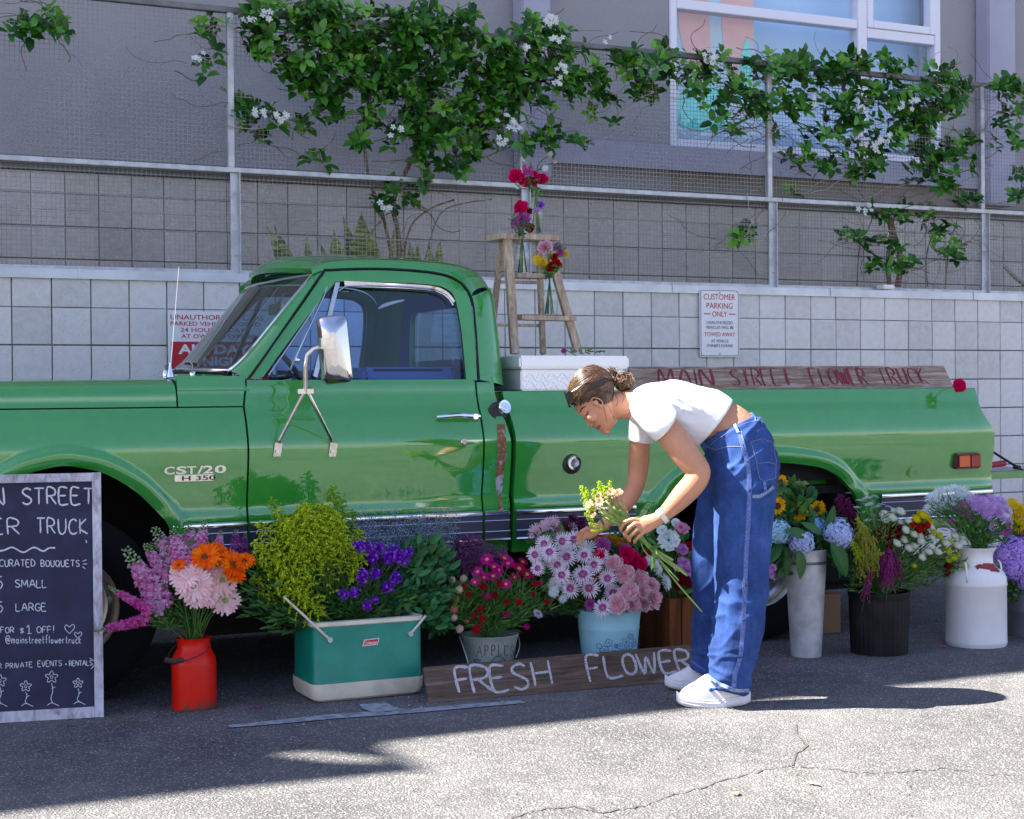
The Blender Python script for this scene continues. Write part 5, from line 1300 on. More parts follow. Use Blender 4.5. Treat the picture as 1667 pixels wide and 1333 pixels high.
M_seam = pm('denim_seam', (.055, .10, .30), .85, var=(200, 2.2, .45, .6)); M_thread = pm('thread_tan', (.20, .19, .27), .8); M_lightd = pm('pale_denim', (.24, .34, .55), .9, var=(120, .6))
def seam(nm, pts, w, mat, lift=.0015): 
    mb = MB(); drape(mb, JB, pts, w, lift); 
    if mb.f: part(nm, mb, mat, jeans, ang=180)
side_ = [(1204, 702), (1212, 735), (1219, 770), (1219, 830), (1215, 900), (1212, 970), (1208, 1040), (1204, 1072), (1196, 1098), (1195, 1122)]
seam('side_seam', side_, .014, M_seam, .0022)
for dx in (-3.4, -1.6, 2.9): seam('stitching', [(x+dx, y) for x, y in side_], .0013, M_thread, .0042)
wb = [(1139, 721), (1158, 705), (1180, 690), (1205, 677), (1228, 672)]
seam('waistband', [(x+4, y+6) for x, y in wb], .030, M_seam, .0035)
seam('stitching', [(x+7, y+13) for x, y in wb], .0018, M_thread, .005); seam('stitching', [(x+1, y+1) for x, y in wb], .0018, M_thread, .005)
seam('waist_edge', [(1200, 681), (1215, 674), (1229, 671)], .006, M_lightd, .006)
for p in (((1193, 686), (1202, 705)), ((1232, 672), (1240, 690))): seam('belt_loop', [p[0], ((p[0][0]+p[1][0])/2, (p[0][1]+p[1][1])/2), p[1]], .012, M_lightd, .007)
pocket = [(1222, 719), (1242, 714), (1258, 722), (1263, 750), (1262, 778), (1243, 783), (1236, 778), (1231, 750), (1222, 719)]
for k in range(len(pocket)-1): seam('stitching', [pocket[k], ((pocket[k][0]+pocket[k+1][0])/2, (pocket[k][1]+pocket[k+1][1])/2), pocket[k+1]], .0020, M_thread, .002)
seam('stitching', [(1235, 754), (1250, 753), (1263, 756)], .0022, M_thread, .002)
seam('pocket_opening', [(1152, 727), (1166, 731), (1185, 727), (1210, 727)], .0030, M_thread, .002)
seam('hammer_loop', [(1224, 808), (1236, 807), (1248, 800), (1256, 792)], .013, M_lightd, .009); seam('loop_tab', [(1243, 784), (1244, 798)], .012, M_seam, .008)
for dy in (-2.5, 2.5): seam('stitching', [(1224, 808+dy), (1236, 807+dy), (1248, 800+dy), (1256, 792+dy)], .0014, M_thread, .011)
seam('hem', [(1152, 1100), (1165, 1109), (1180, 1117), (1196, 1123), (1219, 1124)], .014, M_lightd, .002); seam('hem', [(1126, 1076), (1136, 1083), (1150, 1092)], .010, M_seam, .002)
# ---- trainers
M_shoe = pm('white_trainer', (.80, .80, .83), .6, var=(30, .93), bmp=(260, .15, .001)); M_sole = pm('white_sole', (.72, .72, .76), .5)
def shoe(top, sole, dd, hw, nm):
    so = MB(); up = MB()
    # upper: top outline given, bottom at the sole line
    U_ = catmull([Vector((a, b, 0)) for a, b in top], 3); n = len(U_)
    Lo = catmull([Vector((a, b, 0)) for a, b in sole], 3)
    xs0, xs1 = sole[0][0], sole[-1][0]
    def lo(x): return float(np.interp(x, [p.x for p in Lo], [p.y for p in Lo]))
    def hwid(x): t_ = (x-xs0)/(xs1-xs0); return hw*float(np.interp(t_, [0, .04, .12, .3, .5, .75, .92, 1], [.25, .55, .82, 1, .92, .80, .72, .40]))
    rows = []
    for p in U_:
        x = p.x; yb = lo(x)-13; w = hwid(x); r = []
        for k in range(13):
            a = pi*k/12; r.append(PP(x, yb+3 - (yb+3-p.y)*abs(sin(a))**.75, dd - w*cos(a)*(1 if abs(cos(a)) > .9 else .97)))
        rows.append(r)
    up.grid(rows); up.poly(rows[-1][::-1]); up.poly(rows[0])
    rows = []
    for i in range(27):
        x = xs0+(xs1-xs0)*i/26; yb = lo(x); w = hwid(x)*1.08; r = []
        lay = [(0, .80), (-1.5, .97), (-5, 1.04), (-6.5, .99), (-8, 1.03), (-11, 1.03), (-12.5, .97), (-15, .98), (-17, .86)]
        r = [PP(x, yb+h, dd - w*q) for h, q in lay] + [PP(x, yb+h, dd + w*q) for h, q in lay[::-1]]
        rows.append(r)
    so.grid(rows, closed=True); so.poly(rows[0][::-1]); so.poly(rows[-1])
    o = part(nm, up, M_shoe, person, ang=70, recalc=True); part('sole', so, M_sole, o, ang=40, recalc=True)
    return o
shoe([(1103, 1134), (1108, 1124), (1118, 1116), (1131, 1109), (1143, 1101), (1152, 1097), (1170, 1100), (1190, 1108), (1208, 1112), (1217, 1116), (1220, 1128)], [(1101, 1141), (1110, 1148), (1130, 1153), (1160, 1156), (1176, 1155), (1190, 1151), (1210, 1148), (1222, 1142)], -.115, .047, 'shoe')
shoe([(1084, 1108), (1089, 1100), (1099, 1095), (1110, 1090), (1121, 1084), (1132, 1080), (1150, 1082), (1168, 1088), (1180, 1096)], [(1082, 1114), (1090, 1119), (1106, 1123), (1130, 1124), (1150, 1122), (1170, 1119), (1184, 1114)], .235, .046, 'shoe')
# ---- watch and bracelet
def band(px, py, dirp, r1, r2, wd, mat, nm, dd):
    mb = MB(); c = PP(px, py, dd); d = (PP(px+dirp[0], py+dirp[1], dd)-c).normalized(); e1 = d.cross(FWD).normalized(); e2 = e1.cross(d)
    rows = []
    for off_, g in ((-wd/2, .96), (-wd/2, 1.08), (wd/2, 1.08), (wd/2, .96)): rows.append([c+d*off_+e1*r1*g*cos(a)+e2*r2*g*sin(a) for a in [2*pi*k/28 for k in range(28)]])
    mb.grid(rows, closed=True); return part(nm, mb, mat, person, ang=40, recalc=True), c, d, e1, e2
w_, c, d, e1, e2 = band(1078.5, 840, (-.78, .62), 12.0/SCL, .0285, .020, pm('watch_band', (.72, .70, .68), .45), 'watch', -.165)
mb = MB(); f0 = c - FWD*.031; 
mb.prism([f0 + d*(.015*cos(a)) + e1*(.019*sin(a)) for a in [pi/4+pi/2*k for k in range(4)]], -FWD*.006); part('watch_face', mb, M_chrome2, w_)
band(972, 860, (-.8, .6), 9.6/SCL, .0235, .003, pm('thread_bracelet', (.25, .05, .04), .7), 'bracelet', .226)
band(1036.5, 862, (-.6, .7), 3.9/SCL, 4.0/SCL, .003, M_chrome, 'ring', -.160)
# ================================================================== CONTAINERS, BOARDS
def zAt(px, py, y): return onY(px, py, y).z
def sAt(px, y):                                  # pixels per metre across the view at plane y
    p = onY(px, 1000, y); return FPX / ((p-CAM).dot(FWD))
def lathe_px(cpx, y, rows, n=40, rf=None):
    """rows: (half width px, pixel y) from bottom to top, around the vertical axis at plane y"""
    s = sAt(cpx, y); x = onY(cpx, 1000, y).x; pr = []
    for h, py in rows: pr.append((h/s, max(0.001, zAt(cpx, py, y)) if py is not None else .001))
    return x, s, pr
def openlathe(mb, x, y, pr, n=40, wall=.004, rf=None):
    mb.lathe(pr + [(r-wall, z) for r, z in pr[::-1][:-1]] , (x, y, 0), n, cap=True, rfun=rf)
MOUTH = {}
# --- red can
yc = 6.27
M_redcan = None
m, t, b = nt('red_enamel'); n = noise_node(t, 5, 6, .65); n2 = noise_node(t, 30, 5, .7)
tc = t.nodes.new('ShaderNodeTexCoord'); sx = t.nodes.new('ShaderNodeSeparateXYZ'); t.links.new(tc.outputs['Object'], sx.inputs[0])
c = ramp(t, n.outputs[0], [(.3, (.66, .008, .003)), (.7, (.76, .014, .006))]).outputs[0]
low = ramp(t, sx.outputs[2], [(.0, (1, 1, 1)), (.05, (0, 0, 0))]); ch = ramp(t, n.outputs[0], [(.50, (0, 0, 0)), (.54, (1, 1, 1))])
c = mixc(t, mixc(t, 1.0, low.outputs[0], ch.outputs[0], 'MULTIPLY'), c, (.10, .055, .04)); t.links.new(c, b.inputs['Base Color']); b.inputs['Roughness'].default_value = .32; b.inputs['Specular IOR Level'].default_value = .3; bump(t, b, n2.outputs[0], .08, .003); M_redcan = m
x, s, pr = lathe_px(315, yc, [(33, None), (36, 1153), (36, 1150), (36, 1080), (35, 1070), (30, 1060), (27, 1055), (26.5, 1040), (28, 1037)])
can = thing('milk_churn', 'small red enamel churn with wire handle holding pink gerberas', 'can', (x, yc, 0)); mb = MB(); openlathe(mb, x, yc, pr); part('body', mb, M_redcan, can, recalc=True, ang=50)
mb = MB(); mb.tube(catmull([onY(341, 1051, yc-.07), onY(333, 1062, yc-.105), onY(312, 1072, yc-.12), onY(298, 1076, yc-.12)], 5), .0022, 6); mb.tube(catmull([onY(272, 1073, yc-.10), onY(278, 1058, yc-.03), onY(288, 1050, yc)], 4), .0022, 6); part('wire_handle', mb, M_blk, can)
mb = MB(); mb.tube([onY(268, 1074, yc-.11), onY(283, 1077, yc-.115), onY(299, 1074, yc-.12)], [.0105, .0125, .0105], 12); part('grip', mb, woodmat('grip_wood', [(.03, .02, .018), (.06, .04, .035), (.09, .06, .05)]), can)
MOUTH['can'] = Vector((x, yc, pr[-1][1])); MOUTHR = {'can': .05}
# --- cooler
g1, g2 = onZ(511, 1147), onZ(692, 1130); d = (g2-g1); Lc = d.length; d.normalize(); nrm = Vector((-d.y, d.x, 0)); 
if nrm.y < 0: nrm = -nrm
Dc = .30; Hc = zAt(560, 1011, g1.y); hb = zAt(540, 1113, g1.y)
cool = thing('cooler', 'green and cream vintage metal cooler filled with goldenrod and statice', 'cooler', (g1+g2)/2+nrm*.15)
def rr_loop(inset, z, r=.035, n=6):
    pts = []; L = Lc
    for cx, cy, a0 in ((L-r-inset, r+inset, -90), (L-r-inset, Dc-r-inset, 0), (r+inset, Dc-r-inset, 90), (r+inset, r+inset, 180)):
        for k in range(n+1): a = radians(a0+90*k/n); pts.append(g1 + d*(cx+r*cos(a)) + nrm*(cy+r*sin(a)) + Vector((0, 0, z)))
    return pts
M_cgreen = pm('cooler_green', (.004, .26, .18), .42, 0, var=(7, .82, .4, .6), bmp=(5, .25, .012)); M_cream = pm('cooler_cream', (.74, .69, .55), .55, var=(9, .82, .45, .62), bmp=(160, .35, .003))
mb = MB(); mb.grid([rr_loop(.022, .002), rr_loop(.008, .012), rr_loop(.0, .035), rr_loop(-.002, hb)], closed=True); mb.poly(rr_loop(.022, .002)[::-1]); part('base', mb, M_cream, cool, recalc=True)
mb = MB(); mb.grid([rr_loop(.003, hb), rr_loop(.0045, hb+.006), rr_loop(.0045, Hc-.018)], closed=True); part('body', mb, M_cgreen, cool, recalc=True, ang=50)
mb = MB(); mb.grid([rr_loop(.002, Hc-.02), rr_loop(-.002, Hc-.016), rr_loop(-.002, Hc-.002), rr_loop(.003, Hc), rr_loop(.025, Hc), rr_loop(.027, Hc-.15)], closed=True); part('rim', mb, M_cream, cool, recalc=True)
mb = MB(); mb.poly(rr_loop(.02, Hc-.15)); part('inside_floor', mb, M_dark, cool, smooth=False)
def planeP(p0, nr, lift=0.0):
    p0 = Vector(p0); nr = Vector(nr).normalized()
    def f(px, py): 
        dd = ray(px, py); k = (p0-CAM).dot(nr)/dd.dot(nr); return CAM + dd*k + nr*lift
    return f
cf = planeP(g1+nrm*.0045, -nrm, .004)
for (x0, y0, x1, y1) in ((536, 1041, 461, 971), (667, 1031, 692, 1002)):
    mb = MB(); a = cf(x0, y0); mb.tube([a-nrm*.004, (cf(x0, y0)+cf(x1, y1))/2-nrm*.006, cf(x1, y1)-nrm*.002], .005, 8); part('bail_handle', mb, M_cream, cool)
    mb = MB(); p = cf(x0, y0); mb.tube([p+nrm*.004, p-nrm*.010], [.012, .011], 14); part('pivot', mb, M_galv, cool)
lg = [cf(590, 1040), cf(613, 1037), cf(616, 1047), cf(612, 1051), cf(589, 1052)]; Pl = cf
q = [cf(589, 1052), cf(614, 1049), cf(617, 1038), cf(592, 1041)]
mb = MB(); mb.prism(q, -nrm*.002); lo_ = part('logo_plate', mb, M_white, cool, smooth=False)
cf2 = planeP(g1+nrm*.0045, -nrm, .0066); mb = MB(); mb.poly([cf2(590.2, 1050.7), cf2(613.2, 1048), cf2(615.4, 1039.2), cf2(592.8, 1042)]); part('logo_field', mb, M_red, lo_, smooth=False)
cf3 = planeP(g1+nrm*.0045, -nrm, .0072); mb = MB(); font_mesh(mb, lambda u, v: cf3(u, 1049.3 - v - (u-592)*.10), 'Coleman', 592.4, 0, 5.2, 20.5, bold=.01); part('lettering', mb, M_white, lo_, smooth=False)
MOUTH['cooler'] = (g1+g2)/2 + nrm*.15 + Vector((0, 0, Hc))
# --- apples bucket
yc = 6.22
m_ab = pm('faded_bucket', (.34, .40, .37), .6, .2, var=(8, .70, .4, .62), bmp=(14, .2, .004))
x, s, pr = lathe_px(797, yc, [(34, 1107), (38, 1075), (44, 1043), (46.5, 1035), (48, 1032), (47, 1031)])
pr = [(pr[0][0], .002)] + pr[1:] if pr[0][1] < .05 else [(pr[0][0]*.97, .002)] + pr
ab = thing('apples_bucket', 'old painted bucket marked APPLES with magenta asters behind the plank', 'bucket', (x, yc, 0)); mb = MB(); openlathe(mb, x, yc, pr); abo = part('body', mb, m_ab, ab, recalc=True, ang=60)
AB = bvh_of(abo)
def onB(bvh, lift=.0016):
    def f(u, v):
        h, nn = hit(bvh, u, -v)
        return (h + nn*lift) if h is not None else onY(u, -v, yc)
    return f
M_maroon = pm('maroon_print', (.13, .012, .02), .6); Pa = onB(AB)
AP = {'A': [[(0, 0), (.42, 1)], [(.42, 1), (.8, 0)], [(.2, .4), (.62, .4)], [(-.08, .01), (.14, .01)], [(.64, .01), (.9, .01)]], 'P': [[(.1, 0), (.1, 1)], [(.1, .98), (.45, .97), (.62, .76), (.45, .5), (.1, .47)], [(-.06, .01), (.26, .01)]], 'L': [[(.1, 1), (.1, 0)], [(.1, .02), (.6, .03), (.64, .2)], [(-.05, .98), (.25, .98)]], 'E': [[(.1, 0), (.1, 1)], [(.1, .98), (.55, .98), (.57, .8)], [(.1, .52), (.42, .52)], [(.1, .02), (.58, .03), (.62, .2)]], 'S': S_['S']}
mb = MB(); u = 776
for ch, w_ in zip('APPLES', (11.5, 10, 10, 9, 9, 8)):
    vb = -1068 - (u-800)**2*.0025+1
    for ln in AP[ch]:
        thick = .0030 if (ln[0][0] != ln[-1][0]) else .0052
        strokes(mb, lambda a, b_: Pa(a, b_), [[(u+x_*w_, vb + y_*17 + (u-776)*.02) for x_, y_ in ln]], thick*s*.65)
    u += w_ + 1.0
part('lettering', mb, M_maroon, ab, smooth=False)
mb = MB()
for pts in ([(800, -1076), (806, -1070), (811, -1068), (818, -1071), (824, -1076)], [(811, -1068), (810, -1066)], [(771, -1073), (776, -1078), (782, -1075), (771, -1073)]): strokes(mb, lambda a, b_: Pa(a, b_), [pts], 1.2)
part('apple_drawing', mb, M_ink, ab, smooth=False)
mb = MB(); mb.tube(catmull([onY(748, 1036, yc-.02), onY(757, 1062, yc-.09), onY(764, 1085, yc-.115)], 4), .002, 6); mb.tube(catmull([onY(844, 1036, yc-.0), onY(846, 1052, yc-.06), onY(840, 1070, yc-.11)], 4), .002, 6); part('wire_handle', mb, M_galv, ab)
MOUTH['apples'] = Vector((x, yc, pr[-1][1]))
# --- pale blue bucket
yc = 6.22
m_bb = pm('pale_blue_enamel', (.34, .66, .78), .4, 0, var=(6, .85), bmp=(8, .12, .004))
x, s, pr = lathe_px(991, yc, [(40, 1098), (44.5, 1066), (47.5, 1040), (49.5, 1022), (50.2, 1020), (49.6, 1017), (51.5, 1000), (53, 993), (54, 991), (53, 990)])
pr = [(pr[0][0]*.98, .002)] + pr
bb = thing('blue_bucket', 'pale blue enamel bucket with dark blue flower print holding mums and carnations', 'bucket', (x, yc, 0)); mb = MB(); openlathe(mb, x, yc, pr); bbo = part('body', mb, m_bb, bb, recalc=True, ang=60)
BB = bvh_of(bbo); Pbb = onB(BB); M_bluep = pm('blue_print', (.010, .03, .20), .5); mb = MB()
def flo(cx, cy, r, k=5): 
    strokes(mb, Pbb, [[(cx+(r*(.75+.3*abs(sin(k*a/2))))*cos(a), -cy+(r*(.75+.3*abs(sin(k*a/2))))*sin(a)) for a in [2*pi*i/20 for i in range(21)]]], .8); strokes(mb, Pbb, [[(cx+r*.25*cos(a), -cy+r*.25*sin(a)) for a in [2*pi*i/6 for i in range(7)]]], .7)
for a in ((991, 1046, 6), (1026, 1036, 4.5), (1023, 1051, 6.5), (984, 1058, 7), (1003, 1051, 3)): flo(*a)
def leafp(x0, y0, x1, y1):
    mx, my = (x0+x1)/2, (y0+y1)/2; nx, ny = (y1-y0)*.35, -(x1-x0)*.35
    strokes(mb, Pbb, [[(x0, -y0), (mx+nx, -my-ny), (x1, -y1)], [(x0, -y0), (mx-nx, -my+ny), (x1, -y1)]], .7)
for a in ((971, 1048, 980, 1055), (1012, 1040, 1020, 1044), (1008, 1052, 1013, 1047), (1030, 1040, 1034, 1046), (1031, 1052, 1035, 1046)): leafp(*a)
strokes(mb, Pbb, [[(1003, -1054), (1010, -1057), (1018, -1056)], [(995, -1058), (1010, -1060), (1030, -1057)]], .8)
part('flower_print', mb, M_bluep, bb, smooth=False)
MOUTH['blue'] = Vector((x, yc, pr[-1][1]))
# --- galvanised tall bucket, black pot, cream churn, grey tub, wooden crate, cardboard
yc = 6.12
x, s, pr = lathe_px(1312, yc, [(24, 1076), (24.5, 1073), (33, 918), (33.8, 914), (33.2, 910), (34.5, 897), (35.5, 894), (34.5, 893)])
pr = [(pr[0][0], .002)] + pr[1:]
gb = thing('galvanised_bucket', 'tall narrow galvanised bucket with sunflowers and blue hydrangeas', 'bucket', (x, yc, 0)); mb = MB(); openlathe(mb, x, yc, pr); part('body', mb, pm('zinc', (.56, .57, .60), .5, .3, var=(12, .72, .4, .62), bmp=(50, .15, .002)), gb, recalc=True, ang=60)
mb = MB(); mb.lathe([(pr[3][0]+.0006, pr[3][1]-.007), (pr[3][0]+.002, pr[3][1]-.005), (pr[3][0]+.002, pr[3][1]+.004), (pr[3][0]+.0006, pr[3][1]+.006)], (x, yc, 0), 40, cap=False); part('band', mb, pm('zinc_dark', (.14, .14, .15), .5, .5), gb, recalc=True)
MOUTH['galv'] = Vector((x, yc, pr[-1][1]))
yc = 6.04
x, s, pr = lathe_px(1431, yc, [(43, 1071), (45, 1066), (48, 975), (48.2, 972), (50, 969), (50.5, 962), (49.5, 961)])
pr = [(pr[0][0], .002)] + pr[1:]
bk = thing('nursery_pot', 'ribbed black plastic nursery pot holding white button mums and amaranth', 'pot', (x, yc, 0)); mb = MB()
openlathe(mb, x, yc, pr, n=144, rf=lambda a, h: 1 + (.018*(1 if sin(a*36) > .2 else 0) if h < pr[3][1]-.002 else 0)); part('body', mb, pm('black_plastic', (.012, .011, .011), .6, spec=.2, var=(8, 1.9, .45, .65), bmp=(20, .2, .002)), bk, recalc=True, ang=30)
MOUTH['pot'] = Vector((x, yc, pr[-1][1]))
yc = 6.0
m, t, b = nt('cream_enamel'); n = noise_node(t, 28, 6, .7); n2 = noise_node(t, 5, 5, .6)
c = ramp(t, n2.outputs[0], [(.3, (.70, .69, .69)), (.7, (.80, .79, .79))]).outputs[0]; c = mixc(t, ramp(t, n.outputs[0], [(.69, (0, 0, 0)), (.73, (1, 1, 1))]).outputs[0], c, (.12, .08, .06)); t.links.new(c, b.inputs['Base Color']); b.inputs['Roughness'].default_value = .42; bump(t, b, n2.outputs[0], .15, .006); M_creme = m
x, s, pr = lathe_px(1589, yc, [(44, 1062), (47.5, 1058), (48.5, 1045), (49.3, 1043), (48.5, 1040), (48.2, 952), (49.6, 950), (48.8, 947), (48, 938), (44, 930), (32, 922), (27.5, 916), (26.5, 905), (27.5, 899), (32, 892), (33.5, 891), (32.5, 890)])
pr = [(pr[0][0], .002)] + pr[1:]
mc_ = thing('milk_can', 'tall cream milk can with red paint patch at the shoulder and lilac mums', 'milk can', (x, yc, 0)); mb = MB(); openlathe(mb, x, yc, pr); mco = part('body', mb, M_creme, mc_, recalc=True, ang=50)
MCB = bvh_of(mco)
for pts in ([(1571, 916), (1573, 922), (1574, 940), (1575, 948)], [(1625, 912), (1629, 918), (1630, 930), (1628, 941)]):
    mb = MB(); o_ = Vector((-.02, -.055, 0)) if pts[0][0] < 1600 else Vector((.0, -.0, 0)); yy = yc-.10 if pts[0][0] < 1600 else yc-.03
    mb.tube(catmull([onY(a, b_, yy-.022*(1 if 0 < i < 3 else 0)) for i, (a, b_) in enumerate(pts)], 4), .0045, 8); part('side_handle', mb, M_creme, mc_)
mb = MB(); drape(mb, MCB, [(1589, 925), (1594, 922), (1602, 923), (1610, 924), (1618, 924), (1626, 925)], .017, .0015); drape(mb, MCB, [(1600, 919), (1610, 919), (1620, 920)], .010, .0018); drape(mb, MCB, [(1612, 928), (1620, 929), (1627, 930)], .010, .0018); part('red_patch', mb, pm('patch_red', (.30, .03, .04), .6, var=(50, .6)), mc_, ang=180)
MOUTH['milk'] = Vector((onY(1596, 1000, yc).x, yc, pr[-1][1]))
yc = 6.12
x, s, pr = lathe_px(1690, yc, [(50, 1048), (51, 1044), (54, 992), (55.5, 990), (54.5, 987), (57, 962), (58, 960), (57, 959)])
pr = [(pr[0][0], .002)] + pr[1:]
tu = thing('grey_tub', 'round grey metal tub with lavender hydrangeas at the right edge', 'tub', (x, yc, 0)); mb = MB(); openlathe(mb, x, yc, pr); part('body', mb, pm('tub_grey', (.26, .25, .31), .5, .4, var=(9, .75)), tu, recalc=True, ang=60)
MOUTH['tub'] = Vector((x-.03, yc, pr[-1][1]))
M_crate = woodmat('orange_wood', [(.05, .014, .005), (.13, .042, .012), (.22, .075, .02)], stretch=(1, 1, .15), scale=8)
a, b_ = onY(1078, 1058, 6.22), onY(1150, 1055, 6.12)
cr = thing('wooden_planter', 'orange stained wooden planter box behind the woman\'s legs', 'planter', ((a.x+b_.x)/2, 6.3, 0)); mb = MB()
for k in range(4):
    x0 = a.x+.002+(b_.x+.1-a.x)*k/4; x1 = a.x-.003+(b_.x+.1-a.x)*(k+1)/4; mb = MB(); mb.cbox((x0, 6.16, .002), (x1, 6.178, zAt(1090, 975, 6.16)), .003); part('board', mb, M_crate, cr)
mb = MB(); zt = zAt(1090, 975, 6.16); mb.box((a.x, 6.18, .002), (a.x+.018, 6.40, zt-.003)); part('side', mb, M_crate, cr, smooth=False); mb = MB(); mb.box((b_.x+.08, 6.18, .002), (b_.x+.098, 6.40, zt-.003)); part('side', mb, M_crate, cr, smooth=False); mb = MB(); mb.box((a.x, 6.402, .002), (b_.x+.098, 6.42, zt)); part('back', mb, M_crate, cr, smooth=False)
MOUTH['crate'] = Vector(((a.x+b_.x)/2, 6.28, zt))
p = onY(1378, 1046, 6.42); cb = MB(); cb.cbox((p.x-.03, 6.62, .002), (p.x+.12, 6.82, .20), .003); solo('cardboard_box', cb, pm('cardboard', (.30, .17, .09), .85), 'brown cardboard box on the ground behind the galvanised bucket', 'box', (p.x, 6.45, 0))
# --- plank reading FRESH FLOWERS leaning on the buckets
M_plank2 = woodmat('dark_plank_wood', [(.05, .034, .026), (.12, .085, .064), (.24, .185, .145)], scale=4)
A, B = onZ(699, 1145), onZ(1113, 1109); dirp = (B-A).normalized(); B = A + dirp*((B-A).length+.16)
nb = Vector((-dirp.y, dirp.x, 0)); nb = nb if nb.y > 0 else -nb
# top edge: height from the photograph with a backward lean
Hb = .150; up_ = (Vector((0, 0, 1))*cos(radians(22)) + nb*sin(radians(22)))
fb = thing('plank_sign', 'dark plank lettered Fresh Flowers in white chalk leaning against the buckets', 'sign', (A+B)/2)
sgn_n = dirp.cross(up_); sgn_n = sgn_n if sgn_n.y < 0 else -sgn_n
def plank_top(px, py): return planeP(A, sgn_n)(px, py)
TLp = plank_top(690, 1086); TRp = plank_top(1127, 1049); dT = (TRp-TLp).normalized(); TRp = TLp + dT*((TRp-TLp).length+.10)
mb = MB()
bot = [A.lerp(B, k/8)+Vector((0, 0, .002)) for k in range(9)]; top_ = [TLp.lerp(TRp, k/8)+up_*U(-.001, .001) for k in range(9)]
mb.grid([[p for p in bot], top_]); mb.grid([[p-sgn_n*.022 for p in bot], bot]); mb.grid([top_, [p-sgn_n*.022 for p in top_]]); mb.grid([[p-sgn_n*.022 for p in top_], [p-sgn_n*.022 for p in bot]])
mb.poly([A, TLp, TLp-sgn_n*.022, A-sgn_n*.022]); mb.poly([B, B-sgn_n*.022, TRp-sgn_n*.022, TRp]); part('plank', mb, M_plank2, fb, smooth=False, recalc=True)
M_chalk = None
def chalkmat(name, col, thr=.44):
    m, t, b = nt(name); n = noise_node(t, 260, 3, .7); r = ramp(t, n.outputs[0], [(thr-.05, (0, 0, 0)), (thr+.05, (1, 1, 1))])
    tr = t.nodes.new('ShaderNodeBsdfTransparent'); mx = t.nodes.new('ShaderNodeMixShader'); b.inputs['Base Color'].default_value = rgba(col); b.inputs['Roughness'].default_value = .95
    t.links.new(r.outputs[0], mx.inputs[0]); t.links.new(tr.outputs[0], mx.inputs[1]); t.links.new(b.outputs[0], mx.inputs[2]); t.links.new(mx.outputs[0], t.nodes['Material Output'].inputs[0]); return m
M_chalk = chalkmat('chalk', (.62, .60, .66), .42); M_chalk2 = chalkmat('thin_chalk', (.60, .60, .66), .36)
fp = planeP(A, sgn_n, .0015); Pf = lambda u, v: fp(u, -v)
mb = MB(); rnd = random.Random(5)
LT = [('F', 739, 1127, 1088, 24), ('R', 764, 1128, 1086, 34), ('E', 797, 1125, 1086, 26), ('S', 831, 1123, 1082, 25), ('H', 863, 1116, 1078, 31), ('F', 953, 1110, 1069, 23), ('L', 982, 1102, 1068, 27), ('O', 1010, 1099, 1066, 23), ('W', 1034, 1098, 1065, 34), ('E', 1072, 1095, 1062, 25), ('R', 1097, 1092, 1060, 26), ('S', 1129, 1089, 1058, 22)]
for ch, x0, yb, yt_, w_ in LT:
    g = S_[ch]; mx = max(p[0] for l in g for p in l)
    for ps in range(2):
        strokes(mb, Pf, [[(x0 + q[0]/mx*w_*.9 + (1-q[1])*8 + rnd.uniform(-.4, .4), -(yb - q[1]*(yb-yt_)) + (q[0]/mx*w_)*.09) for q in l] for l in g], 4.4 if ps == 0 else 2.4, jit=.5, rnd=rnd)
part('lettering', mb, M_chalk, fb, smooth=False)
# --- chalkboard
BR = onZ(169, 1167); BL0 = onZ(0, 1177); dch = (BL0-BR).normalized(); BL = BR + dch*.80
nh = Vector((-dch.y, dch.x, 0)); nh = nh if nh.y < 0 else -nh            # towards the camera
upc = Vector((0, 0, 1))*cos(radians(7)) - nh*sin(radians(7)); nch = dch.cross(upc).normalized(); nch = nch if nch.dot(nh) > 0 else -nch
cpl = planeP(BR, nch); Hh = (cpl(171, 769)-BR).dot(upc)
chb = thing('chalkboard', 'framed A-frame chalkboard with hand lettered flower truck prices', 'chalkboard', (BR+BL)/2)
M_frame = woodmat('whitewashed_wood', [(.13, .08, .085), (.50, .48, .54), (.70, .70, .76)], stretch=(3, 3, 1.2), scale=9, bs=.6)
M_board = pm('blackboard', (.016, .015, .042), .75, var=(7, 1.9, .4, .7))
fwid = .034
def bx_(a, b_, w, z0, z1, mat, nm, out=.012, deep=.02):
    mb = MB(); P0 = BR+dch*a; P1 = BR+dch*b_
    q = [P0+upc*z0, P1+upc*z0, P1+upc*z1, P0+upc*z1]; mb.prism([p+nch*out for p in q], -nch*(out+deep)); return part(nm, mb, mat, chb, smooth=False)
bx_(.0, fwid, 0, .001, Hh, M_frame, 'frame_side'); bx_(.80-fwid, .80, 0, .001, Hh, M_frame, 'frame_side'); bx_(fwid+.001, .80-fwid-.001, 0, .001, fwid+.008, M_frame, 'frame_rail', .011); bx_(fwid+.001, .80-fwid-.001, 0, Hh-fwid, Hh-.001, M_frame, 'frame_rail', .011)
bx_(fwid*.9, .80-fwid*.9, 0, fwid*.9, Hh-fwid*.9, M_board, 'slate', .0, .006)
mb = MB(); 
for a in (.02, .78): mb.obox(BR+dch*a+upc*(Hh-.03)-nch*.02, BR+dch*a-nch*.30*1+Vector((0, 0, .002)), .03, .018)
part('rear_leg', mb, M_frame, chb, smooth=False)
cp = planeP(BR, nch, .0012); Pc = lambda u, v: cp(u, -v); mb = MB(); rnd = random.Random(8)
def wr(tx, x0, x1, yb, yt_, w, rise=0.0, slant=-.03, jit=.03): write(mb, Pc, tx, x0, -yb, yb-yt_, w, width=x1-x0, jit=jit, slant=slant, rise=rise, rnd=rnd)
wr('MAIN', -95, 6, 821, 793, 3.0); wr('STREET', 36, 153, 821, 795, 2.9, rise=.006)
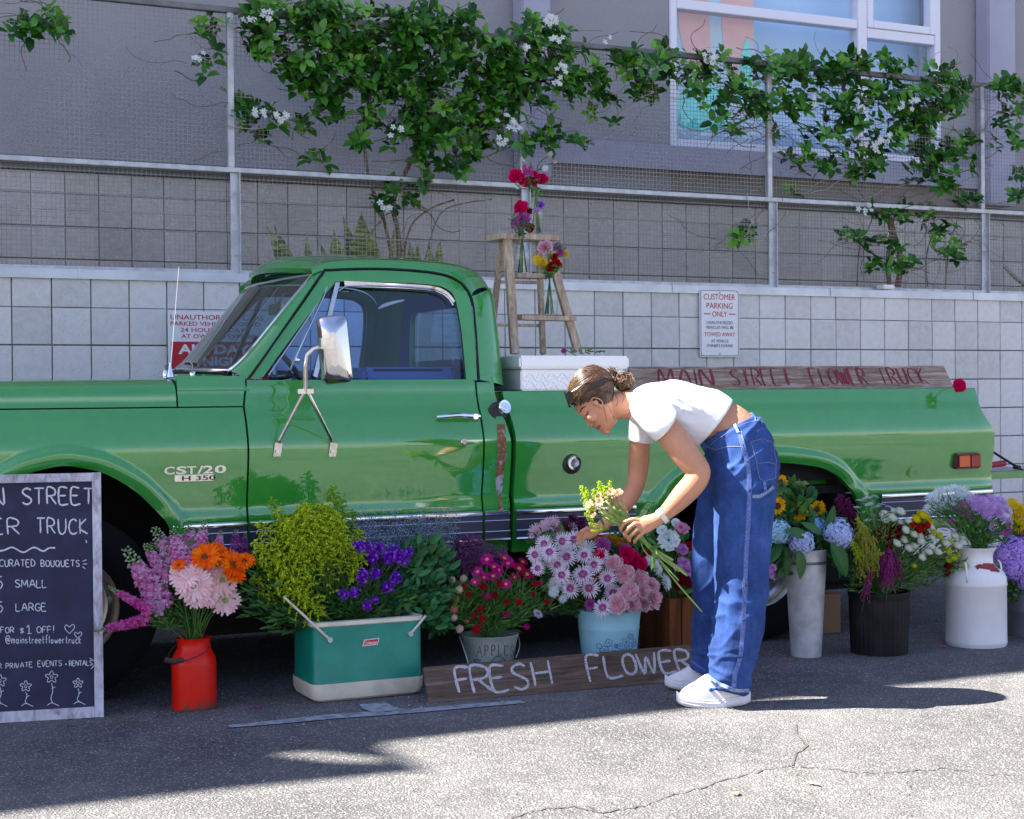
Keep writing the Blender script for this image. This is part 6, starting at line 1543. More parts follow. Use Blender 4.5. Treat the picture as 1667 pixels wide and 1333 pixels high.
wr('FLOWER', -125, 32, 869, 844, 2.6); wr('TRUCK', 60, 143, 868, 844, 2.6, rise=-.01)
strokes(mb, Pc, [[(-60, -893), (-45, -897), (-30, -892), (-15, -897), (5, -896), (20, -891), (38, -899), (55, -891), (70, -897), (80, -892), (90, -892)]], 2.6, rnd=rnd); strokes(mb, Pc, [[(139, -879), (141, -881), (140, -884)]], 1.6)
wr('CURATED', -1, 57, 922, 911, 1.5); wr('BOUQUETS', 67, 129, 922, 912, 1.5)
for a in ([(134, -914), (141, -911)], [(135, -918), (142, -918)], [(134, -922), (139, -926)]): strokes(mb, Pc, [a], 1.3)
wr('$15', -26, 4, 958, 939, 1.8); wr('SMALL', 25, 76, 956, 944, 1.6); wr('$25' if '2' in S_ else '$15', -26, 4, 996, 980, 1.8); wr('LARGE', 26, 75, 994, 982, 1.6)
wr('FOR', 1, 23, 1030, 1021, 1.4); wr('$', 33, 39, 1031, 1022, 1.3); wr('1', 44, 51, 1031, 1018, 1.6); wr('OFF!', 60, 88, 1030, 1020, 1.4)
def heart(cx, cy, r): strokes(mb, Pc, [[(cx, -cy-r), (cx-r, -cy+.2*r), (cx-.7*r, -cy+.9*r), (cx, -cy+.4*r)], [(cx, -cy-r), (cx+r*1.1, -cy+.3*r), (cx+.7*r, -cy+r), (cx, -cy+.4*r)]], 1.2)
heart(113, 1024, 7.5); heart(127, 1034, 5.5)
wr('@mainstreetflowertruck', 9, 132, 1047, 1034, 1.25, jit=.02)
wr('R', -4, 3, 1088, 1080, 1.2); wr('PRIVATE', 10, 53, 1088, 1080, 1.25, rise=.06); wr('EVENTS', 62, 100, 1085, 1076, 1.25, rise=.03); wr('+', 105, 109, 1084, 1077, 1.2); wr('RENTALS', 113, 150, 1084, 1076, 1.25, rise=.04); strokes(mb, Pc, [[(146, -1071), (154, -1077), (153, -1083), (148, -1089)]], 1.3)
for (cx, cy, r, yb) in ((0, 1108, 10, 1148), (42, 1117, 9, 1148), (84, 1102, 10, 1147), (127, 1112, 8, 1145)):
    strokes(mb, Pc, [[(cx+r*(.8+.25*sin(5*a))*cos(a), -cy+r*(.75+.25*sin(5*a))*sin(a)) for a in [2*pi*i/26 for i in range(27)]]], 1.2); strokes(mb, Pc, [[(cx+2.2*cos(a), -cy+2.2*sin(a)) for a in [2*pi*i/7 for i in range(8)]]], 1.0)
    strokes(mb, Pc, [[(cx, -cy-r), (cx+2, -cy-r-(yb-cy-r)*.35), (cx-1, -cy-r-(yb-cy-r)*.7), (cx+2, -yb+3)], [(cx, -cy-r-9), (cx+6, -cy-r-6)], [(cx-7, -yb-1), (cx, -yb+3), (cx+8, -yb), (cx+12, -yb-2)]], 1.2)
part('lettering', mb, M_chalk2, chb, smooth=False)
# --- glass bottles on the ladder
M_bglass = glassmat('bottle_glass', (.93, .98, .96), .02, .02, 1.4); M_water = glassmat('bottle_water', (.86, .94, .92), .0, .03, 1.33)
def bottle(cpx, y, yb, yt_, r, label, key):
    s = sAt(cpx, y)*1.0; x = onY(cpx, yb, y).x; zb = zAt(cpx, yb, y); zt = zAt(cpx, yt_, y); H = zt-zb; rr = r/s
    pr = [(rr*.85, 0), (rr, .006), (rr, H*.52), (rr*.92, H*.60), (rr*.55, H*.78), (rr*.46, H*.86), (rr*.50, H*.95), (rr*.58, H), (rr*.50, H)]
    o = thing('glass_bottle', label, 'bottle', (x, y, zb)); mb = MB(); mb.lathe(pr, (x, y, zb), 24, cap=False); part('glass', mb, M_bglass, o, ang=60)
    mb = MB()
    for k in range(9): a = U(0, 2*pi); r0 = rr*.6; mb.tube([Vector((x+r0*cos(a), y+r0*sin(a), zb+.01)), Vector((x+.1*rr*cos(a), y+.1*rr*sin(a), zb+H*.75)), Vector((x+.2*rr*cos(a+2), y+.2*rr*sin(a+2), zt+.02))], .0022, 5)
    part('stems_inside', mb, leafmat('stem_green', (.05, .15, .03), (.14, .28, .06)), o, ang=180); MOUTH[key] = Vector((x, y, zt)); return o
bottle(850.5, yf+.10, 446, 378, 13, 'clear glass bottle of magenta blooms on the first ladder step', 'bot2')
bottle(873, yf+.24, 382, 303, 12, 'clear glass bottle of hot pink carnations on the ladder top', 'bot1')
bottle(895, yf+.06, 514, 445, 13, 'clear glass bottle of yellow and red blooms on the lower ladder step', 'bot3')
# ================================================================== FLOWERS
M_stem = leafmat('stem_green', (.05, .15, .03), (.14, .28, .06))
M_leafd = leafmat('leaf_dark', (.012, .058, .014), (.045, .15, .028), rough=.4, trans=.2)
def petal(mb, r0, r1, w, z0, z1, a, mi=0, tip=.6, cup=0.0, mid=.55, twist=0.0, mi2=None):
    """one petal of 6 quads, root radius r0, tip radius r1, rising z0->z1"""
    ca, sa = cos(a), sin(a); rows = []
    for k, (t, ww) in enumerate(((0, .35), (mid, 1.0), (.88, .82), (1.0, tip*.55))):
        r = r0+(r1-r0)*t; z = z0+(z1-z0)*t + cup*sin(pi*t); row = []
        for s in (-1, 0, 1):
            x = r; y = s*w*.5*ww; zz = z + (abs(s)*w*.12) + s*twist*w
            row.append((x*ca - y*sa, x*sa + y*ca, zz))
        rows.append(row)
    if mi2 is None: mb.grid(rows, mi=mi)
    else: mb.grid(rows[:2], mi=mi2); mb.grid(rows[1:], mi=mi)
def ringp(mb, n, r0, r1, w, z0, z1, mi=0, ph=0.0, jr=.08, ja=.06, **k):
    for i in range(n):
        petal(mb, r0, r1*(1+U(-jr, jr)), w*U(.85, 1.1), z0, z1+U(-.06, .06)*r1, ph+2*pi*i/n+U(-ja, ja), mi if not hasattr(mi, '__len__') else mi[i % len(mi)], twist=U(-.1, .1), **k)
def disc(mb, r, z, mi, n=10, bumpz=.25):
    mb.lathe([(r, z), (r*.7, z+r*bumpz), (r*.02, z+r*bumpz*1.2)], (0, 0, 0), n, mi=mi, cap=False)
def dotsdisc(mb, r, z, mi, n=40, s=.06):
    for i in range(n):
        rr = r*sqrt(random.random()); a = U(0, 6.28); mb.ball((rr*cos(a), rr*sin(a), z), (s*r*2, s*r*2, s*r*3), 4, 3, mi=mi)
BL = {}
def reg(kind, mats, fns):
    L = []
    for fn in fns:
        mb = MB(); fn(mb); L.append(mb.mesh(kind, mats, smooth=True, ang=180))
    BL[kind] = L
def gerb(mb): ringp(mb, 22, .12, 1, .20, 0, .10, 0, cup=.05, tip=.9); ringp(mb, 22, .12, .86, .18, .03, .22, 0, ph=.14, cup=.05, tip=.9); ringp(mb, 26, .10, .36, .09, .08, .20, 1); disc(mb, .21, .10, 2, 12); dotsdisc(mb, .23, .16, 2, 46, .05); mb.lathe([(.10, -.12), (.22, -.03), (.25, .02)], (0, 0, 0), 10, mi=3, cap=False)
def sat(c, k=1.10):
    m = max(c); return tuple(max(.002, m-(m-x)*k) for x in c)
def L2(n, a, b, c=None, tr=.3): return leafmat(n, sat(a), sat(b), c3=c, trans=tr, rough=.65, spec=.12)
mc_yel = leafmat('centre_yellow', (.45, .38, .10), (.62, .55, .20)); mc_calyx = leafmat('calyx_green', (.04, .13, .03), (.09, .2, .05))
reg('gerbera', [L2('petal_blush', (.93, .60, .62), (.97, .76, .78)), L2('petal_blush_in', (.94, .74, .72), (.97, .84, .80)), leafmat('centre_lime', (.36, .42, .10), (.55, .60, .25)), mc_calyx], [gerb]*3)
reg('orange_gerbera', [L2('petal_orange', (.92, .17, .01), (.97, .32, .02)), L2('petal_orange_in', (.85, .13, .01), (.95, .24, .015)), leafmat('centre_dark', (.12, .05, .01), (.25, .1, .02)), mc_calyx], [gerb]*2)
def mum(n1=21, wid=.115): 
    def f(mb): 
        ringp(mb, n1, .06, 1, wid, 0, .08, (0, 1), cup=.06, tip=.5); ringp(mb, n1, .06, .86, wid*.9, .05, .24, (1, 0), ph=.2, cup=.06, tip=.5); ringp(mb, n1-3, .05, .6, wid*.8, .1, .36, (0, 1), ph=.1, cup=.05, tip=.5); disc(mb, .17, .10, 2, 8); dotsdisc(mb, .15, .16, 2, 14, .07); mb.lathe([(.05, -.15), (.15, -.04), (.2, .02)], (0, 0, 0), 8, mi=3, cap=False)
    return f
def mumkind(name, a, b): reg(name, [L2(name+'_a', *a), L2(name+'_b', *b), mc_yel, mc_calyx], [mum(), mum(23, .105), mum(20, .12)])
def smum(mb):
    ringp(mb, 22, .06, 1, .11, 0, .08, 0, cup=.06, tip=.5, mi2=1, mid=.42); ringp(mb, 21, .06, .84, .10, .05, .26, 0, ph=.2, cup=.06, tip=.5, mi2=1, mid=.5); ringp(mb, 17, .05, .60, .09, .1, .38, 0, ph=.1, cup=.05, tip=.5, mi2=1); disc(mb, .17, .10, 2, 8); dotsdisc(mb, .16, .18, 2, 16, .07); mb.lathe([(.05, -.15), (.15, -.04), (.2, .02)], (0, 0, 0), 8, mi=3, cap=False)
reg('striped_mum', [L2('striped_tip', (.74, .66, .76), (.90, .86, .92)), L2('striped_base', (.34, .06, .28), (.58, .20, .50)), mc_yel, mc_calyx], [smum]*3)
mumkind('white_mum', ((.66, .72, .74), (.80, .84, .84)), ((.60, .68, .70), (.74, .80, .80)))
mumkind('blush_mum', ((.62, .42, .52), (.76, .58, .66)), ((.56, .34, .46), (.70, .50, .60)))
mumkind('lilac_mum', ((.50, .32, .62), (.66, .48, .76)), ((.44, .24, .56), (.62, .42, .72)))
mumkind('magenta_mum', ((.38, .06, .30), (.50, .12, .42)), ((.34, .05, .26), (.48, .14, .40)))
mumkind('yellow_mum', ((.72, .52, .01), (.82, .64, .03)), ((.62, .42, .01), (.80, .58, .02)))
mumkind('rust_mum', ((.40, .15, .012), (.55, .24, .02)), ((.34, .12, .01), (.48, .19, .015)))
def carn(mb):
    for k, (r, z, n) in enumerate(((1, -.02, 12), (.90, .16, 12), (.76, .32, 11), (.58, .46, 9), (.38, .56, 7), (.18, .60, 4))):
        for i in range(n):
            a = 2*pi*i/n + k*.4 + U(-.2, .2); rr = r*U(.80, 1.10); w = r*.72; nseg = 9; ca, sa = cos(a), sin(a); rows = []; zz0 = U(-.10, .12)
            for t in (0, .5, .86, 1.0):
                row = []
                for j in range(nseg):
                    s_ = j/(nseg-1)*2-1; q = (1-.14*s_*s_) * (1 + (U(-.10, .10) if t == 1 else 0)); x = (.05 + (rr-.05)*t)*q; y = s_*w*.5*(.25+.75*t); zz = z*.6 - .05 + z*t*.6 + (zz0+.15*sin(a*3+k))*t + (.13 if j % 2 else -.09)*t*t*U(.5, 1.4)*(.4+.6*r) + (.12*(1-r)*t)
                    row.append((x*ca-y*sa, x*sa+y*ca, zz))
                rows.append(row)
            mb.grid(rows[:3], mi=1); mb.grid(rows[2:], mi=0)
    mb.lathe([(.10, -.75), (.20, -.60), (.24, -.2), (.3, -.02)], (0, 0, 0), 8, mi=2, cap=True)
def carnkind(name, a, b): reg(name, [L2(name+'_a', *a), L2(name+'_b', *b), mc_calyx], [carn]*3)
carnkind('pink_carnation', ((.93, .58, .68), (.98, .80, .86)), ((.80, .36, .48), (.90, .55, .65)))
carnkind('hot_pink_carnation', ((.86, .02, .18), (.95, .08, .32)), ((.60, .008, .09), (.78, .03, .18)))
carnkind('red_carnation', ((.50, .005, .015), (.62, .02, .04)), ((.38, .004, .01), (.5, .01, .03)))
carnkind('orchid_carnation', ((.50, .12, .42), (.66, .26, .58)), ((.42, .08, .34), (.58, .2, .5)))
def pom(mb):
    for k in range(7):
        el = (k+.5)/7*pi/2*1.12; n = max(4, int(15*cos(el*.86)))
        for i in range(n):
            a = 2*pi*i/n + k*.5; d_ = Vector((cos(el)*cos(a), cos(el)*sin(a), sin(el)*.72)); t1 = d_.cross(Vector((0, 0, 1))).normalized() if abs(d_.z) < .95 else Vector((1, 0, 0)); t2 = d_.cross(t1)
            c = d_*U(.93, 1.03); w = .17; mb.add([c*.62, c-t1*w*.5, c+t2*w*.45*-1+d_*.03, c+t1*w*.5], [(0, 1, 2), (0, 2, 3)], 0 if (i+k) % 4 else 1)
    mb.ball((0, 0, 0), (.80, .80, .56), 8, 6, mi=0); mb.lathe([(.08, -.65), (.3, -.45), (.62, -.25)], (0, 0, 0), 8, mi=2, cap=False)
def pomkind(name, a, b): reg(name, [L2(name+'_a', *a), L2(name+'_b', *b), mc_calyx], [pom]*2)
pomkind('white_button', ((.68, .70, .60), (.80, .82, .72)), ((.60, .64, .42), (.70, .74, .5))); pomkind('lime_button', ((.42, .50, .05), (.60, .66, .12)), ((.36, .46, .04), (.5, .6, .1)))
pomkind('maroon_button', ((.11, .008, .018), (.20, .015, .035)), ((.16, .01, .02), (.26, .02, .04))); pomkind('red_button', ((.30, .015, .02), (.45, .03, .03)), ((.45, .05, .02), (.5, .1, .03)))
pomkind('yellow_button', ((.62, .52, .02), (.76, .66, .04)), ((.55, .5, .03), (.7, .62, .05))); pomkind('globe_red', ((.30, .015, .025), (.42, .03, .05)), ((.38, .02, .1), (.5, .04, .12)))
pomkind('globe_magenta', ((.40, .02, .16), (.52, .05, .24)), ((.42, .03, .18), (.55, .06, .28))); pomkind('globe_salmon', ((.50, .16, .13), (.62, .26, .20)), ((.5, .2, .14), (.66, .36, .28))); pomkind('globe_cream', ((.55, .45, .36), (.68, .58, .46)), ((.4, .26, .16), (.55, .4, .28)))
def aster(mb): ringp(mb, 20, .1, 1, .15, 0, .12, 0, tip=.6); ringp(mb, 18, .1, .86, .14, .03, .25, 0, ph=.15, tip=.6); disc(mb, .30, .06, 1, 10); dotsdisc(mb, .27, .13, 1, 22, .07); mb.lathe([(.1, -.2), (.28, -.02)], (0, 0, 0), 8, mi=2, cap=False)
reg('aster', [L2('aster_petal', (.48, .015, .22), (.64, .06, .34)), leafmat('aster_centre', (.62, .42, .03), (.75, .55, .06)), mc_calyx], [aster]*2)
reg('crimson_aster', [L2('crimson_petal', (.36, .008, .09), (.50, .02, .16)), leafmat('aster_centre', (.62, .42, .03), (.75, .55, .06)), mc_calyx], [aster])
def sunf(mb):
    ringp(mb, 18, .3, 1, .24, 0, .10, 0, tip=.35, cup=.06); ringp(mb, 16, .3, .92, .22, .04, .26, 0, ph=.2, tip=.35); disc(mb, .40, .06, 1, 16, .2); dotsdisc(mb, .38, .15, 1, 60, .04); ringp(mb, 12, .2, .62, .22, -.12, -.04, 2, tip=.1)
    mb.lathe([(.06, -.28), (.3, -.14), (.42, .02)], (0, 0, 0), 14, mi=2, cap=False)
reg('sunflower', [L2('sun_petal', (.75, .36, .008), (.85, .52, .02)), leafmat('sun_disc', (.05, .02, .008), (.18, .07, .015)), mc_calyx], [sunf]*2)
def sunbud(mb): 
    mb.lathe([(.06, -.5), (.35, -.35), (.55, -.05), (.50, .15), (.2, .22)], (0, 0, 0), 14, mi=2, cap=False); ringp(mb, 16, .4, .98, .2, -.15, .25, 2, tip=.1); ringp(mb, 14, .4, .85, .18, 0, .40, 2, ph=.2, tip=.1)
reg('sunflower_bud', [L2('sun_petal', (.75, .36, .008), (.85, .52, .02)), leafmat('sun_disc', (.05, .02, .008), (.18, .07, .015)), mc_calyx], [sunbud])
def hyd(seed):
    def f(mb):
        rnd = random.Random(seed); N = 240
        for i in range(N):
            z = 1-1.75*(i+.5)/N; a = i*2.39996; r = sqrt(max(0, 1-z*z)); d_ = Vector((r*cos(a), r*sin(a), z)); c = Vector((d_.x, d_.y, d_.z*.82))*rnd.uniform(.80, 1.06)*(1+.07*sin(d_.x*5+seed)*cos(d_.y*6)); t1 = d_.orthogonal().normalized(); t2 = d_.cross(t1); ph = rnd.uniform(0, 1.6); s = rnd.uniform(.135, .175); mi = rnd.choice((0, 0, 1))
            for k in range(4):
                an = ph+k*pi/2; u = (t1*cos(an)+t2*sin(an)); v = d_.cross(u); mb.add([c-d_*.02, c+u*s*.55-v*s*.42+d_*.01, c+u*s*1.05+d_*.035, c+u*s*.55+v*s*.42+d_*.01], [(0, 1, 2, 3)], mi)
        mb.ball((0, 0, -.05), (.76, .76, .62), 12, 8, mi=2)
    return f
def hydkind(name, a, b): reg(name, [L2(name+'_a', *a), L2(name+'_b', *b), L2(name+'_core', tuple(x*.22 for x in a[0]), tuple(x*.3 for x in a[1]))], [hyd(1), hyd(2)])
hydkind('blue_hydrangea', ((.24, .52, .88), (.42, .68, .95)), ((.34, .55, .92), (.5, .7, .95))); hydkind('pale_hydrangea', ((.50, .62, .90), (.72, .80, .94)), ((.42, .50, .86), (.62, .68, .92))); hydkind('lavender_hydrangea', ((.46, .30, .80), (.64, .46, .92)), ((.54, .38, .84), (.7, .54, .92))); hydkind('aqua_hydrangea', ((.30, .68, .82), (.54, .82, .90)), ((.46, .66, .88), (.66, .78, .92)))
def floret(mb, c, d_, s, mi, rnd, n=5):
    t1 = d_.orthogonal().normalized(); t2 = d_.cross(t1); ph = rnd.uniform(0, 6)
    for k in range(n):
        an = ph+2*pi*k/n; u = t1*cos(an)+t2*sin(an); v = d_.cross(u); mb.add([c, c+u*s*.6-v*s*.35+d_*s*.2, c+u*s+d_*s*.35, c+u*s*.6+v*s*.35+d_*s*.2], [(0, 1, 2, 3)], mi)
def spike(seed, n=70, wid=.16, tipgreen=.25):
    """larkspur: unit length along +Z, florets round the axis"""
    def f(mb):
        rnd = random.Random(seed)
        mb.tube([(0, 0, -.1), (0, 0, 1)], [.018, .008], 5, mi=2)
        for i in range(n):
            t = i/n; a = i*2.4; w = wid*(1-.75*t**1.6)*rnd.uniform(.75, 1.1); d_ = Vector((cos(a), sin(a), .35)).normalized(); c = Vector((0, 0, t)) + d_*w
            if t > 1-tipgreen: mb.ball(c*1, (.028*(1.5-t),)*3, 5, 4, mi=3)
            else:
                floret(mb, c-d_*.02, d_, .085*(1-.4*t), 0 if rnd.random() < .6 else 1, rnd); floret(mb, c, d_, .045*(1-.4*t), 1, rnd, 4)
                if rnd.random() < .25: mb.tube([(0, 0, t), tuple(c)], .006, 3, mi=2)
    return f
mgb = leafmat('bud_green', (.20, .32, .14), (.40, .50, .30))
reg('larkspur', [L2('lark_pink', (.52, .12, .34), (.70, .28, .50)), L2('lark_lilac', (.50, .26, .44), (.72, .48, .62)), M_stem, mgb], [spike(1, 90, .17, .22), spike(2, 80, .15, .3), spike(3, 90, .2, .2)])
reg('thin_larkspur', [L2('lark_magenta', (.48, .04, .26), (.62, .14, .40)), L2('lark_pink', (.52, .12, .34), (.70, .28, .50)), M_stem, mgb], [spike(4, 60, .085, .25), spike(5, 56, .08, .3)])
reg('violet_stock', [L2('violet_a', (.14, .02, .16), (.26, .06, .26)), L2('violet_b', (.24, .07, .24), (.4, .16, .38)), M_stem, mgb], [spike(6, 70, .16, .15)])
def plume(seed, nb=26, droop=.0, fl=24, wid=.42, sz=1):
    """goldenrod or amaranth: arching branchlets thick with tiny florets; unit length"""
    def f(mb):
        rnd = random.Random(seed); mb.tube([(0, 0, -.5), (0, 0, .2), (.02, 0, 1)], [.014, .011, .004], 5, mi=1)
        for i in range(nb):
            t = .02+.96*i/nb; a = i*2.4+rnd.uniform(-.3, .3); L = wid*(1-t)**.65*rnd.uniform(.7, 1.1)+.06; d_ = Vector((cos(a), sin(a), 0)); p0 = Vector((0, 0, t)); pts = [p0, p0+d_*L*.5+Vector((0, 0, L*.42)), p0+d_*L+Vector((0, 0, L*(.36-droop)))]
            q = catmull(pts, 5)
            mb.add([tuple(q[0]), tuple(q[5]), tuple(q[-1]), tuple(q[5]+Vector((0, 0, .008)))], [(0, 1, 3), (1, 2, 3)], 1)
            for j in range(fl):
                s_ = (j+.5)/fl; c = q[min(len(q)-1, int(s_*len(q)))] + Vector((rnd.uniform(-1, 1), rnd.uniform(-1, 1), rnd.uniform(-.3, 1.3)))*.020
                s = rnd.uniform(.015, .027)*sz; o = Vector((rnd.uniform(-1, 1), rnd.uniform(-1, 1), rnd.uniform(-1, 1))).normalized(); t1 = o.orthogonal()*s; t2 = o.cross(t1)
                mb.add([c+o*s*1.2, c+t1, c-t1*.5+t2*.87, c-t1*.5-t2*.87], [(0, 1, 2), (0, 2, 3), (0, 3, 1), (1, 3, 2)], 0)
    return f
reg('goldenrod', [leafmat('goldenrod_yellow', (.30, .50, .010), (.78, .92, .03), rough=.8), M_stem], [plume(1), plume(2, 30), plume(3, 24, .15), plume(4, 28, .1)])
reg('green_goldenrod', [leafmat('goldenrod_green', (.16, .44, .02), (.42, .72, .05), rough=.8), M_stem], [plume(5), plume(6, 30)])
reg('lime_amaranth', [leafmat('amaranth_lime', (.30, .34, .03), (.52, .50, .08), rough=.8), M_stem], [plume(7, 22, .7, 70, .34, 1.15), plume(8, 20, .5, 70, .30, 1.15)])
reg('magenta_amaranth', [leafmat('amaranth_magenta', (.26, .01, .14), (.42, .06, .26), rough=.8), M_stem], [plume(9, 26, .9, 80, .36, 1.3)])
reg('plum_celosia', [leafmat('celosia_plum', (.10, .008, .06), (.22, .02, .12), rough=.8), M_stem], [plume(10, 28, .1, 50, .32, 1.3)])
reg('violet_haze', [leafmat('haze_violet', (.16, .03, .18), (.30, .10, .30), rough=.8), M_stem], [plume(11, 30, .0, 30, .6)])
def stat(seed):
    def f(mb):
        rnd = random.Random(seed)
        for i in range(84):
            d_ = Vector((rnd.uniform(-1, 1), rnd.uniform(-1, 1), rnd.uniform(-.4, 1))).normalized(); floret(mb, Vector((d_.x*.8, d_.y*.8, d_.z*1.25))*rnd.uniform(.3, 1.25), d_, .24, 0 if rnd.random() < .75 else 1, rnd, 5)
    return f
reg('statice', [L2('statice_purple', (.13, .012, .36), (.26, .045, .60)), L2('statice_lilac', (.30, .10, .62), (.42, .22, .72)), mc_calyx], [stat(1), stat(2)])
def dryfl(mb): ringp(mb, 9, .1, 1, .5, 0, .5, (0, 1), tip=.8, cup=.15); ringp(mb, 7, .1, .7, .4, .1, .6, (1, 0), tip=.8, cup=.1); disc(mb, .2, .1, 1, 6)
reg('cream_strawflower', [L2('straw_cream', (.60, .40, .26), (.74, .58, .40)), L2('straw_tan', (.40, .24, .14), (.60, .44, .32)), mc_calyx], [dryfl]*2)
def rose(mb):
    for k, (r, z, n) in enumerate(((1, 0, 6), (.8, .15, 5), (.55, .28, 5), (.3, .36, 3))): ringp(mb, n, .1, r, r*.95, z*.5, .35+z*.6-r*.2, 0 if k % 2 else 1, ph=k*.5, tip=1.4, cup=.12, jr=.05)
    mb.lathe([(.08, -.3), (.3, -.1), (.4, .05)], (0, 0, 0), 8, mi=2, cap=False)
reg('white_rose', [L2('rose_white', (.66, .74, .74), (.78, .84, .84)), L2('rose_mint', (.52, .66, .66), (.7, .78, .78)), mc_calyx], [rose]); reg('pink_rose', [L2('rose_pink', (.56, .20, .36), (.70, .36, .50)), L2('rose_pink2', (.5, .16, .3), (.66, .3, .45)), mc_calyx], [rose]); reg('lilac_lisianthus', [L2('lis_lilac', (.42, .16, .44), (.60, .34, .60)), L2('lis2', (.36, .12, .38), (.54, .28, .54)), mc_calyx], [rose])
ORD = ['leftmost', 'second', 'third', 'fourth', 'fifth', 'sixth', 'seventh', 'eighth', 'ninth', 'tenth', 'eleventh', 'twelfth', 'thirteenth', 'fourteenth', 'fifteenth', 'sixteenth', 'seventeenth', 'eighteenth', 'nineteenth', 'twentieth']
def rank(pts, what, place):
    """order from the left within bands of height; a label for each"""
    n = len(pts)
    if n == 1: return pts, ['%s %s' % (what, place)]
    nb = 1 if n <= 14 else (2 if n <= 26 else (3 if n <= 40 else 4)); names = {1: [''], 2: ['upper row', 'lower row'], 3: ['top row', 'middle row', 'bottom row'], 4: ['top row', 'second row', 'third row', 'bottom row']}[nb]
    q = sorted(pts, key=lambda p: p[1]); out = []; labs = []
    for b in range(nb):
        band = sorted(q[n*b//nb:n*(b+1)//nb], key=lambda p: p[0])
        for i, p in enumerate(band):
            o_ = 'leftmost' if i == 0 else ('rightmost' if i == len(band)-1 else ORD[i]+' from left'); out.append(p); labs.append('%s %s, %s%s' % (what, place, o_, ' in '+names[b] if nb > 1 else ''))
    return out, labs
def flowers(kind, name, key, yc, pts, what, place, cat, face=(.75, .55), jy=.05, yslope=0.0006, stem_r=.0022, outward=.5, group=None, sc=1.0):
    """pts: (px, py, r px). The whole group is labelled by its order from the left."""
    n = len(pts); pts, labs = rank(pts, what, place); ym = sum(p[1] for p in pts)/n; M = MOUTH[key]; obs = []
    for i, (px, py, r) in enumerate(pts):
        y = min(YT-.035, yc + (ym-py)*yslope*1.0 + U(-jy, jy)*.5); c = onY(px, py, y); s = sAt(px, y); R = r/s*sc*(U(.86, 1.12) if 'gerbera' not in name else U(.98, 1.12))
        lab = labs[i]
        base = Vector((M.x + U(-.02, .02), M.y + U(-.02, .02), M.z - .02)); o = thing(name, lab, cat, base, group if n > 1 else None)
        hd = Vector((c.x-M.x, 0, 0)); fd = (-FWD*face[0] + Vector((0, 0, face[1])) + hd.normalized()*outward*min(1, abs(c.x-M.x)/.12) + Vector((U(-.38, .38), U(-.25, .15), U(-.35, .35)))).normalized()
        b = inst(name.split('_')[-1] if False else 'bloom', random.choice(BL[kind]), o, c); b.rotation_mode = 'QUATERNION'; b.rotation_quaternion = fd.to_track_quat('Z', 'Y') @ Euler((0, 0, U(0, 6.28))).to_quaternion(); b.scale = (R, R, R)
        mid = base.lerp(c, .55) + Vector(((c.x-base.x)*.12, 0, .03)) - fd*.01; mb = MB(); mb.tube(catmull([base, mid, c-fd*R*.25], 4), stem_r, 5); part('stem', mb, M_stem, o, ang=180)
        obs.append(o)
    return obs
def spikes(kind, name, key, yc, pts, what, place, cat, group=None, wmul=1.0, jy=.06):
    """pts: (tip px, tip py, foot px, foot py, width scale)"""
    pts, labs = rank(pts, what, place); n = len(pts); M = MOUTH[key]
    for i, (tx, ty, fx, fy, w) in enumerate(pts):
        y = min(YT-.06, yc+U(-jy, jy)); a = onY(fx, fy, y); b_ = onY(tx, ty, y + .0); L = (b_-a).length; d_ = (b_-a).normalized()
        lab = labs[i]
        base = Vector((M.x+U(-.03, .03), M.y+U(-.03, .03), M.z-.02)); o = thing(name, lab, cat, base, group if n > 1 else None)
        b = inst('plume', random.choice(BL[kind]), o, a); b.rotation_mode = 'QUATERNION'; b.rotation_quaternion = d_.to_track_quat('Z', 'Y') @ Euler((0, 0, U(0, 6.28))).to_quaternion(); b.scale = (L*w, L*w, L)
        mb = MB(); mb.tube(catmull([base, base.lerp(a, .6)+Vector((0, 0, .02)), a+d_*.01], 4), .0024, 5); part('stem', mb, M_stem, o, ang=180)
# greenery: one mass of leaves per container
def leafquad(mb, c, d_, nrm, L, W, mi=0, fold=.15, droop=.1):
    d_ = d_.normalized(); s = d_.cross(nrm).normalized(); n = s.cross(d_)
    m1 = c + d_*L*.45 + n*L*.04; t = c + d_*L - n*L*droop
    mb.add([c, c+d_*L*.22+s*W*.42+n*W*fold, m1+d_*L*.02, c+d_*L*.22-s*W*.42+n*W*fold, m1+d_*L*.25+s*W*.40+n*W*fold-n*L*droop*.3, t, m1+d_*L*.25-s*W*.40+n*W*fold-n*L*droop*.3],
           [(0, 1, 2), (0, 2, 3), (1, 4, 2), (4, 5, 2), (2, 5, 6), (2, 6, 3)], mi)
def greenery(name, key, label, mats, regions, L=(.03, .07), Wr=.32, jy=.07, yc=None, kind='stuff', stems=30, updir=.8, cat='foliage'):
    M = MOUTH[key]; mb = MB(); yc = yc or M.y
    for (cx, cy, rx, ry, n) in regions:
        for i in range(n):
            a = U(0, 6.28); r = sqrt(random.random()); px, py = cx+rx*r*cos(a), cy+ry*r*sin(a); y = min(YT-.05, yc+U(-jy, jy)); c = onY(px, py, y)
            d_ = (c-M).normalized()*.6 + Vector((U(-1, 1), U(-1, .6), U(-.4, 1)*updir)); l = U(*L); nn = Vector((U(-.5, .5), -1, U(-.2, .8)))
            leafquad(mb, c, d_, nn, l, l*Wr*U(.8, 1.2), random.randrange(len(mats)))
    for i in range(stems):
        cx, cy, rx, ry, n = random.choice(regions); c = onY(cx+U(-rx, rx)*.8, cy-ry*U(-.2, .8), min(YT-.05, yc+U(-jy, jy))); mb.tube([M+Vector((U(-.03, .03), U(-.03, .03), -.03)), M.lerp(c, .5)+Vector((0, 0, .02)), c], .0018, 4, cap=False)
    o = solo(name, mb, mats, label, cat, M, ang=180); o['kind'] = kind; return o
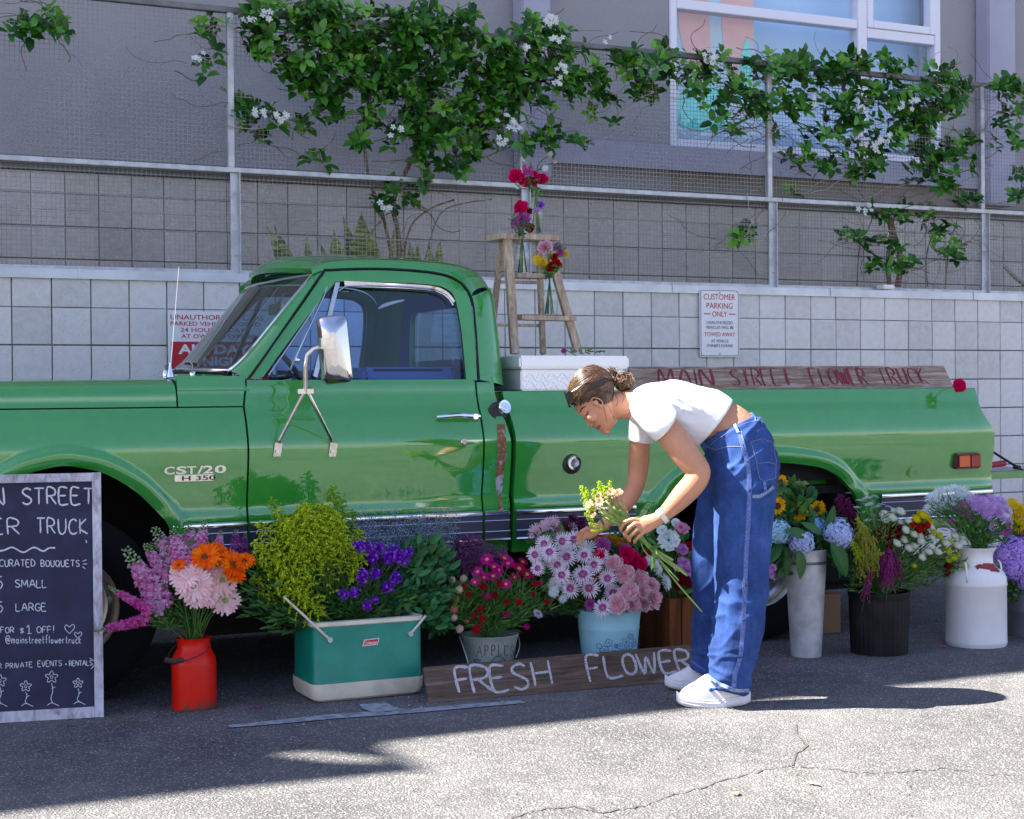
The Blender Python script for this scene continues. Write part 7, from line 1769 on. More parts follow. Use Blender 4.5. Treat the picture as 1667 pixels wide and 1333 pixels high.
LD = leafmat('leaf_mid', (.022, .10, .014), (.09, .26, .035), trans=.25); LF = leafmat('leaf_fresh', (.05, .16, .03), (.13, .30, .06)); LB_ = leafmat('leaf_blue', (.016, .11, .035), (.055, .24, .075), rough=.35, trans=.2); LY = leafmat('leaf_olive', (.07, .12, .02), (.20, .22, .05))
# ---- A: red churn
flowers('gerbera', 'pink_gerbera', 'can', 6.18, [(301, 937, 27), (315, 950, 29), (361, 945, 25), (367, 978, 25), (333, 930, 22), (338, 968, 20), (322, 968, 22)], 'pale pink gerbera', 'in the red churn', 'gerbera', face=(1.1, .30), group='pink gerberas in the red churn', stem_r=.0035, yslope=0, outward=.25)
flowers('orange_gerbera', 'orange_gerbera', 'can', 6.17, [(334, 908, 23), (352, 903, 22), (378, 920, 25), (398, 914, 19), (382, 938, 18), (291, 920, 12)], 'orange gerbera', 'in the red churn', 'gerbera', face=(.7, .5), group='orange gerberas in the red churn', stem_r=.003)
spikes('larkspur', 'larkspur', 'can', 6.25, [(204, 892, 268, 992, 1.25), (250, 858, 292, 930, 1.5), (306, 855, 316, 915, 1.7), (334, 846, 322, 910, 1.4), (281, 862, 302, 925, 1.5), (360, 864, 352, 905, 1.5), (236, 885, 275, 950, 1.2)], 'pink larkspur spike', 'in the red churn', 'larkspur', 'pink larkspurs in the red churn')
spikes('thin_larkspur', 'slender_larkspur', 'can', 6.20, [(176, 955, 246, 995, 1.2), (152, 1028, 240, 1008, 1.2)], 'slender magenta larkspur', 'arching left from the red churn', 'larkspur', 'slender larkspurs at the left')
spikes('violet_stock', 'violet_stock', 'can', 6.3, [(385, 862, 380, 905, 1.6), (400, 868, 395, 905, 1.5)], 'dark violet stock', 'behind the orange gerberas', 'stock', 'violet stocks')
greenery('fern_greenery', 'can', 'feathery fern leaves at the neck of the red churn', [LD, LF], [(275, 1005, 28, 22, 240), (300, 960, 40, 30, 160), (300, 905, 60, 30, 160)], L=(.02, .045), Wr=.14)
# ---- B: cooler
gp = []
rnd = random.Random(21)
for i in range(64):
    a = radians(rnd.uniform(100, 262)) if i < 30 else radians(rnd.uniform(62, 110)); 
    r = rnd.uniform(.5, 1.0); tx = 500 + 92*cos(a)*r + 10; ty = 912 - 95*abs(sin(a))*r if sin(a) > 0 else 912 + 55*r*abs(sin(a))
    L = rnd.uniform(55, 85); dx, dy = tx-540, ty-1010; q = math.hypot(dx, dy); gp.append((tx, ty, tx-dx/q*L, ty-dy/q*L, rnd.uniform(.75, 1.05)))
for q in ((412, 880), (405, 905), (420, 850), (450, 830), (482, 838), (520, 840), (555, 845), (585, 862), (590, 895), (575, 910), (410, 940), (425, 965), (560, 870), (500, 865), (460, 870), (530, 900), (480, 900), (440, 900)):
    dx, dy = q[0]-545, q[1]-1010; l = math.hypot(dx, dy); gp.append((q[0], q[1], q[0]-dx/l*62, q[1]-dy/l*62, .95))
spikes('goldenrod', 'goldenrod', 'cooler', 6.22, gp, 'yellow goldenrod plume', 'in the green cooler', 'goldenrod', 'goldenrod plumes in the cooler', jy=.12)
spikes('green_goldenrod', 'green_goldenrod', 'cooler', 6.30, [(541, 792, 552, 860, .8), (556, 812, 560, 872, .8), (515, 815, 530, 870, .8), (440, 812, 470, 870, .7), (575, 830, 570, 885, .8), (500, 825, 515, 880, .8)], 'green unopened goldenrod', 'at the top of the cooler bunch', 'goldenrod', 'green goldenrod tips')
flowers('statice', 'statice', 'cooler', 6.10, [(597, 892, 12), (617, 893, 12), (607, 910, 11), (591, 945, 11), (592, 935, 9), (611, 935, 9), (646, 905, 13), (632, 910, 11), (656, 912, 11), (642, 944, 11), (628, 957, 10), (560, 968, 9), (578, 965, 9), (598, 987, 9), (611, 977, 7), (665, 900, 9), (585, 890, 9), (640, 897, 9)], 'purple statice cluster', 'in the green cooler', 'statice', group='statice in the green cooler', sc=1.12)
greenery('willow_greenery', 'cooler', 'dark narrow leaves hanging over the front of the green cooler', [LD, M_leafd, M_leafd], [(500, 985, 80, 32, 520), (560, 1000, 50, 25, 260), (430, 970, 40, 40, 160), (620, 985, 45, 40, 260), (470, 1015, 35, 14, 60), (590, 1022, 20, 14, 30), (500, 930, 70, 50, 300)], L=(.035, .075), Wr=.20, jy=.10, stems=70)
greenery('salal_greenery', 'cooler', 'broad blue-green leaves at the right end of the cooler', [LB_, LB_, M_leafd], [(695, 945, 40, 55, 360), (710, 990, 28, 35, 160), (680, 905, 35, 25, 130), (700, 1010, 18, 18, 40), (640, 990, 30, 30, 110)], L=(.035, .070), Wr=.42, jy=.08, stems=20)
def mist(name, key, label, mats, cx, cy, rx, ry, n, yc):
    mb = MB(); M = MOUTH[key]; rnd = random.Random(31)
    for i in range(n):
        tx, ty = cx+rx*rnd.uniform(-1, 1), cy+ry*rnd.uniform(-1, 1); y = min(YT-.05, yc+rnd.uniform(-.04, .05)); t = onY(tx, ty, y); b0 = onY(cx+(tx-cx)*.6, cy+ry+30, y-.02); mb.tube([b0, b0.lerp(t, .5)+Vector((rnd.uniform(-.01, .01), 0, 0)), t], .0007, 3, mi=1, cap=False)
        for j in range(16):
            p = b0.lerp(t, .45+.55*rnd.random()); q = p + Vector((rnd.uniform(-1, 1), rnd.uniform(-.6, .6), rnd.uniform(-.1, 1)))*.024; mb.add([p, q, q+Vector((.0012, 0, 0))], [(0, 1, 2)], 1)
            s = .0042; mb.add([q+Vector((0, 0, s)), q+Vector((s*.7, -s*.3, 0)), q+Vector((-s*.7, -s*.3, 0)), q+Vector((0, s*.5, 0))], [(0, 1, 2), (0, 2, 3), (0, 3, 1)], 0)
    o = solo(name, mb, mats, label, 'foliage', M, ang=180); o['kind'] = 'stuff'
mist('caspia', 'cooler', 'misty blue-lilac caspia sprays above the purple statice', [leafmat('caspia', (.24, .30, .44), (.50, .50, .68)), leafmat('caspia_stem', (.06, .15, .12), (.12, .22, .18))], 660, 862, 86, 36, 230, 6.31)
# ---- C: apples bucket
flowers('aster', 'aster', 'apples', 6.13, [(778, 931, 11.5), (803, 938, 12), (773, 948, 10), (827, 917, 12), (804, 923, 11), (824, 951, 10), (793, 911, 11), (821, 909, 11), (812, 928, 10), (788, 940, 9)], 'magenta aster with yellow eye', 'in the apples bucket', 'aster', face=(.7, .7), group='asters in the apples bucket')
flowers('crimson_aster', 'crimson_aster', 'apples', 6.2, [(845, 926, 13), (858, 935, 12), (838, 940, 11), (851, 915, 10)], 'crimson aster', 'at the right of the apples bucket', 'aster', group='crimson asters')
flowers('globe_red', 'globe_amaranth', 'apples', 6.12, [(787, 955, 6.5), (763, 968, 6.5), (813, 951, 6.5), (806, 970, 6), (824, 980, 6), (781, 991, 6.5), (785, 1007, 6), (771, 1002, 5), (844, 980, 6), (871, 951, 7), (776, 1025, 9), (755, 955, 6), (868, 968, 5.5), (890, 980, 6)], 'small red globe amaranth', 'in the apples bucket', 'globe amaranth', group='red globe amaranths')
flowers('globe_magenta', 'magenta_amaranth', 'apples', 6.14, [(794, 971, 6.5), (824, 1001, 5.5), (784, 964, 5.5), (857, 1021, 6), (881, 950, 6)], 'magenta globe amaranth', 'among the apples bucket stems', 'globe amaranth', group='magenta globe amaranths')
flowers('globe_salmon', 'salmon_strawflower', 'apples', 6.16, [(740, 992, 8), (744, 975, 6.5), (760, 1011, 5)], 'salmon strawflower', 'at the left of the apples bucket', 'strawflower', group='salmon strawflowers')
flowers('globe_cream', 'cream_strawflower', 'apples', 6.14, [(740, 1006, 7), (749, 1024, 7), (755, 942, 8), (748, 960, 8), (737, 944, 6)], 'cream strawflower', 'at the left of the apples bucket', 'strawflower', group='cream strawflowers')
spikes('violet_haze', 'sea_lavender', 'apples', 6.3, [(742, 880, 778, 930, 1.0), (760, 872, 785, 925, 1.0), (778, 880, 792, 925, .9), (800, 888, 804, 930, .9), (820, 890, 815, 930, .8), (755, 895, 775, 935, .9), (738, 900, 770, 935, .9)], 'violet sea lavender plume', 'behind the asters', 'sea lavender', 'violet plumes behind the asters')
greenery('aster_greenery', 'apples', 'grassy green leaves and stems filling the apples bucket', [LF, LD, LD], [(800, 1000, 55, 30, 420), (845, 975, 45, 30, 260), (770, 985, 35, 30, 200), (800, 960, 60, 20, 200), (870, 990, 25, 20, 60), (735, 990, 12, 30, 40)], L=(.03, .07), Wr=.12, jy=.07, stems=90)
# ---- D: blue bucket
flowers('striped_mum', 'striped_mum', 'blue', 6.12, [(924, 908, 18), (951, 905, 18), (907, 920, 17), (929.5, 958, 18), (949.5, 937, 19), (961, 957, 18), (989, 942, 18), (999, 967, 17), (982, 990, 17), (895, 900, 17), (872, 903, 16), (876, 925, 15), (935, 880, 17), (979, 906, 16), (968, 920, 16), (887, 886, 15), (915, 936, 16), (917, 881, 16)], 'purple and white striped mum', 'in the blue bucket', 'mum', face=(.95, .45), group='striped mums in the blue bucket', yslope=.0008)
flowers('striped_mum', 'purple_spray_mum', 'apples', 6.12, [(875, 1000, 11)], 'drooping purple and white mum', 'at the right of the apples bucket', 'mum')
flowers('blush_mum', 'blush_mum', 'blue', 6.27, [(890, 854, 15), (907, 866, 16), (914, 880, 15), (874, 866, 15), (930, 863, 14), (890, 878, 15), (902, 850, 11)], 'pale pink mum', 'at the back of the blue bucket', 'mum', group='pale pink mums in the blue bucket')
flowers('white_mum', 'white_mum', 'blue', 6.16, [(955, 894, 16), (904, 952, 15), (895, 912, 14), (925, 893, 13), (1083, 948, 16), (1069, 926, 15), (1060, 915, 13), (902, 964, 12), (917, 975, 8)], 'white mum', 'in the blue bucket', 'mum', group='white mums in the blue bucket')
flowers('pink_carnation', 'pink_carnation', 'blue', 6.07, [(1018, 934, 17), (999, 917, 15), (1026, 962, 17), (1043, 942, 16), (1062, 974, 18), (1006, 983, 17), (1029, 984, 16), (1046, 962, 16), (1060, 953, 14), (1016, 970, 14), (1048, 984, 13)], 'light pink carnation', 'in the blue bucket', 'carnation', face=(.85, .4), group='light pink carnations in the blue bucket')
flowers('hot_pink_carnation', 'hot_pink_carnation', 'blue', 6.12, [(1021, 903, 15), (1036, 928, 16), (976, 903, 13), (1031, 910, 14), (1013, 915, 12), (1044, 918, 12)], 'hot pink carnation', 'in the blue bucket', 'carnation', group='hot pink carnations in the blue bucket')
flowers('orchid_carnation', 'orchid_carnation', 'blue', 6.16, [(982, 887, 13), (1016, 894, 12), (961, 984, 11)], 'orchid purple carnation', 'in the blue bucket', 'carnation', group='orchid carnations')
flowers('rust_mum', 'rust_mum', 'blue', 6.2, [(975, 878, 10), (988, 874, 10), (1000, 878, 10), (1013, 880, 10), (1026, 886, 10), (968, 884, 8), (1006, 885, 9), (978, 935, 10), (971, 942, 8)], 'rust orange mum', 'under the woman\'s hands', 'mum', group='rust orange mums', face=(.3, 1))
spikes('plum_celosia', 'plum_celosia', 'blue', 6.3, [(930, 838, 940, 868, 1.5), (946, 842, 948, 872, 1.5), (918, 848, 930, 872, 1.3)], 'magenta celosia', 'at the back of the blue bucket', 'celosia', 'celosias at the back')
greenery('mum_greenery', 'blue', 'dark leaves between the mums of the blue bucket', [M_leafd, LD], [(960, 950, 75, 40, 420), (1020, 920, 60, 50, 260), (910, 900, 50, 40, 180), (935, 985, 25, 18, 60)], L=(.03, .055), Wr=.4, jy=.03, yc=6.26)
# ---- E: planter behind the legs
flowers('white_rose', 'white_lisianthus', 'crate', 6.2, [(1100, 851, 9), (1089, 880, 17), (1078, 863, 9)], 'white lisianthus', 'behind the bouquet stems', 'lisianthus', group='white lisianthus by the legs')
flowers('lilac_lisianthus', 'lilac_lisianthus', 'crate', 6.16, [(1109, 895, 12), (1112, 916, 12), (1104, 925, 9), (1120, 930, 10)], 'lilac lisianthus', 'beside the woman\'s front leg', 'lisianthus', group='lilac lisianthus by the legs')
flowers('pink_rose', 'pink_rose', 'crate', 6.18, [(1110, 861, 12)], 'pink rose', 'between the wrist and the jeans', 'rose')
flowers('red_carnation', 'red_carnation', 'crate', 6.2, [(1121, 890, 11), (1052, 903, 8)], 'small red carnation', 'beside the jeans', 'carnation', group='red carnations by the jeans')
flowers('maroon_button', 'maroon_mum', 'crate', 6.2, [(1112, 942, 11), (1122, 950, 10), (1105, 955, 9)], 'dark maroon mum', 'above the wooden planter', 'mum', group='maroon mums by the jeans')
greenery('eucalyptus_greenery', 'crate', 'grey-green leaves over the wooden planter', [LB_, LF, LD], [(1090, 900, 30, 50, 150), (1110, 930, 20, 40, 90), (1075, 885, 22, 25, 60)], L=(.03, .06), Wr=.4, jy=.05)
# ---- F: galvanised bucket
flowers('sunflower', 'sunflower', 'galv', 6.1, [(1271, 785, 13), (1266, 824, 16), (1297, 832, 18), (1329, 829, 16), (1260, 800, 12)], 'yellow sunflower', 'in the galvanised bucket', 'sunflower', face=(.6, .2), group='sunflowers in the galvanised bucket', stem_r=.004)
flowers('sunflower_bud', 'sunflower_bud', 'galv', 6.14, [(1299, 797, 17)], 'green sunflower head turned away', 'above the hydrangeas', 'sunflower', face=(-.2, 1), stem_r=.0045)
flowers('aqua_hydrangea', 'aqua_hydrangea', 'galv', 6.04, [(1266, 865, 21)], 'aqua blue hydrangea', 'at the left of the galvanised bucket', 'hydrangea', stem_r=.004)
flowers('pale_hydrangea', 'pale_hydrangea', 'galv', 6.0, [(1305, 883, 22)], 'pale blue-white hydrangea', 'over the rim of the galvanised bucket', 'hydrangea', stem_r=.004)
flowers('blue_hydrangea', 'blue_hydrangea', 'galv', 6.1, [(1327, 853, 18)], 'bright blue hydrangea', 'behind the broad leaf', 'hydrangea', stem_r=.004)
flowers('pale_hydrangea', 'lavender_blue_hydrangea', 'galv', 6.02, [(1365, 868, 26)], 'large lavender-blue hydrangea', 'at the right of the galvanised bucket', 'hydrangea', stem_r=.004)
flowers('lilac_lisianthus', 'pink_snapdragon', 'galv', 6.05, [(1258, 925, 7), (1254, 936, 7), (1256, 913, 5)], 'small pink snapdragon', 'hanging beside the jeans', 'snapdragon', group='snapdragons by the jeans')
def bigleaf(px0, py0, px1, py1, w, y, lab, mat=None, key='galv', dy=-.02):
    a, b_ = onY(px0, py0, y), onY(px1, py1, y+dy); d_ = b_-a; L = d_.length; mb = MB(); s = d_.normalized().cross(Vector((.2, -1, .3)).normalized()).normalized(); n = s.cross(d_.normalized()); W = w/sAt(px0, y); rows = []
    for k in range(9):
        t = k/8; ww = W*.5*sin(pi*min(1, t*.93+.05))**.7*(1-.25*t); c = a+d_*t - n*L*.10*t*t; rows.append([c-s*ww+n*ww*.25, c-s*ww*.5+n*ww*.10, c-n*.001, c+s*ww*.5+n*ww*.10, c+s*ww+n*ww*.25])
    mb.grid(rows); solo('broad_leaf', mb, mat or leafmat('leaf_broad', (.016, .095, .020), (.03, .15, .03), rough=.35, trans=.25), lab, 'leaf', a, group='broad hydrangea leaves', ang=180)
bigleaf(1345, 862, 1360, 824, 22, 6.02, 'broad upright leaf between the blue hydrangeas'); bigleaf(1312, 872, 1282, 862, 20, 5.97, 'pale broad leaf lying over the pale hydrangea'); bigleaf(1353, 885, 1382, 938, 42, 5.98, 'broad dark leaf hanging right of the galvanised bucket'); bigleaf(1300, 896, 1306, 942, 28, 5.96, 'broad leaf hanging down the front of the galvanised bucket'); bigleaf(1336, 868, 1308, 850, 16, 6.0, 'dark curved leaf in front of the bright blue hydrangea'); bigleaf(1280, 890, 1282, 940, 24, 6.06, 'broad leaf in shadow left of the galvanised bucket'); bigleaf(1268, 885, 1256, 915, 22, 6.05, 'broad leaf below the aqua hydrangea'); bigleaf(1385, 868, 1394, 895, 18, 6.06, 'small broad leaf right of the lavender-blue hydrangea')
greenery('hydrangea_greenery', 'galv', 'dark green leaves among the sunflowers and hydrangeas', [LD, M_leafd, LB_], [(1290, 850, 35, 35, 90), (1330, 870, 40, 30, 90), (1290, 815, 35, 25, 60), (1280, 910, 28, 25, 70), (1360, 900, 25, 20, 50)], L=(.04, .08), Wr=.5, jy=.05)
# ---- G: black pot
flowers('white_button', 'white_button_mum', 'pot', 5.98, [(1466, 833, 9.5), (1452, 843, 9), (1442, 846, 8.5), (1439, 838, 8), (1465, 850, 9), (1474, 863, 9), (1487, 870, 9.5), (1471, 879, 9), (1460, 885, 8), (1479, 893, 9), (1488, 889, 7.5), (1499, 881, 9.5), (1517, 877, 9.5), (1517, 890, 7.5), (1527, 899, 8), (1512, 899, 7), (1504, 901, 6), (1501, 908, 7.5), (1554, 872, 10), (1566, 875, 9), (1567, 883, 8), (1560, 889, 8.5), (1540, 885, 8.5), (1496, 872, 9), (1516, 858, 7), (1467, 858, 8), (1478, 848, 8), (1455, 832, 8)], 'white button mum', 'in the black nursery pot', 'mum', face=(.5, .8), group='white button mums in the black pot', yslope=.0012)
flowers('white_mum', 'pale_green_mum', 'pot', 6.1, [(1424, 809, 8), (1401, 816, 9), (1412, 812, 9), (1395, 827, 8), (1408, 822, 8), (1434, 822, 8), (1427, 826, 8), (1447, 826, 8), (1415, 822, 8), (1405, 835, 8), (1420, 839, 8), (1429, 848, 9), (1413, 848, 8), (1438, 833, 7)], 'pale green mum', 'above the black pot', 'mum', face=(-.05, 1), group='pale green mums above the black pot', outward=.1)
flowers('maroon_button', 'maroon_mum', 'pot', 6.02, [(1442, 861, 9.5), (1452, 857, 9), (1443, 872, 9), (1462, 868, 9), (1430, 866, 9), (1453, 880, 9), (1436, 878, 9), (1447, 889, 8), (1544, 921, 10), (1526, 918, 8), (1541, 932, 8), (1530, 912, 8), (1424, 880, 9), (1466, 858, 8)], 'dark maroon mum', 'in the black nursery pot', 'mum', group='maroon mums in the black pot')
flowers('red_button', 'red_mum', 'pot', 5.99, [(1493, 853, 9), (1484, 855, 8), (1503, 858, 9), (1496, 862, 9), (1507, 867, 8), (1510, 855, 8)], 'red mum with yellow edge', 'in the black nursery pot', 'mum', group='red mums in the black pot')
flowers('yellow_button', 'yellow_mum', 'pot', 6.02, [(1502, 839, 9), (1491, 845, 8.5), (1513, 850, 8), (1508, 842, 8), (1497, 836, 7)], 'bright yellow mum', 'above the red mums', 'mum', group='yellow mums in the black pot')
flowers('lime_button', 'lime_mum', 'pot', 5.98, [(1552, 908, 7), (1552, 893, 6.5), (1571, 921, 6.5), (1534, 882, 7), (1519, 865, 6.5), (1544, 898, 7), (1560, 903, 6), (1536, 893, 6), (1488, 921, 5), (1529, 872, 7), (1548, 882, 6), (1544, 912, 6)], 'small lime green mum', 'in the black nursery pot', 'mum', group='lime mums in the black pot')
spikes('lime_amaranth', 'lime_amaranth', 'pot', 5.98, [(1400, 850, 1415, 905, .7), (1410, 856, 1420, 910, .7), (1393, 868, 1408, 920, .7), (1422, 872, 1420, 925, .7), (1405, 880, 1412, 930, .7), (1430, 893, 1420, 935, .8), (1395, 895, 1408, 945, .7), (1440, 900, 1415, 905, .5)], 'lime green amaranth', 'at the left of the black pot', 'amaranth', 'lime amaranth in the black pot')
spikes('magenta_amaranth', 'magenta_amaranth', 'pot', 5.94, [(1446, 892, 1449, 938, .75), (1457, 898, 1461, 942, .7), (1437, 900, 1438, 948, .6), (1450, 908, 1445, 955, .6), (1418, 925, 1408, 972, .45)], 'magenta drooping amaranth', 'over the rim of the black pot', 'amaranth', 'magenta amaranth in the black pot')
spikes('plum_celosia', 'tall_plum_celosia', 'pot', 6.14, [(1366, 806, 1382, 856, .9), (1378, 812, 1390, 860, .8), (1360, 812, 1378, 845, .6)], 'tall dark plum celosia', 'between the hydrangea and black pot', 'celosia', 'tall plum celosias')
spikes('goldenrod', 'thin_goldenrod', 'pot', 5.98, [(1395, 843, 1408, 880, .6), (1386, 880, 1402, 915, .6)], 'thin goldenrod sprig', 'beside the lime amaranth', 'goldenrod', 'thin goldenrod sprigs')
greenery('mixed_greenery', 'pot', 'fine green stems fanning out over the black pot', [LD, LY, M_leafd, LF], [(1450, 930, 60, 25, 420), (1500, 925, 55, 22, 380), (1400, 930, 25, 40, 200), (1480, 890, 70, 30, 320), (1540, 915, 35, 18, 120), (1420, 870, 35, 40, 160), (1460, 950, 60, 12, 180)], L=(.02, .05), Wr=.16, jy=.07, stems=110)
# ---- H: cream milk can
flowers('white_mum', 'white_daisy_mum', 'milk', 6.08, [(1529, 803, 14), (1519, 812, 13), (1541, 799, 13), (1554, 797, 14), (1567, 801, 14), (1557, 811, 13), (1534, 820, 13), (1513, 829, 12), (1529, 830, 12), (1575, 808, 12), (1544, 814, 13), (1521, 822, 11), (1549, 824, 11)], 'white daisy mum', 'in the cream milk can', 'mum', face=(.5, .75), group='white daisy mums in the milk can')
flowers('lilac_mum', 'lilac_mum', 'milk', 5.98, [(1585, 816, 13), (1600, 818, 13), (1615, 814, 13), (1629, 817, 13), (1595, 829, 13), (1606, 838, 13), (1621, 834, 13), (1636, 831, 13), (1641, 848, 11), (1611, 826, 12), (1590, 824, 11), (1625, 825, 12), (1614, 848, 9), (1614, 860, 7), (1630, 841, 11)], 'lilac mum', 'in the cream milk can', 'mum', face=(.7, .6), group='lilac mums in the milk can')
flowers('magenta_mum', 'magenta_mum', 'milk', 6.0, [(1559, 829, 10), (1570, 824, 10), (1580, 844, 9), (1572, 835, 9), (1639, 861, 10), (1633, 868, 8), (1548, 849, 7)], 'magenta mum', 'in the cream milk can', 'mum', group='magenta mums in the milk can')
greenery('milk_can_greenery', 'milk', 'dark green stems and small leaves in the mouth of the milk can', [LD, M_leafd, LF], [(1590, 862, 38, 22, 340), (1560, 845, 35, 22, 200), (1620, 865, 25, 20, 160), (1545, 830, 35, 20, 120), (1600, 880, 30, 10, 110)], L=(.02, .05), Wr=.14, jy=.05, stems=80)
# ---- I: grey tub
flowers('yellow_mum', 'yellow_daisy_mum', 'tub', 6.1, [(1648, 820, 11), (1659, 829, 12), (1655, 842, 12), (1658, 856, 12), (1668, 836, 12), (1672, 850, 12)], 'bright yellow daisy mum', 'at the right edge', 'mum', group='yellow mums at the right edge')
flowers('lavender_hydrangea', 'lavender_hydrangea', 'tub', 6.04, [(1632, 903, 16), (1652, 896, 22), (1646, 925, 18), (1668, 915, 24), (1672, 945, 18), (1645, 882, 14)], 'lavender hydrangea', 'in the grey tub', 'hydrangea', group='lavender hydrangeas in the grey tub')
flowers('magenta_mum', 'rose_pink_mum', 'tub', 6.1, [(1665, 868, 11), (1672, 875, 10)], 'rose pink mum', 'under the yellow mums', 'mum', group='rose pink mums at the right edge')
greenery('tub_greenery', 'tub', 'dark leaves round the lavender hydrangeas', [LD, M_leafd], [(1655, 875, 25, 20, 120), (1660, 950, 30, 30, 160), (1645, 960, 16, 20, 60)], L=(.03, .06), Wr=.4, jy=.05)
# ---- ladder bottles
flowers('hot_pink_carnation', 'hot_pink_carnation', 'bot1', yf+.20, [(840, 286, 12), (854, 294, 12), (869, 291, 13), (883, 291, 11.5)], 'hot pink carnation', 'in the bottle on the ladder top', 'carnation', group='hot pink carnations on the ladder', jy=.03, face=(.8, .5))
spikes('thin_larkspur', 'pink_snapdragon', 'bot1', yf+.22, [(851, 262, 858, 288, 2.2), (864, 264, 864, 288, 2.2)], 'pale pink snapdragon', 'above the ladder carnations', 'snapdragon', 'pink snapdragons on the ladder', jy=.02)
flowers('white_mum', 'white_sprig', 'bot1', yf+.2, [(888, 274, 6), (843, 304, 5)], 'tiny white flower', 'beside the ladder carnations', 'flower', group='tiny white flowers on the ladder')
flowers('globe_cream', 'scabiosa_bud', 'bot1', yf+.22, [(896, 251, 5), (903, 264, 4)], 'cream bud on a long stem', 'above the ladder bottle', 'bud', group='cream buds on the ladder')
flowers('hot_pink_carnation', 'coral_carnation', 'bot2', yf+.10, [(848, 337, 13)], 'coral pink carnation', 'above the first step bottle', 'carnation', jy=.02)
flowers('orchid_carnation', 'orchid_carnation', 'bot2', yf+.07, [(852, 357, 14), (839, 364, 9)], 'orchid purple carnation', 'in the first step bottle', 'carnation', group='orchid carnations on the ladder', jy=.02)
flowers('lilac_mum', 'lilac_mum', 'bot2', yf+.10, [(875, 343, 10)], 'pale lilac mum', 'in the first step bottle', 'mum')
flowers('red_carnation', 'crimson_carnation', 'bot2', yf+.08, [(862, 371, 9)], 'crimson carnation', 'in the first step bottle', 'carnation')
flowers('maroon_button', 'maroon_scabiosa', 'bot2', yf+.10, [(862, 344, 7)], 'dark maroon scabiosa', 'in the first step bottle', 'scabiosa')
flowers('statice', 'violet_statice', 'bot2', yf+.11, [(881, 334, 7)], 'violet statice tip', 'in the first step bottle', 'statice')
flowers('pink_carnation', 'pale_pink_carnation', 'bot3', yf+.03, [(888, 403, 13)], 'pale pink carnation', 'in the lower ladder bottle', 'carnation')
flowers('yellow_mum', 'yellow_mum', 'bot3', yf+.02, [(875, 423, 10), (884, 427, 9), (921, 414, 8)], 'yellow mum', 'in the lower ladder bottle', 'mum', group='yellow mums on the ladder')
flowers('red_carnation', 'red_carnation', 'bot3', yf+.01, [(904, 433, 11), (893, 436, 9), (902, 418, 7)], 'red carnation', 'in the lower ladder bottle', 'carnation', group='red carnations on the ladder')
flowers('magenta_mum', 'purple_mum', 'bot3', yf+.05, [(908, 402, 10), (913, 411, 9)], 'purple mum', 'in the lower ladder bottle', 'mum', group='purple mums on the ladder')
flowers('white_button', 'white_button_mum', 'bot3', yf+.03, [(911, 426, 5)], 'white button mum', 'in the lower ladder bottle', 'mum')
for k_, reg_, lb in (('bot1', [(862, 300, 22, 10, 22), (870, 312, 8, 12, 10)], 'green leaves under the ladder top carnations'), ('bot2', [(853, 372, 12, 10, 26), (832, 356, 5, 8, 5)], 'green leaves in the first step bottle'), ('bot3', [(895, 440, 14, 8, 22), (905, 412, 14, 12, 14)], 'green leaves in the lower ladder bottle')): greenery('bottle_greenery', k_, lb, [LB_, LF], reg_, L=(.02, .04), Wr=.3, jy=.03, yc=MOUTH[k_].y, stems=4)
# ---- loose flowers
MOUTH['rail'] = onY(1556, 634, YT+off(zbed)+.04)
flowers('hot_pink_carnation', 'hot_pink_carnation', 'rail', YT+off(zbed)+.02, [(1562, 627, 12)], 'single hot pink carnation', 'lying on the truck rail by the plank end', 'carnation', face=(1, .2))
MOUTH['boxtop'] = onY(940, 576, YT+.45)
flowers('orchid_carnation', 'fallen_carnation', 'boxtop', YT+.42, [(918, 571, 5)], 'small fallen purple bloom', 'on the toolbox lid', 'carnation')
mb = MB()
for k in range(26): a = onY(925+k*2.4, 575-U(0, 4), YT+.44); leafquad(mb, a, Vector((U(-1, 1), U(-.3, .3), U(-.2, .5))), Vector((0, -1, .3)), U(.02, .045), .008)
o = solo('cut_greenery', mb, [LF], 'loose green cuttings lying on the toolbox lid', 'foliage', onY(940, 576, YT+.44), ang=180); o['kind'] = 'stuff'
# ---- the bouquet in her hand
bq = PP(1035, 866, -.135); MOUTH['hand'] = bq
bouq = thing('bouquet_stems', 'bunch of long green stems held in the woman\'s near hand', 'stems', bq)
SE = [((1118, 936), (985, 815), 4.4), ((1114, 930), (990, 826), 3.6), ((1096, 912), (975, 832), 3.8), ((1143, 996), (1010, 850), 2.6), ((1090, 916), (1000, 812), 3.0), ((1080, 905), (968, 820), 2.6), ((1105, 945), (1003, 828), 2.4), ((1070, 900), (985, 842), 2.4), ((1062, 912), (1000, 835), 2.2)]
M_bst = leafmat('cut_stem', (.24, .38, .07), (.46, .60, .20), rough=.45)
for q_ in range(9): SE.append(((U(1066, 1116), U(896, 934)), (U(970, 1012), U(812, 850)), U(2.2, 3.6))); SE[-1] = ((SE[-1][0][0], 868+(SE[-1][0][0]-1034)*U(.78, .95)), SE[-1][1], SE[-1][2])
for (e0, e1_, w) in SE:
    mb = MB(); d0 = -.11+U(-.012, .012); mb.tube(catmull([PP(e0[0], e0[1], -.14+U(-.02, .02)), PP((e0[0]+1034)/2+U(-2, 2), (e0[1]+868)/2+2, -.12), PP(1034+U(-6, 6), 866+U(-5, 5), d0), PP(*e1_, -.13+U(-.02, .02))], 4), w/2/SCL, 6); part('stem', mb, M_bst, bouq, ang=180)
mb = MB()
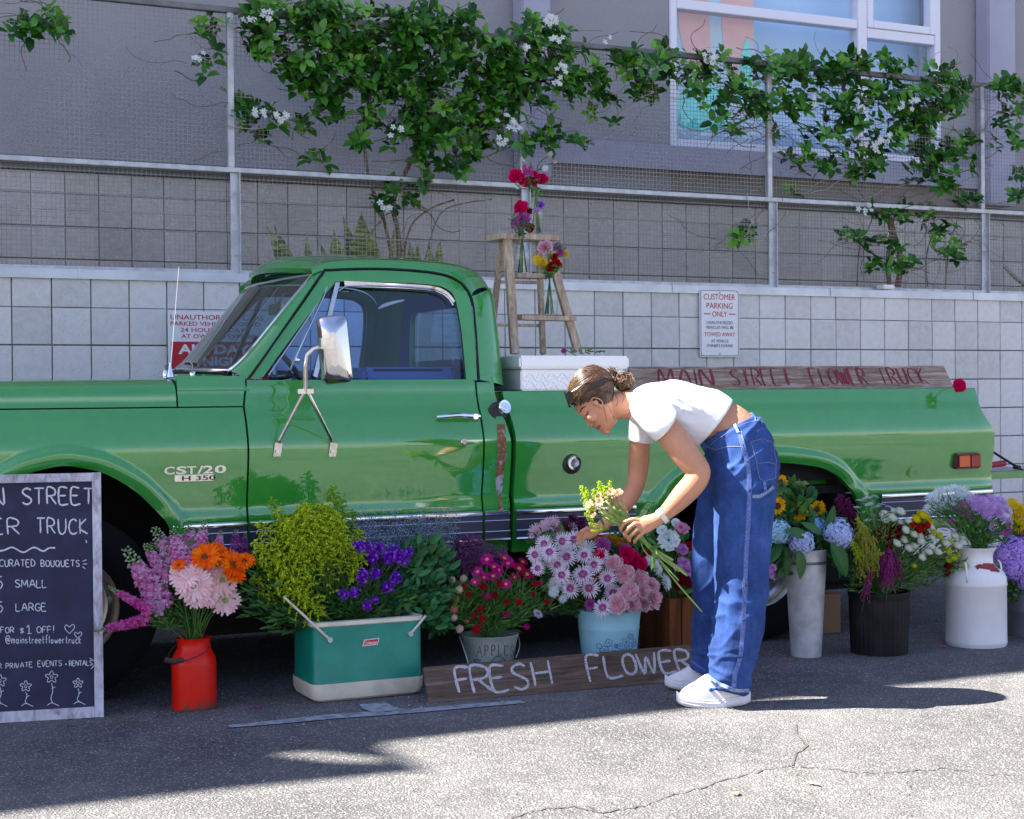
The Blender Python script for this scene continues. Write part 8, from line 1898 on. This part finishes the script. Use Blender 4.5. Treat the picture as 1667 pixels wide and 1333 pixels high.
for (x0, y0, x1, y1, w) in ((1030, 846, 1050, 838, 6), (1052, 874, 1070, 890, 9), (1064, 890, 1062, 930, 10), (1040, 880, 1052, 888, 5), (1000, 828, 1012, 845, 8), (1006, 820, 1016, 840, 6), (975, 840, 985, 860, 7), (1056, 895, 1078, 885, 8)):
    a, b_ = PP(x0, y0, -.15), PP(x1, y1, -.16); leafquad(mb, a, b_-a, Vector((.3, -1, .5)), (b_-a).length, w/SCL)
part('bouquet_leaves', mb, LF, bouq, ang=180)
def inhand(kind, name, pts, what, cat, group, face=(.6, .6)):
    n = len(pts)
    for i, (px, py, r) in enumerate(sorted(pts)):
        c = PP(px, py, -.12+U(-.03, .03)); o = thing(name, '%s in the held bouquet, %s of %d' % (what, 'leftmost' if i == 0 else ('rightmost' if i == n-1 else ORD[i]+' from left'), n), cat, c, group)
        fd = (-FWD*face[0]+Vector((0, 0, face[1]))-RIGHT*.4+Vector((U(-.3, .3), U(-.3, .3), U(-.3, .3)))).normalized(); b = inst('bloom', random.choice(BL[kind]), o, c); b.rotation_mode = 'QUATERNION'; b.rotation_quaternion = fd.to_track_quat('Z', 'Y'); b.scale = (r/SCL,)*3
        mb = MB(); mb.tube(catmull([c-fd*.004, c.lerp(bq, .5)+Vector((0, 0, .006)), bq+Vector((U(-.01, .01), 0, U(-.01, .01)))], 4), .0016, 5); part('stem', mb, M_bst, o, ang=180)
inhand('cream_strawflower', 'cream_bloom', [(969, 827, 9), (975, 810, 8), (995, 803, 8), (1007, 804, 8), (996, 817, 8), (961, 822, 8), (1004, 812, 6), (985, 822, 6), (968, 840, 6), (993, 846, 6), (1010, 830, 6), (978, 818, 8), (988, 808, 7), (963, 834, 7), (982, 834, 7)], 'cream dried bloom', 'flower', 'cream blooms in the held bouquet')
for i, (tx, ty, fx, fy) in enumerate([(946, 791, 962, 825), (953, 800, 965, 835), (975, 783, 982, 815), (984, 792, 985, 822), (993, 783, 992, 812), (966, 796, 975, 828), (952, 835, 968, 850), (958, 852, 975, 858), (962, 864, 982, 862), (1008, 822, 1000, 845), (978, 858, 992, 862), (950, 818, 966, 840)]):
    a, b_ = PP(fx, fy, -.11), PP(tx, ty, -.12+U(-.02, .02)); L = (b_-a).length; d_ = (b_-a).normalized()
    o = thing('goldenrod', 'yellow goldenrod sprig in the held bouquet, ' + ('leftmost' if i == 0 else ORD[i]) + ' of twelve', 'goldenrod', a, 'goldenrod in the held bouquet')
    b = inst('plume', random.choice(BL['goldenrod']), o, a); b.rotation_mode = 'QUATERNION'; b.rotation_quaternion = d_.to_track_quat('Z', 'Y'); b.scale = (L*.7, L*.7, L)
# petals and scraps on the asphalt
for (px, py, col, nm, lab, ct) in ((417, 1151, 'lark_magenta', 'fallen_petal', 'magenta petal on the asphalt left of the cooler', 'petal'), (1085, 1137, 'stem_green', 'fallen_leaf', 'green leaf scrap on the asphalt by the shoes', 'leaf'), (1281, 1088, 'lark_magenta', 'fallen_petal', 'magenta petal on the asphalt left of the bucket', 'petal'), (1533, 1053, 'lark_pink', 'fallen_petal', 'pink petal on the asphalt by the milk can', 'petal'), (118, 1181, 'stem_green', 'fallen_leaf', 'green leaf scrap in front of the chalkboard', 'leaf'), (1320, 1275, 'straw_cream', 'dry_leaf', 'pale dry leaf on the sunlit asphalt', 'leaf'), (1200, 1293, 'straw_tan', 'dry_leaf', 'tan dry leaf near the crack at the bottom', 'leaf')):
    mb = MB(); c = onZ(px, py, .006)
    for k in range(4): leafquad(mb, c+Vector((U(-.012, .012), U(-.012, .012), 0)), Vector((U(-1, 1), U(-1, 1), .05)), Vector((0, 0, 1)), U(.02, .035), .014, droop=.02)
    solo(nm, mb, MATS[col], lab, ct, c, ang=180)
mb = MB(); mb.tube([onZ(170, 1168, .004), onZ(190, 1171, .006), onZ(212, 1174, .004)], .0016, 5); solo('flower_stalk', mb, M_stem, 'thin green stem on the asphalt beside the chalkboard', 'stem', onZ(190, 1171, 0), ang=180)
mb = MB(); rnd = random.Random(99)
for k in range(520):
    c = onZ(rnd.uniform(-20, 1690), 1090+240*rnd.random()**1.5, .002); s = rnd.uniform(.002, .006); a = rnd.uniform(0, 3); q = [c+Vector((s*cos(a+t), s*.7*sin(a+t), s*.1)) for t in (0, 1.6, 3.0, 4.4)]; mb.add(q+[c+Vector((0, 0, s*.7))], [(0, 1, 4), (1, 2, 4), (2, 3, 4), (3, 0, 4)], rnd.choice((0, 0, 1, 2)))
o = solo('grit', mb, [pm('grit_pale', (.45, .43, .40), .9), pm('grit_dark', (.05, .045, .04), .9), pm('grit_brown', (.20, .13, .07), .9)], 'loose grit, crumbs and leaf bits scattered over the asphalt', 'grit', onZ(800, 1250), smooth=False); o['kind'] = 'stuff'
# ================================================================== VINES AND RAISED BED PLANTS
def vine_mat(name, c1, c2, c3=None, rough=.33): return leafmat(name, c1, c2, rough=rough, trans=.22, spec=.3, c3=c3)
M_vine = vine_mat('vine_leaf', (.008, .055, .008), (.050, .19, .016), (.13, .34, .03)); M_vine_new = vine_mat('vine_leaf_new', (.09, .30, .03), (.20, .46, .05))
m, t, b = nt('vine_leaf_single'); M_vobj = leafmat('vine_leaf_object', (.012, .075, .010), (.11, .34, .028), rough=.33, trans=.22, spec=.5, objrand=True)
M_twig = pm('vine_twig', (.13, .085, .055), .8, var=(40, 1.6)); M_palet = pm('pale_twig', (.40, .34, .28), .8); M_fl = leafmat('vine_flower_white', (.72, .74, .70), (.82, .83, .80), trans=.3)
def leafmesh(mat, seed):
    random.seed(seed); mb = MB(); rows = []
    for k in range(7):
        tt = k/6; w = .27*sin(pi*min(1, tt*.93+.04))**.62; z = -.16*tt*tt; rows.append([(tt, -w, z+w*.35), (tt, 0, z), (tt, w, z+w*.35)])
    mb.grid(rows); return mb.mesh('leaf', mat, smooth=True, ang=180)
LM = [leafmesh(M_vobj, 1)]
random.seed(77)
def vine(label, ells, base, nind, group='climbing vines on the fence', flw=(), seed=1, twigs=60, y0=YF, trunk=None, sparse=()):
    rnd = random.Random(seed); loc = onY(base[0], base[1], y0+.12); o = thing('climbing_vine', label, 'vine', loc, group)
    tot = []
    for (cx, cy, rx, ry, dens) in ells:
        n = int(rx*ry*dens/90)+2
        for i in range(n):
            a = rnd.uniform(0, 2*pi); r = sqrt(rnd.random()); px = cx+rx*r*cos(a); py = cy+ry*r*sin(a)
            d_ = -.065 if rnd.random() < .55 else .05; nodeP = onY(px, py, y0+d_+rnd.uniform(-.045, .04)); nl = rnd.choice((4, 5, 6, 7)); ax = Vector((rnd.uniform(-.7, .7), -rnd.uniform(.1, 1), rnd.uniform(-.1, 1))).normalized(); e1 = ax.orthogonal().normalized(); e2 = ax.cross(e1); ph = rnd.uniform(0, 6)
            new = rnd.random() < .26 and py < cy+8
            for k in range(nl):
                an = ph+2*pi*k/nl+rnd.uniform(-.3, .3); d = (e1*cos(an)+e2*sin(an)+ax*rnd.uniform(.1, .7)).normalized(); tot.append((nodeP + d*.008, d, (ax+Vector((0, -.2, .5))).normalized(), rnd.uniform(.050, .095)*(.8 if new else 1), new))
    rnd.shuffle(tot)
    tot.sort(key=lambda q: q[0].y + q[0].z*-.02)
    ind = tot[:nind]; rest = tot[nind:]
    for (c, d, n, L, new) in ind:
        x = d; zz = (n - x*n.dot(x)).normalized(); yy = zz.cross(x); M = Matrix((x, yy, zz)).transposed(); q = inst('leaf', LM[0], o, c); q.rotation_mode = 'QUATERNION'; q.rotation_quaternion = M.to_quaternion(); q.scale = (L, L, L)
    mb = MB()
    for (c, d, n, L, new) in rest: leafquad(mb, c, d, n, L, L*.62, 1 if new else 0, fold=.12, droop=.14)
    part('foliage', mb, [M_vine, M_vine_new], o, kind='stuff', ang=180)
    mb = MB()
    for i in range(twigs):
        cx, cy, rx, ry, dn = rnd.choice(ells); px, py = cx+rnd.uniform(-rx, rx), cy+rnd.uniform(-ry, ry); y = y0+rnd.uniform(-.06, .06); pts = [onY(px, py, y)]; ang = rnd.uniform(0, 6.28)
        for k in range(rnd.randint(4, 9)): ang += rnd.uniform(-.6, .6); px += 13*cos(ang); py += 9*sin(ang); y += rnd.uniform(-.012, .012); pts.append(onY(px, py, y))
        mb.tube(catmull(pts, 3), rnd.uniform(.0012, .0030), 4, mi=0 if rnd.random() < .75 else 1, cap=False)
    part('twigs', mb, [M_twig, M_palet], o, kind='stuff', ang=180)
    for (px, py, n) in flw:
        mb = MB()
        for k in range(n):
            c = onY(px+rnd.uniform(-11, 11), py+rnd.uniform(-8, 8), y0-.17+rnd.uniform(-.02, .02)); fd = Vector((rnd.uniform(-.5, .5), -1, rnd.uniform(-.1, .8))).normalized(); t1 = fd.orthogonal().normalized(); t2 = fd.cross(t1); ph = rnd.uniform(0, 2); s = rnd.uniform(.017, .023)
            mb.tube([c-fd*.02, c], .0012, 4, cap=False)
            for q in range(5): an = ph+2*pi*q/5; u = t1*cos(an)+t2*sin(an); v = fd.cross(u); mb.add([c, c+u*s*.6-v*s*.34, c+u*s*1.1-v*s*.05, c+u*s*.6+v*s*.34], [(0, 1, 2, 3)])
        part('flower_cluster', mb, M_fl, o, ang=180)
    if trunk:
        for tr in trunk:
            mb = MB(); P_ = [onY(a, b_, y0+.10+rnd.uniform(-.02, .02)) for a, b_ in tr[1:]]; mb.tube(catmull(P_, 4), [tr[0]]*(len(P_)*4-3), 7); part('stem', mb, M_twig, o, ang=180)
    return o
vine('large green vine with white flowers over the fence above the cab', [
 (480, 40, 80, 36, 1.5), (600, 48, 110, 36, 1.6), (715, 42, 75, 30, 1.6), (560, 112, 100, 48, 1.2), (645, 110, 85, 60, 1.3), (760, 100, 90, 52, 1.4), (850, 130, 60, 50, 1.1), (880, 62, 48, 34, 1.5), (900, 120, 48, 60, 1.2), (640, 190, 55, 50, .8), (715, 172, 65, 48, 1.0), (800, 190, 45, 48, 1.0), (600, 215, 35, 25, .6), (740, 245, 60, 40, 1.2), (480, 112, 40, 40, .7), (470, 192, 45, 20, .4), (540, 165, 28, 38, .7), (690, 270, 16, 50, 1.4), (650, 340, 45, 16, 1.3), (955, 112, 55, 45, .6), (1010, 130, 60, 50, .5), (950, 210, 60, 28, .3), (880, 218, 38, 26, .9), (1040, 95, 70, 18, .8), (430, 62, 38, 45, .8), (345, 55, 40, 30, .3), (395, 170, 30, 45, .35), (325, 95, 22, 45, .2), (430, 225, 14, 14, .3), (515, 262, 18, 10, .5), (640, 300, 25, 18, .3), (1070, 130, 40, 40, .4), (530, 25, 60, 18, 1.2), (430, 20, 40, 16, 1.3)],
 (640, 430), 300, flw=[(437, 25, 5), (325, 88, 4), (420, 186, 6), (458, 190, 8), (897, 33, 12), (906, 66, 7), (850, 72, 5), (912, 110, 8), (903, 133, 5), (838, 203, 9), (818, 190, 3), (645, 212, 4), (822, 232, 4), (625, 335, 4), (1155, 96, 5), (990, 60, 2), (405, 28, 3)], seed=3, twigs=170, trunk=[(.014, (650, 432), (648, 380), (640, 330), (660, 280), (690, 220), (700, 150)), (.006, (655, 432), (668, 370), (700, 340), (740, 325)), (.010, (640, 432), (632, 390), (620, 340), (600, 290), (590, 200)), (.004, (690, 430), (715, 350), (760, 330), (800, 325))])
vine('dense green vine covering the fence in front of the window', [
 (1130, 130, 38, 28, .8), (1180, 118, 45, 40, .9), (1190, 180, 45, 28, .7), (1232, 150, 40, 50, .7), (1268, 108, 45, 22, 1.3), (1335, 108, 65, 22, 1.4), (1400, 118, 70, 30, 1.5), (1330, 175, 70, 55, 1.0), (1430, 200, 80, 65, 1.0), (1500, 150, 50, 55, 1.2), (1540, 140, 38, 35, 1.3), (1500, 230, 55, 45, .9), (1312, 265, 33, 22, 1.2), (1390, 258, 55, 30, 1.0), (1560, 240, 32, 50, .9), (1510, 285, 45, 22, .9), (1410, 342, 18, 13, .9), (1480, 350, 50, 14, 1.2), (1390, 390, 28, 10, 1.0), (1450, 415, 45, 35, .9), (1540, 400, 20, 45, 1.1), (1200, 380, 38, 12, .8), (1560, 320, 35, 20, 1.0), (1290, 310, 25, 10, .3), (1250, 200, 25, 40, .4), (1110, 100, 40, 14, .8), (1210, 215, 20, 12, .3)],
 (1450, 465), 300, flw=[(1155, 95, 5), (1440, 226, 9), (1420, 240, 6), (1490, 160, 6), (1475, 172, 5), (1408, 340, 6), (1330, 165, 2)], seed=8, twigs=190, trunk=[(.018, (1448, 466), (1446, 420), (1452, 380), (1440, 340)), (.022, (1462, 466), (1466, 420), (1455, 380), (1446, 345)), (.005, (1510, 466), (1508, 420), (1520, 380), (1550, 350)), (.004, (1395, 466), (1400, 400), (1420, 350), (1390, 300)), (.004, (1540, 466), (1545, 400), (1560, 350), (1560, 300))])
vine('narrow green vine hanging on the fence at the right edge', [(1645, 160, 26, 26, 1.5), (1645, 210, 20, 35, 1.1), (1658, 290, 16, 20, .9), (1660, 320, 20, 12, .5), (1615, 225, 10, 20, .2), (1650, 140, 30, 10, 1.2)], (1660, 470), 60, seed=12, twigs=22)
vine('small leafy vine sprig at the top left of the fence', [(28, 42, 38, 14, .45), (88, 38, 24, 22, .7), (58, 48, 25, 12, .4), (100, 55, 14, 14, .4)], (40, 430), 30, seed=15, twigs=14)
# snake plants and odd stalks in the bed, behind the mesh
def snake_mat():
    m, t, b = nt('snake_blade'); n = noise_node(t, 20, 4, .6, stretch=(.6, .6, 3)); r = ramp(t, n.outputs[0], [(.40, (.07, .14, .03)), (.52, (.24, .32, .07)), (.64, (.55, .56, .18))]); t.links.new(r.outputs[0], b.inputs['Base Color']); b.inputs['Roughness'].default_value = .45; return m
M_snake = snake_mat()
def snakeplant(blades, label, y):
    bx = sum(b_[2] for b_ in blades)/len(blades); o = thing('snake_plant', label, 'plant', onY(bx, 432, y), 'snake plants in the raised bed')
    for (tx, ty, fx, fy, w) in blades:
        yy = y+U(-.12, .12); a = onY(fx, fy+22, yy); b_ = onY(tx, ty, yy+U(-.05, .05)); d_ = b_-a; s = Vector((1, U(-.5, .5), 0)).normalized(); n = s.cross(d_.normalized()); W = w*1.8/265; rows = []
        for k in range(8):
            t_ = k/7; ww = W*.5*(1-t_**3.2)*(.75+.5*sin(pi*min(1, t_*1.2))) + .001; c = a+d_*t_+n*.02*sin(t_*3); rows.append([c-s*ww, c-n*ww*.35, c+s*ww])
        mb = MB(); mb.grid(rows); mb.grid([[p+n*.004 for p in r] for r in rows], flip=True); part('blade', mb, M_snake, o, ang=60)
snakeplant([(434, 368, 474, 432, 9), (446, 366, 482, 434, 9), (499, 378, 505, 432, 6)], 'snake plant with two blades leaning left above the cab roof', 9.2)
snakeplant([(520, 396, 536, 434, 9), (543, 374, 556, 434, 13), (558, 352, 578, 434, 13), (549, 392, 548, 434, 9)], 'snake plant with dark mottled blades left of the vine stems', 9.2)
snakeplant([(588, 346, 592, 434, 21), (606, 372, 606, 434, 12), (601, 398, 614, 434, 9), (640, 372, 636, 434, 12)], 'snake plant with one wide yellow-green blade', 9.15)
snakeplant([(666, 392, 664, 434, 9), (652, 384, 655, 434, 8), (680, 398, 676, 434, 8), (698, 396, 696, 434, 8), (716, 388, 712, 434, 7), (640, 392, 644, 434, 9)], 'snake plant with short thin blades right of the vine stems', 9.2)
st_ = thing('cut_branch', 'grey bare branch leaning in the bed at the far right', 'branch', onY(1650, 460, 9.1)); mb = MB(); mb.tube([onY(1636, 434, 9.1), onY(1652, 450, 9.1), onY(1675, 468, 9.1)], [.016, .018, .02], 8); part('wood', mb, M_palet, st_, ang=180)
fx = thing('light_fixture', 'small white fixture on the wall coping below the dense vine', 'light', onY(1444, 468, 8.58)); mb = MB(); c = onY(1444, 468, 8.60); mb.cbox((c.x-.05, 8.575, c.z-.012), (c.x+.05, 8.66, c.z+.018), .008); part('cover', mb, M_white, fx)
